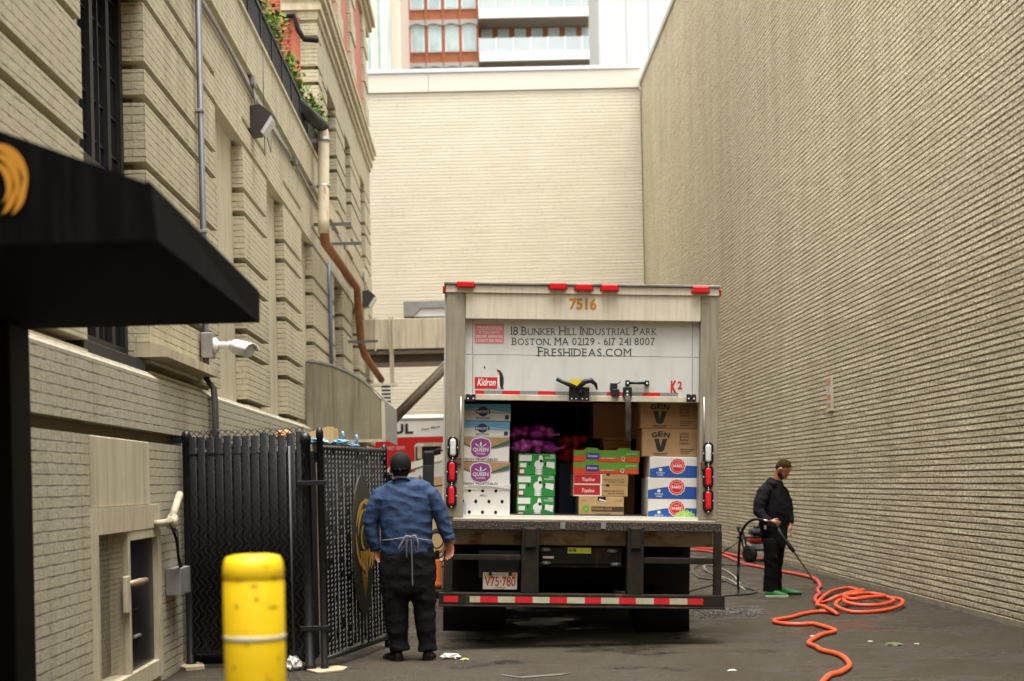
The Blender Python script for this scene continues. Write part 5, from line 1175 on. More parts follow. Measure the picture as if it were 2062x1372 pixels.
# oval lion sign on the gate
gs = thing('oval_sign', 'tall oval dark sign with a gold lion emblem hung on the gate', 'sign', (G0.x, G0.y, 0.7))
sc_ = at(722, 1098, 12.6); t_ = (sc_.x-G0.x)/dg.x if dg.x else 0.9
tt = 0.84; cs = Vector((G0.x, G0.y, 0)) + dg*tt + ng*0.05; zc_ = at(722, 1098, cs.y).z
b = B(); pts = [cs + dg*(0.26*math.cos(2*math.pi*k/36)) + Vector((0, 0, zc_+0.62*math.sin(2*math.pi*k/36))) for k in range(36)]
b.prism(pts, ng*0.015); b.build('board', mat('dark sign board', (0.02, 0.019, 0.014), 0.4, col2=(0.05, 0.045, 0.03), vscale=3), gs)
cresc = crescents(lambda x, z, y: cs + dg*((x+0.10)*0.80) + ng*(0.018+y) + Vector((0, 0, zc_+0.10+z*1.15)), 0.27); cresc.build('lion_emblem', mat('tarnished gold paint', (0.42, 0.24, 0.035), 0.45), gs)
b = B()
for k in range(5): 
    x_ = -0.09+0.045*k; b.face([cs+dg*x_+ng*0.017+Vector((0, 0, zc_-0.05)), cs+dg*(x_+0.03)+ng*0.017+Vector((0, 0, zc_-0.05)), cs+dg*(0.02+x_*0.5)+ng*0.017+Vector((0, 0, zc_-0.50+0.04*abs(k-2)))])
b.build('gold_tail', bpy.data.materials['tarnished gold paint'], gs)

# rubbish heaped behind the fence
def crumple(b, c, r, seed, mi=0, sq=(1, 1, 0.7)):
    q = bmesh.ops.create_icosphere(b.bm, subdivisions=3, radius=1.0); 
    for v in q['verts']:
        n_ = noise.noise(v.co*1.7+Vector((seed, 0, 0)))*0.5 + noise.noise(v.co*4+Vector((0, seed, 0)))*0.25
        v.co = Vector((v.co.x*sq[0], v.co.y*sq[1], v.co.z*sq[2]))*r*(1+n_) + Vector(c)
    for f in set(f for v in q['verts'] for f in v.link_faces): f.material_index = mi
yb = 12.75
b = B(); b.box(-2.45, -1.45, 12.35, 13.9, 0, 1.84, bev=0.02); tag(b.build('waste_container', m_blackmatte), 'black waste container standing inside the slatted enclosure', 'container')
p = at(625, 878, yb); b = B(); b.prism([at(628, 893, yb), at(672, 893, yb), at(670, 860, yb), at(660, 859, yb), at(632, 868, yb), at(598, 877, yb), at(590, 888, yb)], (0, 0.5, 0)); b.build
tag(b.build('cardboard_box', mat('yellow brown card', (0.62, 0.42, 0.18), 0.8, col2=(0.5, 0.36, 0.18), vscale=10)), 'flattened light cardboard box lying on top of the rubbish behind the fence', 'box')
p = at(570, 877, yb); b = B(); crumple(b, p, 0.075, 3.0, sq=(1, 0.8, 0.6)); tag(b.build('paper_bag', mat('orange paper', (0.50, 0.20, 0.05), 0.7, col2=(0.55, 0.4, 0.3), vscale=20)), 'crumpled orange paper bag on top of the slatted enclosure', 'bag')
m_bluebag = mat('blue plastic bag', (0.06, 0.26, 0.50), 0.3, col2=(0.35, 0.55, 0.68), vscale=12)
for i, (x, y, r, lb) in enumerate(((640, 889, 0.06, 'blue plastic bag under the flattened box on the fence'), (684, 890, 0.05, 'pale blue plastic bag knotted at the top of the gate'), (712, 897, 0.035, 'small pale blue plastic scrap lying behind the gate top'))):
    p = at(x, y, yb); b = B(); crumple(b, p, r, 7+i*3, sq=(1.3, 0.9, 0.45)); b.tube([p, p+Vector((0.04, 0, 0.05)), p+Vector((0.02, 0, 0.09))], [0.02, 0.008, 0.018], 6)
    tag(b.build('plastic_bag', m_bluebag), lb, 'bag', 'blue plastic bags on the rubbish')
p = at(357, 905, 12.3); b = B(); b.box(p.x-0.06, p.x+0.05, p.y, p.y+0.12, p.z-0.11, p.z+0.10, 0, bev=0.02); b.box(p.x-0.062, p.x+0.052, p.y-0.002, p.y+0.1, p.z-0.05, p.z+0.03, 1); b.box(p.x-0.061, p.x+0.051, p.y-0.001, p.y+0.1, p.z+0.05, p.z+0.09, 2)
b.box(p.x-0.01, p.x+0.03, p.y+0.13, p.y+0.17, 0, p.z-0.11, 0)
tag(b.build('carton', [m_cwhite, m_cred, m_bluebag]), 'small red, white and blue carton wedged between wall and fence post', 'carton')
# ------------------------------------------------------------------ end of the alley
YD = 34.0
m_brown = mat('weathered steel brown', (0.13, 0.10, 0.06), 0.7, col2=(0.08, 0.055, 0.03), vscale=4)
du = thing('air_duct', 'long beige duct bridging the end of the alley on a steel frame', 'duct', (-1, YD, CAMZ+3))
a, c = at(742, 643, YD), at(895, 703, YD); zd0, zd1 = at(800, 703, YD).z, at(800, 642, YD).z
b = B(); b.box(XW-0.3, 0.6, YD, YD+0.9, zd0, zd1, bev=0.01); b.box(-0.4, 0.6, YD+0.902, YB-0.02, zd0, zd1, bev=0.01); b.build('duct_body', m_beigemetal, du)
for px in (756, 784, 791):
    x = at(px, 680, YD).x; b = B(); b.box(x-0.015, x+0.015, YD-0.05, YD+0.95, zd0-0.05, zd1+0.05); b.build('flange', m_beigemetal, du)
fr = thing('steel_frame', 'brown steel frame with a diagonal brace carrying the beige duct', 'frame', (-1.5, YD, CAMZ+1))
b = B(); z1 = at(800, 712, YD).z; z2 = at(800, 726, YD).z
b.box(XW, 0.55, YD+0.02, YD+0.14, zd0-0.12, zd0-0.06); b.box(XW+0.1, 0.5, YD+0.2, YD+0.7, zd0-0.30, zd0-0.07); b.box(XW+0.2, 0.5, YD+0.05, YD+0.2, zd0-0.42, zd0-0.33); b.build('beam', m_brown, fr)
b = B(); x = at(789, 740, YD).x; b.box(x-0.05, x+0.05, YD+0.0, YD+0.1, at(790, 772, YD).z, zd0-0.002); b.box(XW, x+0.12, YD+0.0, YD+0.1, at(790, 774, YD).z-0.06, at(790, 774, YD).z-0.002); b.build('hanger', m_beigemetal, fr)
b = B(); p0, p1 = at(774, 866, YD), at(900, 738, YD); b.tube([p0, p1], [(0.13, 0.10)]*2, 4, ax=(0, 1, 0)); b.tube([p0+Vector((-0.05, -0.12, 0.10)), p1+Vector((-0.05, -0.12, 0.10))], 0.03, 6); b.build('diagonal_brace', m_brown, fr)
sk = thing('skylight', 'pale grey framed skylight standing on top of the beige duct', 'skylight', (-0.9, YD, zd1))
x0, z1 = at(812, 607, YD).x, at(812, 607, YD).z
b = B(); b.prism([(x0, YD+0.05, zd1+0.055), (x0+0.22, YD+0.05, zd1+0.055), (x0+0.42, YD+0.05, z1-0.16), (0.55, YD+0.05, z1-0.16), (0.55, YD+0.05, z1), (x0, YD+0.05, z1)], (0, 0.8, 0)); b.build('skylight_frame', m_galv, sk)
b = B(); b.prism([(x0+0.225, YD+0.12, zd1+0.055), (0.54, YD+0.12, zd1+0.055), (0.54, YD+0.12, z1-0.165), (x0+0.425, YD+0.12, z1-0.165)], (0, 0.6, 0)); b.build('pane', mat('milky skylight sheet', (0.80, 0.82, 0.84), 0.3), sk)
vt = thing('louvre', 'small white slatted louvre beside the tip of the sheet metal hood', 'vent', (XW+0.3, 33, CAMZ+2))
b = B()
for k in range(8): p = at(778, 783+k*7.4, 33); b.box(p.x-0.10, p.x+0.09, 33, 33.05, p.z-0.02, p.z+0.025)
b.build('slat', m_fascia, vt)['kind'] = 'stuff'
b = B(); p = at(778, 808, 33); b.box(p.x-0.105, p.x+0.095, 33.055, 33.1, p.z-0.36, p.z+0.36); b.box(XW-0.2, p.x-0.105, 33.06, 33.09, p.z-0.05, p.z+0.05); b.build('backing', m_blackmatte, vt)

# parked white and red moving truck, side on
YM = 37.5
mv = thing('moving_truck', 'white and red moving truck parked across the end of the alley', 'truck', (0, YM, 0))
zr0 = at(800, 932, YM).z; zr1 = at(800, 881, YM).z; zt = at(830, 836, YM).z
m_mvw = mat('white moving truck paint', (0.72, 0.71, 0.66), 0.35); m_mvr = mat('red moving truck paint', (0.50, 0.012, 0.012), 0.35)
b = B(); b.box(-3.4, 2.2, YM+0.004, YM+2.3, 0.75, zt-0.12); b.build('cargo_box', [m_mvw], mv)
b = B()
b.rings([[(x, YM+y_, zt-0.125+z_) for y_, z_ in ((-0.01, 0.0), (0.05, 0.10), (0.25, 0.13), (2.1, 0.13), (2.25, 0.1), (2.31, 0.0))] for x in (-3.42, 2.22)]); b.build('roof', m_mvw, mv)
b = B(); xr = at(835, 900, YM).x
b.face([(-3.4, YM, zr0-0.25), (xr, YM, zr0-0.25), (xr, YM, zr0+0.45), (xr+0.08, YM, at(800, 893, YM).z), (2.2, YM, at(890, 893, YM).z), (2.2, YM, at(890, 879, YM).z), (-3.4, YM, zr1)])
b.text('LOWEST COST', 0.085, (at(791, 905, YM).x, YM-0.002, at(791, 906, YM).z), mi=1, weight=0.01, width=0.66)
b.build('red_panel', [m_mvr, mat('pink white lettering', (0.72, 0.45, 0.40), 0.5)], mv)
b = B(); hL = at(800, 854.5, YM).z-at(800, 872.5, YM).z; zl = at(800, 873, YM).z
xU0, xL1 = at(793, 865, YM).x, at(832, 865, YM).x
b.text('L', hL, (xL1, YM-0.004+0.002, zl), mi=0, align='R', weight=0.045, width=0.215); b.text('U', hL, (at(802.5, 865, YM).x, YM-0.002, zl), mi=0, weight=0.045, width=0.27); b.text('A', hL, (at(782, 865, YM).x, YM-0.002, zl), mi=0, weight=0.045, width=0.30)
b.text('-H', hL, (at(764, 865, YM).x, YM-0.002, zl), mi=0, align='R', weight=0.045, width=0.5); b.text('U', hL, (at(712, 865, YM).x, YM-0.002, zl), mi=0, align='R', weight=0.045, width=0.27)
b.text('Your Move', 0.05, (at(867, 866, YM).x, YM-0.002, at(867, 864, YM).z), right=(1, 0, 0.17), up=(0, 0, 1), weight=0.02, width=0.5)
b.build('lettering', m_blackink, mv)
b = B(); b.box(at(837, 915, YM).x, at(888, 915, YM).x, YM-0.02, YM-0.001, at(860, 928, YM).z, at(860, 899, YM).z); b.build('side_window', m_glass, mv)
b = B(); x = at(845, 915, YM).x; b.box(x-0.06, x+0.06, YM-0.03, YM-0.021, at(845, 924, YM).z, at(845, 897, YM).z); b.box(at(853, 900, YM).x, at(890, 900, YM).x, YM-0.03, YM-0.021, at(870, 899, YM).z, at(870, 893, YM).z); b.build('window_trim', m_beigemetal, mv)
for x in (-2.4, 1.4):
    b = B(); b.lathe([(0.3, 0), (0.42, 0.0), (0.45, 0.04), (0.45, 0.22), (0.42, 0.26)], (x, YM+0.05, 0.45), (0, 1, 0), 24); b.build('wheel', m_rubber, mv)
# low shed with white eave, stacked goods seen past the man in blue
sh = thing('shed', 'low tan shed with a sloping white eave behind the man in blue', 'shed', (-1.5, 30, 0))
YS = 30.0
b = B(); b.box(at(772, 1000, YS).x, 0.4, YS+0.05, YS+1.6, 0, at(800, 962, YS).z); b.build('wall', mat('tan shed boarding', (0.40, 0.26, 0.13), 0.8, col2=(0.34, 0.21, 0.10), vscale=3), sh)
b = B(); b.prism([at(766, 948, YS), at(866, 921, YS), at(898, 912, YS), at(898, 924, YS), at(866, 934, YS), at(766, 964, YS)], (0, 1.7, 0)); b.build('eave', m_fascia, sh)
b = B()
for px in (846, 815): x = at(px, 960, YS).x; b.box(x-0.02, x+0.02, YS+0.02, YS+0.049, 0.4, at(px, 948, YS).z-0.1)
b.build('batten', m_brown, sh)
YW = 22.5
b = B(); p = at(775, 955, YW); crumple(b, (p.x, YW, p.z-0.35), 0.24, 2.0, sq=(1, 0.8, 1.5)); b.box(p.x-0.2, p.x+0.2, YW-0.15, YW+0.15, 0, p.z-0.5)
tag(b.build('tarpaulin', mat('grey white tarp', (0.48, 0.47, 0.43), 0.6, col2=(0.25, 0.25, 0.23), vscale=6)), 'grey white tarpaulin bundle behind the gate and the man in blue', 'tarp')
b = B(); p = at(790, 960, YW-0.4); crumple(b, (p.x, YW-0.4, p.z-0.02), 0.12, 5.0); b.box(p.x-0.06, p.x+0.06, YW-0.42, YW-0.36, 0, p.z-0.05); tag(b.build('rubbish_bag', m_rubber), 'small black rubbish bag perched beside the grey white tarpaulin', 'bag')
ob = thing('barrier', 'orange plastic barrier standing in the gap left of the truck bumper', 'barrier', (at(880, 1160, 19).x, 19, 0))
b = B(); x0, x1 = at(868, 1160, 19).x, at(889, 1160, 19).x; zt_ = at(880, 1127, 19).z
b.rings([[(x0-0.1, 18.9+q, z), (x1, 18.9+q, z), (x1, 19.1-q, z), (x0-0.1, 19.1-q, z)] for z, q in ((0.12, 0.0), (0.2, 0.0), (0.22, 0.04), (zt_-0.03, 0.06), (zt_, 0.08))]); b.build('barrier_body', mat('faded orange plastic', (0.55, 0.12, 0.02), 0.5, col2=(0.42, 0.09, 0.02), vscale=4), ob)
b = B(); b.box(x0-0.2, x1+0.03, 18.8, 19.2, 0, 0.118, bev=0.02); b.build('base', m_rubber, ob)
b = B(); x0, x1 = at(820, 1215, 20.5).x, at(893, 1215, 20.5).x; b.box(x0-0.1, x1, 20.4, 20.9, 0, at(850, 1172, 20.5).z if False else 0.42, bev=0.02); tag(b.build('concrete_block', mat('pale concrete', (0.40, 0.39, 0.35), 0.8, col2=(0.3, 0.29, 0.26), vscale=6)), 'pale concrete block low behind the legs of the man in blue', 'block')
b = B()
for k in range(5):
    c0 = at(880, 1085+k*6, 19.6); r_ = 0.13+0.03*k
    b.tube([c0+Vector((r_*math.cos(t)*0.7, 0.1*math.sin(t+k), r_*math.sin(t))) for t in [2*math.pi*i/16 for i in range(17)]], 0.012, 5)
b.box(c0.x-0.03, c0.x+0.03, 19.68, 19.72, 0, c0.z)
tag(b.build('cable_coil', m_rubber), 'coils of black cable hanging between the man in blue and the truck', 'cable')
b = B(); x0, x1 = at(866, 1040, 24).x, at(897, 1040, 24).x; b.box(x0-0.2, x1+0.1, 24, 24.1, 0, at(880, 1010, 24).z); tag(b.build('plywood_sheet', m_cardd), 'upright plywood sheet in the gap left of the truck', 'board')

# ------------------------------------------------------------------ buildings beyond the end wall
m_terra = mat('red brown cladding', (0.32, 0.095, 0.028), 0.6, col2=(0.38, 0.12, 0.04), vscale=1.2, stain=(0.2, 0.05, 0.02), samt=0.5, sscale=(4, 4, 0.15))
m_conc = mat('grey concrete band', (0.36, 0.34, 0.30), 0.8)
m_slab = mat('white slab edge', (0.80, 0.80, 0.78), 0.6); m_soffit = mat('brown soffit', (0.20, 0.17, 0.12), 0.8)
m_rail = mat('glass balustrade', (0.50, 0.56, 0.56), 0.2, col2=(0.42, 0.47, 0.48), vscale=0.5)
YT2 = 100.0
def tx(px): return at(px, 70, YT2).x
def tz(py, px=900): return at(px, py, YT2).z
tw = thing('apartment_tower', 'red brown apartment tower with white balconies rising beyond the end wall', 'building', (0, YT2, 0))
flo = tz(42)-tz(128)
b = B(); b.box(tx(803), tx(1230), YT2+1.2, YT2+14, 0, tz(0)+25); b.box(tx(803), tx(962), YT2+0.02, YT2+1.18, 0, tz(0)+25); b.build('wall', m_terra, tw)
for k in range(-1, 4):
    zb = tz(128) + flo*k
    b = B(); xs = [803, 823, 857, 892, 926, 963]
    for i in range(5):
        x0, x1 = tx(xs[i])+0.03, tx(xs[i+1])-0.03
        n = 8; lo = [(x0+(x1-x0)*t/n, YT2-0.25, zb-0.42+(0.16*math.sin(math.pi*t/n) if i else 0)) for t in range(n+1)]
        b.prism(lo + [(x1, YT2-0.25, zb), (x0, YT2-0.25, zb)], (0, 0.26, 0))
    b.build('concrete_band', m_conc, tw)
    for i, (p0, p1) in enumerate(((827, 855), (862, 889), (896, 924), (930, 960))):
        zw0, zw1 = zb + (tz(105)-tz(128)), zb + flo - 0.30
        b = B(); b.box(tx(p0), tx(p1), YT2-0.06, YT2+0.019, zw0, zw1); wf_ = b.build('window', m_slab, tw)
        b = B(); b.box(tx(p0)+0.10, tx(p1)-0.10, YT2-0.09, YT2-0.061, zw0+0.10, zw1-0.10); b.build('pane', m_glassteal, wf_)
    b = B()
    for px in (825, 858.5, 892.5, 927, 961): b.box(tx(px)-0.07, tx(px)+0.07, YT2-0.16, YT2-0.02, zb+0.02, zb+flo-0.45)
    b.build('mullion', m_terra, tw)['kind'] = 'stuff'
    zs = zb + (tz(125)-tz(128)) - 0.27
    b = B(); b.box(tx(963)+0.05, tx(1190), YT2-0.9, YT2+1.19, zs, zs+0.60); b.build('balcony_slab', m_slab, tw)
    b = B(); b.box(tx(963)+0.1, tx(1190)-0.1, YT2-0.85, YT2+1.18, zs-0.08, zs-0.004); b.build('soffit', m_soffit, tw)
    for i in range(7):
        x0 = tx(966+34.2*i); b = B(); b.box(x0+0.03, x0+1.12, YT2-0.85, YT2-0.81, zs+0.62, zs+1.60); b.build('balustrade', m_rail, tw)
        b = B(); b.box(x0+0.1, x0+0.90, YT2+1.12, YT2+1.19, zs+0.65, zs+2.86); b.build('balcony_window', m_glassteal, tw)
    b = B()
    for i in range(8): x0 = tx(965+34.2*i); b.box(x0-0.04, x0+0.04, YT2-0.87, YT2-0.80, zs+0.605, zs+1.64)
    b.build('balustrade_post', m_slab, tw)['kind'] = 'stuff'
# white building right of the tower
YWB = 75.0
b = B(); x0, x1 = at(1207, 60, YWB).x, 16.0
wb = thing('office_building', 'plain white panel building at the upper right behind the end wall', 'building', ((x0+x1)/2, YWB, 0))
zt_ = 45
b.box(x0, x1, YWB, YWB+6, 0, zt_); b.build('wall', mat('white metal panels', (0.47, 0.475, 0.48), 0.6), wb)
b = B(); b.box(x0-0.04, x0-0.003, YWB+0.02, YWB+6.02, 0, zt_); b.build('side_wall', mat('pale grey panels', (0.50, 0.52, 0.50), 0.6), wb)
b = B()
for px in (1261, 1306): x = at(px, 60, YWB).x; b.box(x-0.02, x+0.02, YWB-0.01, YWB-0.001, 0, zt_)
b.build('panel_joint', m_conc, wb)['kind'] = 'stuff'
# ribbed building left of the tower
YRB = 80.0
x0, x1 = at(690, 60, YRB).x, at(786, 60, YRB).x
rb = thing('office_building', 'pale building with thin vertical ribs between the left facade and the tower', 'building', (x0, YRB, 0))
b = B(); b.box(x0-6, x1, YRB, YRB+15, 0, 48); b.build('wall', mat('ivory cladding', (0.74, 0.72, 0.62), 0.6), rb)
b = B(); x = x0-5
while x < x1-0.1: b.box(x, x+0.16, YRB-0.35, YRB-0.002, 0, 48); x += 0.55
b.build('vertical_ribs', mat('ivory rib', (0.70, 0.68, 0.57), 0.6), rb)
b = B(); x = x0-4.8
while x < x1-0.2: b.box(x+0.16, x+0.33, YRB-0.06, YRB-0.003, 0, 48); x += 0.55
b.build('window_strips', m_glassteal, rb)
b = B(); b.box(x1+0.01, at(806, 60, YRB).x, YRB+0.5, YRB+12, 0, 48); b.build('end_wall', mat('blush brick', (0.66, 0.52, 0.42), 0.8, col2=(0.60, 0.46, 0.36), vscale=2), rb)
# ------------------------------------------------------------------ bollard
bo = thing('bollard', 'bright yellow sleeved bollard in the foreground with two worn silver stripes', 'bollard', (0, 0, 0))
YBo = 4.35
pb = at(512, 1240, YBo); bx = pb.x; zt = at(512, 1117, YBo).z; R_ = 0.0925
bo.location = (bx, YBo, 0)
m_yel = mat('yellow plastic sleeve', (0.80, 0.54, 0.0), 0.55, col2=(0.72, 0.46, 0.0), vscale=6, bump=0.25, bscale=14, bdist=0.006, stain=(0.20, 0.11, 0.008), samt=0.75, sscale=(3, 3, 9), streak=(0.63, 0.70))
m_silver = mat('worn silver tape', (0.55, 0.55, 0.48), 0.35, col2=(0.70, 0.50, 0.03), vscale=14, vamt=0.6)
b = B(); b.lathe([(R_, 0), (R_, zt-0.082), (R_*0.985, zt-0.079), (R_*0.985, zt-0.075), (R_, zt-0.072), (R_, zt-0.045), (R_*0.96, zt-0.022), (R_*0.86, zt-0.006), (R_*0.6, zt-0.001), (0, zt)], (bx, YBo, 0), seg=48)
rs_ = random.Random(21)
for px_, py_, wp_, hp_ in ((480, 1168, 17, 4), (549, 1166, 15, 5), (512, 1181, 22, 3), (516, 1207, 8, 5), (547, 1224, 24, 4), (476, 1222, 7, 8), (497, 1300, 9, 3), (556, 1330, 7, 6), (470, 1345, 10, 3), (534, 1141, 12, 2.5)):
    q = at(px_, py_, YBo-R_); a0 = math.asin(max(-0.97, min(0.97, (q.x-bx)/R_))); pts = []
    for k in range(14):
        t = 2*math.pi*k/14; rr_ = 1+rs_.uniform(-0.35, 0.35); a_ = a0 + math.cos(t)*rr_*wp_*0.5*(YBo-R_)/F_PX/R_; z_ = q.z + math.sin(t)*rr_*hp_*0.5*(YBo-R_)/F_PX
        pts.append((bx+math.sin(a_)*(R_+0.0012), YBo-math.cos(a_)*(R_+0.0012), z_))
    b.face(pts, 1)
b.build('sleeve', [m_yel, mat('dark scuff', (0.22, 0.12, 0.004), 0.7, col2=(0.45, 0.28, 0.0), vscale=60)], bo)
for z in (at(512, 1282, YBo).z, at(512, 1282, YBo).z-0.42):
    b = B(); b.lathe([(R_+0.001, z-0.008), (R_+0.0022, z-0.007), (R_+0.0022, z+0.007), (R_+0.001, z+0.008)], (bx, YBo, 0), seg=48, cap=False); b.build('stripe', m_silver, bo)

# ------------------------------------------------------------------ hoses
def smooth_path(pts, n=8):
    pts = [Vector(p) for p in pts]; out = []
    for i in range(len(pts)-1):
        p0, p1, p2, p3 = pts[max(i-1, 0)], pts[i], pts[i+1], pts[min(i+2, len(pts)-1)]
        for k in range(n):
            t = k/n; out.append(0.5*((2*p1)+(p2-p0)*t+(2*p0-5*p1+4*p2-p3)*t*t+(3*p1-p0-3*p2+p3)*t**3))
    return out + [pts[-1]]
m_hose = mat('orange red hose', (0.68, 0.085, 0.022), 0.45, col2=(0.56, 0.06, 0.018), vscale=8, bump=0.1, bscale=150)
m_hosered = mat('faded red hose', (0.52, 0.055, 0.04), 0.5, col2=(0.40, 0.04, 0.03), vscale=5)
def gp(l, r): return [ong(x, y, 0) + Vector((0, 0, r + (dz[0] if dz else 0))) for x, y, *dz in l]
r_ = 0.0225
near = gp([(1640, 1400), (1668, 1368), (1690, 1361), (1708, 1350), (1710, 1342), (1700, 1330), (1684, 1322), (1655, 1315), (1644, 1308), (1630, 1302), (1632, 1296), (1655, 1283), (1680, 1277), (1676, 1272), (1650, 1264), (1636, 1261), (1610, 1262), (1580, 1261), (1560, 1257), (1562, 1253), (1590, 1248), (1620, 1240), (1650, 1236), (1678, 1238), (1686, 1241)], r_)
coil = gp([(1686, 1241, .03), (1660, 1235, .05), (1646, 1230, .04), (1652, 1215, .02), (1672, 1199, .02), (1700, 1190, .01), (1720, 1191, .01), (1748, 1204, .02), (1770, 1214, .04), (1800, 1219, .06), (1818, 1223, .05), (1810, 1229, .02), (1770, 1235, .0), (1720, 1237, .0), (1690, 1234, .03), (1684, 1228, .05), (1700, 1220, .06), (1740, 1217, .07), (1780, 1219, .08), (1800, 1224, .06),
           (1776, 1231, .05), (1730, 1232, .05), (1700, 1229, .08), (1712, 1221, .10), (1738, 1212, .11), (1730, 1214, .12), (1700, 1223, .12), (1716, 1229, .10), (1760, 1226, .11), (1782, 1222, .10), (1752, 1220, .12), (1722, 1224, .13), (1690, 1222, .10), (1668, 1223, .05), (1655, 1221, .02)], r_)
b = B(); b.tube(smooth_path(near+coil[1:], 6), r_, 10); hz = tag(b.build('hose', m_hose), 'orange hose snaking across the asphalt into a coiled heap', 'hose')
far = gp([(1655, 1221), (1644, 1217), (1642, 1208), (1650, 1200), (1646, 1192), (1652, 1185), (1648, 1175), (1640, 1169), (1620, 1163), (1590, 1157), (1560, 1152), (1530, 1145), (1500, 1139), (1480, 1131), (1460, 1122), (1440, 1116), (1420, 1112), (1380, 1110), (1330, 1108)], 0.026)
b = B(); b.tube(smooth_path(far, 5), 0.026, 8); tag(b.build('hose', m_hosered), 'faded red hose running back along the wall to the pressure washer', 'hose')
far2 = gp([(1560, 1131), (1530, 1129), (1500, 1126), (1470, 1119), (1448, 1113), (1456, 1111), (1440, 1109), (1400, 1106)], 0.026)
b = B(); b.tube(smooth_path(far2, 5), 0.026, 8); tag(b.build('hose', m_hosered), 'second faded red hose crossing behind the pressure washer wheels', 'hose')
m_ghose = mat('dark olive hose', (0.055, 0.052, 0.038), 0.5); m_phose = mat('pale grey hose', (0.28, 0.26, 0.20), 0.5)
gh = gp([(1522, 1140), (1480, 1140), (1420, 1137), (1398, 1146), (1398, 1158), (1415, 1167), (1450, 1168), (1470, 1166), (1440, 1178), (1390, 1192), (1380, 1200), (1440, 1202), (1500, 1199), (1521, 1195), (1518, 1190), (1480, 1180), (1450, 1166), (1420, 1150), (1418, 1140), (1440, 1142)], 0.014)
b = B(); b.tube(smooth_path(gh, 6), 0.014, 8); tag(b.build('hose', m_ghose), 'dark thin hose in loose loops on the ground right of the truck', 'hose')
ph = gp([(1500, 1190), (1470, 1170), (1440, 1160), (1424, 1152), (1418, 1144), (1424, 1139), (1440, 1140), (1460, 1150), (1478, 1162), (1490, 1178)], 0.013)
b = B(); b.tube(smooth_path(ph, 6), 0.013, 8); tag(b.build('hose', m_phose), 'pale grey thin hose lying across the dark loops right of the truck', 'hose')

# ------------------------------------------------------------------ pressure washer
wy = 25.2; wp = ong(1514, 1133); wy = wp.y
pw = thing('pressure_washer', 'red and black petrol pressure washer on wheels behind the man in black', 'pressure washer', (wp.x, wy, 0))
def W(px, py, d=0.0): return at(px, py, wy+d)
for d_ in (0.0, 0.45):
    c = W(1506, 1113, d_); b = B(); b.lathe([(0.06, 0), (0.125, 0.0), (0.15, 0.02), (0.15, 0.08), (0.125, 0.10), (0.06, 0.1)], (c.x, c.y, 0.15), (0.75, 0.6, 0), 24); b.build('wheel', m_rubber, pw)
b = B(); f0 = W(1500, 1108); f1 = W(1548, 1110)
for d_ in (0.05, 0.4):
    b.tube([(f0.x-0.05, wy+d_, 0.62), (f0.x+0.02, wy+d_, 0.4), (f0.x+0.05, wy+d_, 0.22), (f1.x+0.25, wy+d_, 0.20), (f1.x+0.3, wy+d_, 0.02)], 0.022, 8)
b.tube([(f0.x-0.05, wy+0.05, 0.62), (f0.x-0.05, wy+0.4, 0.62)], 0.022, 8); b.build('frame', m_black, pw)
b = B(); b.box(f0.x+0.08, f1.x+0.12, wy+0.05, wy+0.40, 0.20, 0.33, bev=0.03); b.build('pump', m_galv, pw)
b = B(); b.box(f0.x+0.10, f1.x+0.10, wy+0.02, wy+0.42, 0.34, 0.46, bev=0.05); b.build('engine', mat('red engine cowl', (0.45, 0.02, 0.02), 0.35), pw)
b = B(); b.box(f0.x+0.12, f1.x+0.04, wy+0.0, wy+0.40, 0.47, 0.60, bev=0.07); b.lathe([(0.05, 0), (0.05, 0.05)], (f0.x+0.25, wy+0.2, 0.595), (0, 0, 1), 14); b.build('fuel_tank', m_black, pw)
b = B(); b.tube([(f0.x-0.14, wy, 0.45), (f0.x+0.3, wy-0.02, 0.44)], 0.02, 8); b.build('lance_holder', m_rubber, pw)

# ------------------------------------------------------------------ wall notice, litter, drain patch
p0, p1 = onx(1668, 760, XR-0.03), onx(1674, 827, XR-0.03)
sg = thing('wall_sign', 'tall narrow faded red and white notice on the right wall', 'sign', (XR, p0.y, p1.z))
b = B(); yy0, yy1 = p0.y-0.14, p0.y+0.14; H_ = p0.z-p1.z
b.box(XR-0.03, XR+0.01, yy0, yy1, p1.z, p0.z, 0)
for k, (a, c, mi) in enumerate(((0.0, 0.25, 1), (0.5, 0.68, 2), (0.74, 0.9, 1))):
    b.face([(XR-0.032, yy1-0.02, p0.z-H_*c), (XR-0.032, yy0+0.02, p0.z-H_*c), (XR-0.032, yy0+0.02, p0.z-H_*a-0.01), (XR-0.032, yy1-0.02, p0.z-H_*a-0.01)], mi)
b.face([(XR-0.0325, p0.y+0.03, p0.z-H_*0.46), (XR-0.0325, p0.y-0.03, p0.z-H_*0.46), (XR-0.0325, p0.y-0.03, p0.z-H_*0.30), (XR-0.0325, p0.y+0.03, p0.z-H_*0.30)], 3)
b.build('board', [mat('sun bleached white board', (0.56, 0.48, 0.38), 0.7), mat('bleached red print', (0.46, 0.22, 0.14), 0.7), mat('bleached orange print', (0.50, 0.22, 0.10), 0.7), mat('bleached blue print', (0.33, 0.33, 0.36), 0.7)], sg)
def litter(px, py, r, lb, m, sq=(1.4, 1.0, 0.4), nm='paper_scrap', cat='paper', seed=1.0, g='litter on the asphalt'):
    c = ong(px, py); b = B(); crumple(b, (c.x, c.y, r*sq[2]*0.8), r, seed, sq=sq); tag(b.build(nm, m), lb, cat, g)
m_paper = mat('dirty white paper', (0.62, 0.61, 0.57), 0.7, col2=(0.45, 0.43, 0.38), vscale=20)
litter(907, 1327, 0.06, 'crumpled white tissue on the ground behind the shoes of the man in blue', m_paper, sq=(1.3, 1, 0.45), seed=2)
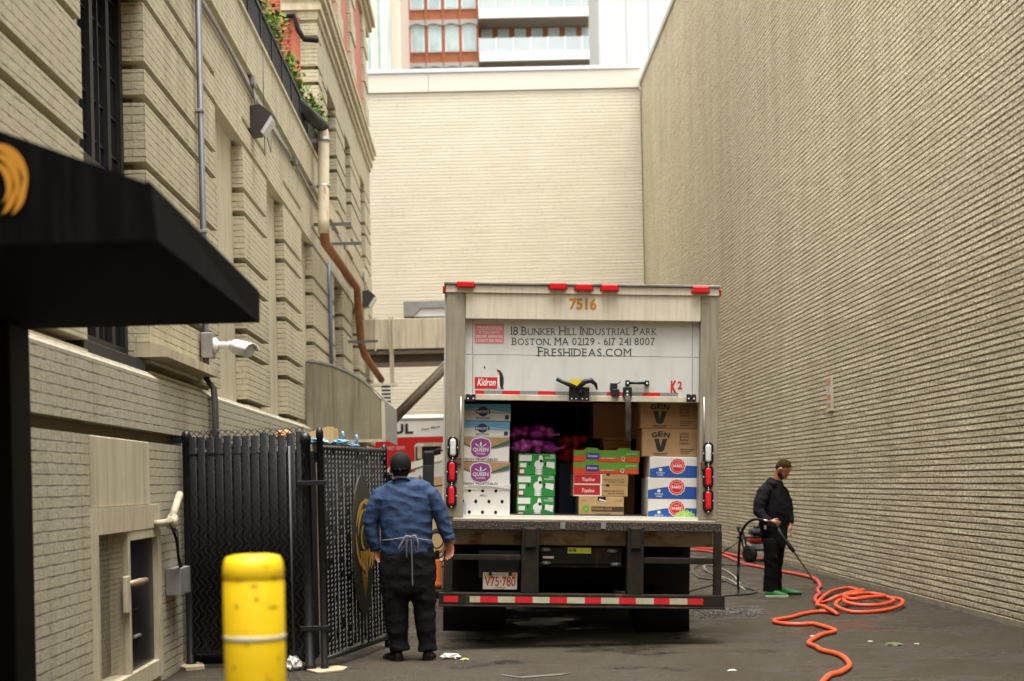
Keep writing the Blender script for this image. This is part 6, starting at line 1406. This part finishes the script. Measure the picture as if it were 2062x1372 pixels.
litter(592, 1350, 0.09, 'crumpled clear plastic wrap lying at the foot of the fence', m_paper, sq=(0.7, 0.8, 0.75), seed=8, nm='plastic_wrap', cat='plastic')
litter(936, 1330, 0.025, 'tiny yellow green scrap beside the crumpled tissue', mat('lime scrap', (0.3, 0.33, 0.08), 0.7), seed=4)
litter(1800, 1298, 0.05, 'flat wilted green leaf on the asphalt right of the hose', mat('wilted leaf', (0.10, 0.11, 0.03), 0.7), sq=(1.5, 2.2, 0.16), seed=6, nm='leaf', cat='leaf')
litter(1474, 1352, 0.022, 'small white scrap alone on the asphalt near the hose end', m_paper, seed=12)
litter(1636, 1282, 0.016, 'pale pebble inside the near bend of the orange hose', m_paper, seed=14, nm='pebble', cat='stone')
litter(1752, 1293, 0.016, 'pale pebble between the orange hose and the wilted leaf', m_paper, seed=15, nm='pebble', cat='stone')
litter(1846, 1298, 0.016, 'pale pebble just right of the wilted leaf', m_paper, seed=17, nm='pebble', cat='stone')
def flat(pts, lb, m, t=0.012, nm='cardboard_scrap', cat='cardboard'):
    b = B(); b.prism([ong(x, y, 0.004) for x, y in pts][::-1], (0, 0, t)); tag(b.build(nm, m), lb, cat, 'litter on the asphalt')
m_scrap = mat('damp cardboard', (0.42, 0.34, 0.22), 0.8, col2=(0.3, 0.22, 0.13), vscale=12)
flat([(614, 1350), (640, 1357), (690, 1352), (700, 1346), (680, 1343), (640, 1346)], 'flat damp cardboard scrap at the foot of the gate post', m_scrap)
flat([(352, 1346), (375, 1352), (412, 1348), (408, 1342), (380, 1337), (360, 1340)], 'torn pale cardboard at the foot of the left fence post', m_scrap, 0.03)
flat([(1010, 1358), (1045, 1363), (1120, 1358), (1150, 1356), (1130, 1360), (1050, 1366), (1012, 1361)], 'pale chalky streak of dried liquid in the foreground', mat('dried residue', (0.10, 0.09, 0.075), 0.8), 0.003, 'dried_streak', 'stain')
b = B()
rr = random.Random(4)
for k in range(420):
    x, y = rr.uniform(1395, 1535), rr.gauss(1232, 5); c = ong(x, y); s_ = rr.uniform(0.006, 0.02)
    b.ellipsoid((c.x, c.y, 0.004), s_, s_*rr.uniform(0.8, 1.6), 0.006, rr.choice((0, 0, 1)), 6)
tag(b.build('gravel_patch', [mat('wet grey gravel', (0.10, 0.09, 0.08), 0.5), mat('dark gravel', (0.03, 0.027, 0.022), 0.5)]), kind='stuff')
# ------------------------------------------------------------------ people
m_skin = mat('skin', (0.40, 0.165, 0.095), 0.5, col2=(0.34, 0.125, 0.07), vscale=18, vamt=0.5)
m_hair = mat('dark brown hair', (0.030, 0.014, 0.007), 0.8, col2=(0.06, 0.028, 0.013), vscale=60, bump=0.6, bscale=160, spec=0.2)
m_shirt = mat('blue shirt cotton', (0.026, 0.051, 0.113), 0.75, col2=(0.015, 0.032, 0.076), vscale=5, vamt=0.7, bump=0.45, bscale=16, bdist=0.02, spec=0.25)
m_trous = mat('black trouser cotton', (0.0035, 0.0035, 0.004), 0.85, bump=0.5, bscale=12, bdist=0.025, spec=0.2)
m_hood2 = mat('black sweatshirt', (0.004, 0.004, 0.005), 0.9, bump=0.5, bscale=14, bdist=0.02, spec=0.2)
m_cap = mat('black cap cloth', (0.004, 0.004, 0.0045), 0.8, bump=0.2, bscale=200, spec=0.25)
m_shoe = mat('black shoe leather', (0.005, 0.005, 0.005), 0.4)

def hand(b, w_, fdir, palm, thumb, L=0.185, curl=0.35, spread=0.10, grip=False):
    f = Vector(fdir).normalized(); p = Vector(palm); p = (p - f*p.dot(f)).normalized(); a = f.cross(p)
    if a.dot(Vector(thumb)) < 0: a = -a                       # a points to the thumb side
    w_ = Vector(w_); k0 = w_ + f*L*0.47
    b.tube([w_ - f*0.03, w_ + f*0.01, w_ + f*L*0.25, w_ + f*L*0.44, w_ + f*L*0.50], [(0.028, 0.022), (0.029, 0.021), (0.040, 0.018), (0.042, 0.0155), (0.036, 0.010)], 12, ax=a)
    for i, (off, ln) in enumerate(((0.030, 0.40), (0.010, 0.45), (-0.010, 0.42), (-0.029, 0.33))):
        q = k0 + a*off; pts = [q - f*0.02]; ang = curl*(0.5 + 0.12*i); ll = ln*L
        d0 = (f + a*spread*(off/0.03)).normalized()
        for s_, fr in ((1.0, 0.45), (1.9, 0.32), (2.7, 0.26)):
            an = ang*s_; pts.append(pts[-1] + (d0*math.cos(an) + p*math.sin(an))*ll*fr + (f*0.02 if len(pts) == 1 else Vector()))
        b.tube(pts, [0.0098, 0.0098, 0.0088, 0.0068], 8)
    tq = w_ + f*L*0.14 + a*0.026
    td = (f*0.75 + a*0.65 + p*(0.55 if grip else 0.30)).normalized()
    b.tube([tq - a*0.012, tq + td*0.035, tq + td*0.035 + (td*0.9 + f*0.4 + p*0.2).normalized()*0.03, tq + td*0.035 + (td*0.6 + f*0.7 + p*0.3).normalized()*0.058], [0.014, 0.0135, 0.0115, 0.008], 8)

def head(b, c, f, u, s=1.0):
    c, f = Vector(c), Vector(f).normalized(); u = Vector(u); u = (u - f*u.dot(f)).normalized(); r = f.cross(u)
    M = Matrix((r, f, u)).transposed().to_4x4()
    E = lambda off, rx, ry, rz: b.ellipsoid(c + (r*off[0] + f*off[1] + u*off[2])*s, rx*s, ry*s, rz*s, M=M)
    E((0, -0.012, 0.028), 0.076, 0.096, 0.088); E((0, 0.018, -0.025), 0.064, 0.074, 0.085); E((0, 0.038, -0.075), 0.046, 0.050, 0.036)
    E((0, 0.082, 0.012), 0.050, 0.012, 0.012)                                    # brow
    E((0.030, 0.070, -0.030), 0.020, 0.018, 0.022); E((-0.030, 0.070, -0.030), 0.020, 0.018, 0.022)   # cheeks
    b.tube([c + (f*0.086 + u*0.004)*s, c + (f*0.100 - u*0.022)*s, c + (f*0.110 - u*0.036)*s, c + (f*0.090 - u*0.044)*s], [0.008*s, 0.010*s, 0.014*s, 0.010*s], 10)
    E((0.012, 0.092, -0.037), 0.009, 0.010, 0.008); E((-0.012, 0.092, -0.037), 0.009, 0.010, 0.008)
    E((0, 0.086, -0.064), 0.024, 0.010, 0.006); E((0, 0.084, -0.073), 0.021, 0.010, 0.006)            # lips
    for q in (-1, 1): E((q*0.080, -0.008, -0.016), 0.012, 0.022, 0.034); E((q*0.092, -0.016, -0.010), 0.007, 0.018, 0.028)   # ears
    return c, f, u, r

# ---- man in blue, seen from behind
Y1 = 12.3
man = thing('person', 'man in blue shirt and black cap standing with his back turned beside the gate', 'person', (ong(826, 1333).x, Y1, 0))
def K(px, py, dy=0.0): return at(px, py, Y1 + dy)
S1 = F_PX / Y1
hc = K(807, 943, 0.02)
b = B()
head(b, hc, (0.05, 1, -0.02), (0, 0, 1), 1.0)
b.tube([K(807, 945, 0.0), K(807, 965, -0.005), K(807, 985, 0)], [0.058, 0.060, 0.075], 14)
b.tube([K(815, 980), K(816, 1010), K(818, 1060), K(820, 1105), K(821, 1150)], [(0.10, 0.08), (0.20, 0.12), (0.19, 0.12), (0.18, 0.12), (0.17, 0.12)], 18, ax=(1, 0, 0))
for pts, rr_ in ((((812, 1140), (800, 1200), (800, 1250), (803, 1318)), (0.09, 0.085, 0.06, 0.032)), (((830, 1140), (850, 1200), (857, 1250), (860, 1318)), (0.09, 0.085, 0.06, 0.032))):
    b.tube([K(*p, 0.0) for p in pts], list(rr_), 12)
lw_, rw_ = K(757, 1109, 0.02), K(906, 1091, 0.0)
b.tube([K(775, 995), K(753, 1025), K(748, 1063, 0.0), lw_], [0.055, 0.05, 0.042, 0.03], 12)
b.tube([K(862, 993), K(884, 1025), K(894, 1055, 0.0), rw_], [0.055, 0.05, 0.042, 0.03], 12)
hand(b, lw_, (0.30, -0.02, -1), (0.75, -0.65, 0), (0.3, 0.9, 0), 0.155, 0.55)
hand(b, rw_, (0.02, -0.02, -1), (-0.55, -0.85, 0), (-0.8, 0.5, 0), 0.185, 0.50)
me = remeshed(b, 0.0055, 3); link_mesh('body', me, m_skin, man, smooth=True)
# hair at the nape, under the cap
b = B(); b.ellipsoid(hc + Vector((0, -0.018, -0.01)), 0.0795, 0.095, 0.082, seg=24); b.tube([hc + Vector((0, -0.06, -0.02)), hc + Vector((0, -0.052, -0.075))], [(0.062, 0.045), (0.05, 0.02)], 16, ax=(1, 0, 0))
me = remeshed(b, 0.006, 4); link_mesh('hair', me, m_hair, man, smooth=True)
cp = B()
rings = []
for k, (z, rx, ry) in enumerate(((-0.030, 0.089, 0.104), (-0.005, 0.092, 0.107), (0.03, 0.093, 0.108), (0.065, 0.088, 0.102), (0.095, 0.074, 0.086), (0.118, 0.050, 0.058), (0.130, 0.022, 0.026), (0.133, 0.004, 0.004))):
    rings.append([hc + Vector((rx*math.cos(t), -0.010 + ry*math.sin(t), z + 0.010 + (0.014 if k == 0 else 0)*math.sin(t))) for t in [2*math.pi*i/28 for i in range(28)]])
cp.rings(rings); cap_ = cp.build('cap', m_cap, man)
b = B(); rim = [hc + Vector((0.075*math.cos(t), 0.085 + 0.10*math.sin(t)*0.9, 0.006 - 0.018*math.sin(t))) for t in [math.pi*i/12 for i in range(13)]]
b.prism(rim, (0, 0, 0.006)); b.build('peak', m_cap, cap_)
b = B(); b.tube([hc + Vector((0.09*math.sin(t), -0.01 - 0.106*math.cos(t), -0.014)) for t in [(-0.6 + 1.2*i/10) for i in range(11)]], [(0.003, 0.011)]*11, 6); b.lathe([(0.010, 0), (0.010, 0.006)], hc + Vector((0.0, -0.118, -0.018)), (0, -1, 0), 10); b.build('strap', m_cap, cap_)
# shirt
b = B()
def ring(y, cx, hw, d, dy=0.0):  return (K(cx, y, dy), (hw/S1, d))
tors = [ring(966, 807, 27, 0.085), ring(972, 808, 31, 0.09), ring(979, 809, 45, 0.10), ring(988, 812, 56, 0.12), ring(1003, 815, 55, 0.135), ring(1030, 817, 53, 0.15), ring(1060, 818, 52, 0.16), ring(1090, 820, 51.5, 0.165), ring(1106, 820, 52, 0.17), ring(1117, 820, 52, 0.165)]
b.tube([t[0] for t in tors], [t[1] for t in tors], 28, ax=(1, 0, 0))
b.tube([K(785, 990), K(765, 1000), K(752, 1027), K(747, 1048), K(747, 1066, 0.0), K(752, 1090, 0.01), K(757, 1108, 0.02)], [0.070, 0.078, 0.069, 0.062, 0.059, 0.053, 0.046], 16)
b.tube([K(852, 990), K(868, 998), K(882, 1024), K(889, 1042), K(894, 1058, 0.0), K(900, 1076, 0.0), K(905, 1090, 0.0)], [0.070, 0.078, 0.068, 0.062, 0.058, 0.052, 0.047], 16)
me = remeshed(b, 0.008, 5, fold=(0.009, 6.0, 10.0, 3.3)); shirt = link_mesh('shirt', me, m_shirt, man, smooth=True)
b = B(); b.tube([K(791, 969, -0.075), K(799, 964, -0.095), K(808, 963, -0.098), K(817, 964, -0.095), K(824, 969, -0.075)], [(0.006, 0.016)]*5, 8); b.build('collar', m_shirt, shirt)
b = B(); b.lathe([(0.052, -0.025), (0.056, -0.02), (0.056, 0.02), (0.052, 0.025)], K(904, 1084, 0), (K(905, 1090) - K(900, 1076)), 18); b.lathe([(0.012, 0), (0.012, 0.006), (0, 0.007)], K(902, 1084, -0.056), (0, -1, 0.1), 12); b.build('cuff', m_shirt, shirt)
b = B()
def fl(*pts, w_=0.009): b.tube(smooth_path([K(x, y, d) for x, y, d in pts], 5), [(w_, 0.003)]*((len(pts)-1)*5+1), 6)
fl((769, 1088, -0.06), (785, 1087, -0.15), (805, 1084, -0.185), (826, 1082, -0.192), (845, 1085, -0.18), (862, 1088, -0.13), (872, 1089, -0.06), w_=0.007)
fl((826, 1081, -0.197), (817, 1080, -0.205), (810, 1092, -0.21), (803, 1106, -0.20), (806, 1110, -0.20), (815, 1100, -0.205), (820, 1088, -0.205)); fl((827, 1081, -0.197), (836, 1079, -0.205), (842, 1094, -0.21), (841, 1112, -0.20), (836, 1108, -0.2), (832, 1092, -0.205))
fl((822, 1082, -0.198), (819, 1100, -0.205), (819, 1124, -0.195)); fl((828, 1082, -0.2), (829, 1105, -0.207), (830, 1140, -0.20), (831, 1182, -0.19))
b.ellipsoid(K(826, 1082, -0.2), 0.016, 0.012, 0.014)
b.build('apron_strings', mat('grey apron tape', (0.11, 0.11, 0.115), 0.8), man)
# trousers
b = B()
tr = [ring(1100, 820, 51, 0.155), ring(1120, 821, 55.5, 0.17), ring(1150, 822, 56, 0.175), ring(1180, 823, 54, 0.165), ring(1194, 824, 52, 0.15)]
b.tube([t[0] for t in tr], [t[1] for t in tr], 24, ax=(1, 0, 0))
for pts in (((795, 1165, 28, .13), (797, 1200, 27.5, .125), (798, 1235, 24, .105), (800, 1268, 21, .095), (803, 1296, 18.5, .085), (805, 1310, 20, .09)), ((850, 1165, 27, .13), (852, 1200, 25.5, .125), (856, 1235, 21.5, .105), (858, 1268, 19.5, .095), (860, 1296, 17, .085), (861, 1310, 19, .09))):
    b.tube([K(x, y) for x, y, _, _ in pts], [(h/S1, d) for _, _, h, d in pts], 16, ax=(1, 0, 0))
me = remeshed(b, 0.009, 5, fold=(0.009, 5.0, 8.0, 9.1)); link_mesh('trousers', me, m_trous, man, smooth=True)
def shoe(parent, heel, d, L, mats, w_=0.05, h=0.075, nm='shoe', sole_h=0.022):
    heel = Vector((heel[0], heel[1], 0)); d = Vector((d[0], d[1], 0)).normalized(); a = Vector((d.y, -d.x, 0))
    def sec(t, hw, top, z0): return [heel + d*t*L + a*(hw*math.cos(an)) + Vector((0, 0, max(z0, z0 + (top-z0)*math.sin(an)))) for an in [2*math.pi*i/20 for i in range(20)]]
    b = B(); b.rings([sec(t, hw*w_, top, sole_h) for t, hw, top in ((0.0, .55, h*0.8), (0.03, .75, h*1.2), (0.12, .85, h*1.4), (0.3, .85, h*1.35), (0.5, .92, h*0.98), (0.7, 1.05, h*0.78), (0.88, .92, h*0.66), (0.97, .62, h*0.52), (1.0, .35, h*0.45))])
    s_ = b.build(nm, mats[0], parent)
    b = B(); b.prism([heel + d*t*L + a*hw*w_ for t, hw in ((-0.01, .5), (0.03, .8), (0.2, .95), (0.45, .9), (0.72, 1.15), (0.9, 1.0), (1.0, .6), (1.02, 0), (1.0, -.6), (0.9, -1.0), (0.72, -1.1), (0.45, -.9), (0.2, -.95), (0.03, -.8), (-0.01, -.5))], (0, 0, sole_h+0.004)); b.build('sole', mats[1], s_)
    return s_
p = ong(806, 1330); shoe(man, (p.x, Y1-0.06), (-0.42, 0.9), 0.30, (m_shoe, m_rubber)); p = ong(860, 1330); shoe(man, (p.x, Y1-0.06), (0.08, 1), 0.30, (m_shoe, m_rubber))

# ---- man in black with the pressure washer lance, head bowed
Y2 = 18.1
m2_ = thing('person', 'man in black sweatshirt and green trainers spraying the ground by the right wall', 'person', (ong(1560, 1200).x, Y2, 0))
S2 = F_PX / Y2
def Q(px, py, dy=0.0): return at(px, py, Y2 + dy)
dfw = Vector((0.84, -0.54, 0)); hf = (dfw*math.cos(0.92) + Vector((0, 0, -1))*math.sin(0.92)); hu = Vector((0, 0, 1))*math.cos(0.92) + dfw*math.sin(0.92)
hc2 = Q(1577, 946, -0.05)
b = B(); head(b, hc2, hf, hu, 1.02)
b.tube([hc2 - hu*0.04 - hf*0.03, Q(1566, 966), Q(1561, 982)], [0.056, 0.060, 0.075], 14)
b.tube([Q(1558, 978), Q(1557, 1000), Q(1558, 1030), Q(1558, 1062), Q(1558, 1080)], [(0.09, 0.08), (0.15, 0.11), (0.15, 0.11), (0.14, 0.11), (0.14, 0.11)], 16, ax=(0.8, 0.6, 0))
for pts in (((1552, 1075, -.06), (1551, 1130, -.10), (1551, 1190, -.08)), ((1568, 1075, .08), (1564, 1130, .06), (1562, 1188, .12))): b.tube([Q(*p) for p in pts], [0.062, 0.050, 0.042], 12)
w1, w2 = Q(1550, 1051, -0.31), Q(1591, 1056, -0.02)
b.tube([Q(1538, 992, -0.14), Q(1529, 1030, -0.20), w1], [0.05, 0.042, 0.03], 12)
b.tube([Q(1577, 992, 0.08), Q(1588, 1030, 0.06), w2], [0.05, 0.042, 0.03], 12)
gun0 = Q(1549, 1050, -0.36); gun1 = Q(1563, 1056, -0.36)
hand(b, w1, (0.9, -0.25, -0.25), (0.25, 0.95, -0.2), (0.2, -0.1, 1), 0.165, 0.75, grip=True)
hand(b, w2, (0.12, -0.25, -1), (-0.85, 0.2, 0), (0.5, -0.85, 0), 0.18, 0.30)
me = remeshed(b, 0.006, 3); body2 = link_mesh('body', me, m_skin, m2_, smooth=True)
rr2 = hf.cross(hu)
M2 = Matrix((rr2, hf, hu)).transposed().to_4x4()
b = B(); b.ellipsoid(hc2 - hf*0.028 + hu*0.046, 0.079, 0.094, 0.080, M=M2, seg=24); b.ellipsoid(hc2 - hf*0.052 + hu*0.004, 0.076, 0.060, 0.070, M=M2, seg=20)
me = remeshed(b, 0.007, 3, fold=(0.005, 45, 45, 1.0)); link_mesh('hair', me, m_hair, m2_, smooth=True)
b = B(); b.ellipsoid(hc2 + hf*0.046 - hu*0.078, 0.050, 0.050, 0.036, M=M2, seg=20); b.ellipsoid(hc2 + hf*0.03 - hu*0.05 + rr2*0.045, 0.022, 0.040, 0.040, M=M2); b.ellipsoid(hc2 + hf*0.03 - hu*0.05 - rr2*0.045, 0.022, 0.040, 0.040, M=M2); b.ellipsoid(hc2 + hf*0.088 - hu*0.055, 0.026, 0.010, 0.006, M=M2)
me = remeshed(b, 0.006, 3); link_mesh('beard', me, m_hair, m2_, smooth=True)
for q in (-1, 1):
    b = B(); b.ellipsoid(hc2 + hf*0.084 + rr2*q*0.031 - hu*0.006, 0.013, 0.006, 0.004, M=M2, seg=10); b.build('eye', m_blackink, m2_)
    b = B(); b.ellipsoid(hc2 + hf*0.092 + rr2*q*0.032 + hu*0.016, 0.019, 0.006, 0.004, M=M2, seg=10); b.build('eyebrow', m_hair, m2_)
# sweatshirt with hood at the neck
b = B()
def ring2(y, cx, hw, d, dy=0.0): return (Q(cx, y, dy), (hw/S2, d))
ts = [ring2(966, 1563, 12.5, 0.085), ring2(972, 1561, 17, 0.10), ring2(981, 1558, 23, 0.12), ring2(993, 1557, 27, 0.14), ring2(1012, 1558, 29, 0.155), ring2(1032, 1559, 30, 0.16), ring2(1052, 1558, 29, 0.155), ring2(1065, 1557, 28.5, 0.15)]
b.tube([t[0] for t in ts], [t[1] for t in ts], 22, ax=(1, 0, 0))
b.tube([Q(1546, 984, -0.06), Q(1537, 994, -0.12), Q(1530, 1013, -0.17), Q(1528, 1030, -0.20), Q(1537, 1042, -0.26), Q(1548, 1050, -0.305)], [0.075, 0.083, 0.076, 0.070, 0.056, 0.044], 14)
b.tube([Q(1572, 986, 0.04), Q(1579, 997, 0.07), Q(1585, 1015, 0.07), Q(1588, 1032, 0.06), Q(1590, 1045, 0.02), Q(1591, 1054, -0.01)], [0.07, 0.075, 0.068, 0.062, 0.052, 0.045], 14)
b.tube([Q(1549, 978, 0.06), Q(1556, 972, 0.10), Q(1566, 972, 0.06), Q(1571, 977, -0.02)], [0.04, 0.05, 0.045, 0.03], 12); b.tube([Q(1549, 978, 0.04), Q(1552, 974, -0.06), Q(1562, 977, -0.12)], [0.04, 0.045, 0.03], 12)
me = remeshed(b, 0.009, 4, fold=(0.009, 5, 9, 5.5)); link_mesh('sweatshirt', me, m_hood2, m2_, smooth=True)
b = B()
tr = [ring2(1056, 1557, 28, 0.15), ring2(1075, 1558, 26.5, 0.155), ring2(1092, 1560, 23.5, 0.15), ring2(1102, 1560, 21, 0.14)]
b.tube([t[0] for t in tr], [t[1] for t in tr], 20, ax=(1, 0, 0))
for pts in (((1553, 1088, -.06, .098), (1552, 1120, -.10, .086), (1552, 1150, -.10, .079), (1551, 1178, -.08, .082), (1551, 1191, -.08, .088)), ((1567, 1088, .08, .098), (1564, 1120, .07, .086), (1562, 1150, .09, .079), (1561, 1176, .12, .080), (1561, 1188, .12, .085))):
    b.tube([Q(x, y, d) for x, y, d, _ in pts], [r for _, _, _, r in pts], 16)
me = remeshed(b, 0.009, 4, fold=(0.009, 5, 8, 2.5)); link_mesh('trousers', me, m_trous, m2_, smooth=True)
m_gshoe = mat('bright green trainer', (0.02, 0.19, 0.03), 0.6, col2=(0.012, 0.10, 0.018), vscale=25); m_gsole = mat('pale green sole', (0.50, 0.66, 0.45), 0.6)
p = ong(1543, 1203); shoe(m2_, (p.x, Q(0, 0).y-0.11), (0.95, -0.28), 0.28, (m_gshoe, m_gsole), w_=0.044, h=0.08)
p = ong(1553, 1194); shoe(m2_, (p.x+0.02, Y2+0.14), (0.95, -0.22), 0.28, (m_gshoe, m_rubber), w_=0.044, h=0.08)
b = B(); c = Q(1541, 1061, -0.27); b.box(c.x-0.01, c.x+0.012, c.y-0.01, c.y+0.03, c.z-0.03, c.z+0.02); b.build('key_tag', m_whiteink, m2_)
# lance: grip, foam sleeve, thin tube; and its hose arching to the ground
ln = thing('spray_lance', 'black pressure washer lance held by the man in black, pointing at the ground', 'lance', (gun0.x, gun0.y, 0.9))
g1, g2, g3 = Q(1574, 1078, -0.45), Q(1599, 1112, -0.52), Vector(ong(1640, 1184)) + Vector((0, 0, 0.08))
b = B(); b.tube([gun0, gun1, Q(1568, 1066, -0.42)], [0.018, 0.022, 0.024], 10); b.tube([gun1, gun1 + Vector((0.01, 0.0, -0.10))], [0.02, 0.016], 8); b.build('grip', m_rubber, ln)
b = B(); b.tube([Q(1567, 1065, -0.42), g1, g2 - (g2-g1)*0.35, g2], [0.020, 0.021, 0.026, 0.024], 10); b.build('foam_sleeve', m_rubber, ln)
b = B(); b.tube([g2, g3], 0.010, 8); b.tube([g3, g3 + (g3-g2).normalized()*0.06], 0.016, 8); b.build('lance_tube', mat('brown lance tube', (0.13, 0.07, 0.035), 0.4, 0.4), ln)
b = B(); b.tube([gun0, Q(1537, 1047.5, -0.36)], 0.014, 8); b.build('brass_coupling', mat('brass fitting', (0.5, 0.42, 0.3), 0.35, 0.7), ln)
hp = [Q(1537, 1047.5, -0.36), Q(1524, 1046, -0.34), Q(1512, 1049, -0.25), Q(1500, 1060, -0.15), Q(1491, 1080, -0.05), Q(1488, 1110, 0.0), Q(1487, 1140, 0.05), Q(1486, 1170, 0.06), ong(1487, 1187) + Vector((0, 0, 0.014))]
b = B(); b.tube(smooth_path(hp, 6), 0.0165, 8); tag(b.build('hose', m_rubber), 'black hose arching from the lance handle down to the ground', 'hose')
hp = [Vector((wp.x-0.16, wy-0.02, 0.45)), Q(1480, 1096, 5.0), Q(1462, 1108, 4.0), ong(1440, 1128)+Vector((0, 0, 0.02)), ong(1425, 1138)+Vector((0, 0, 0.016))]
b = B(); b.tube(smooth_path(hp, 6), 0.015, 8); tag(b.build('hose', m_ghose), 'thin dark hose drooping from the pressure washer toward the truck', 'hose')
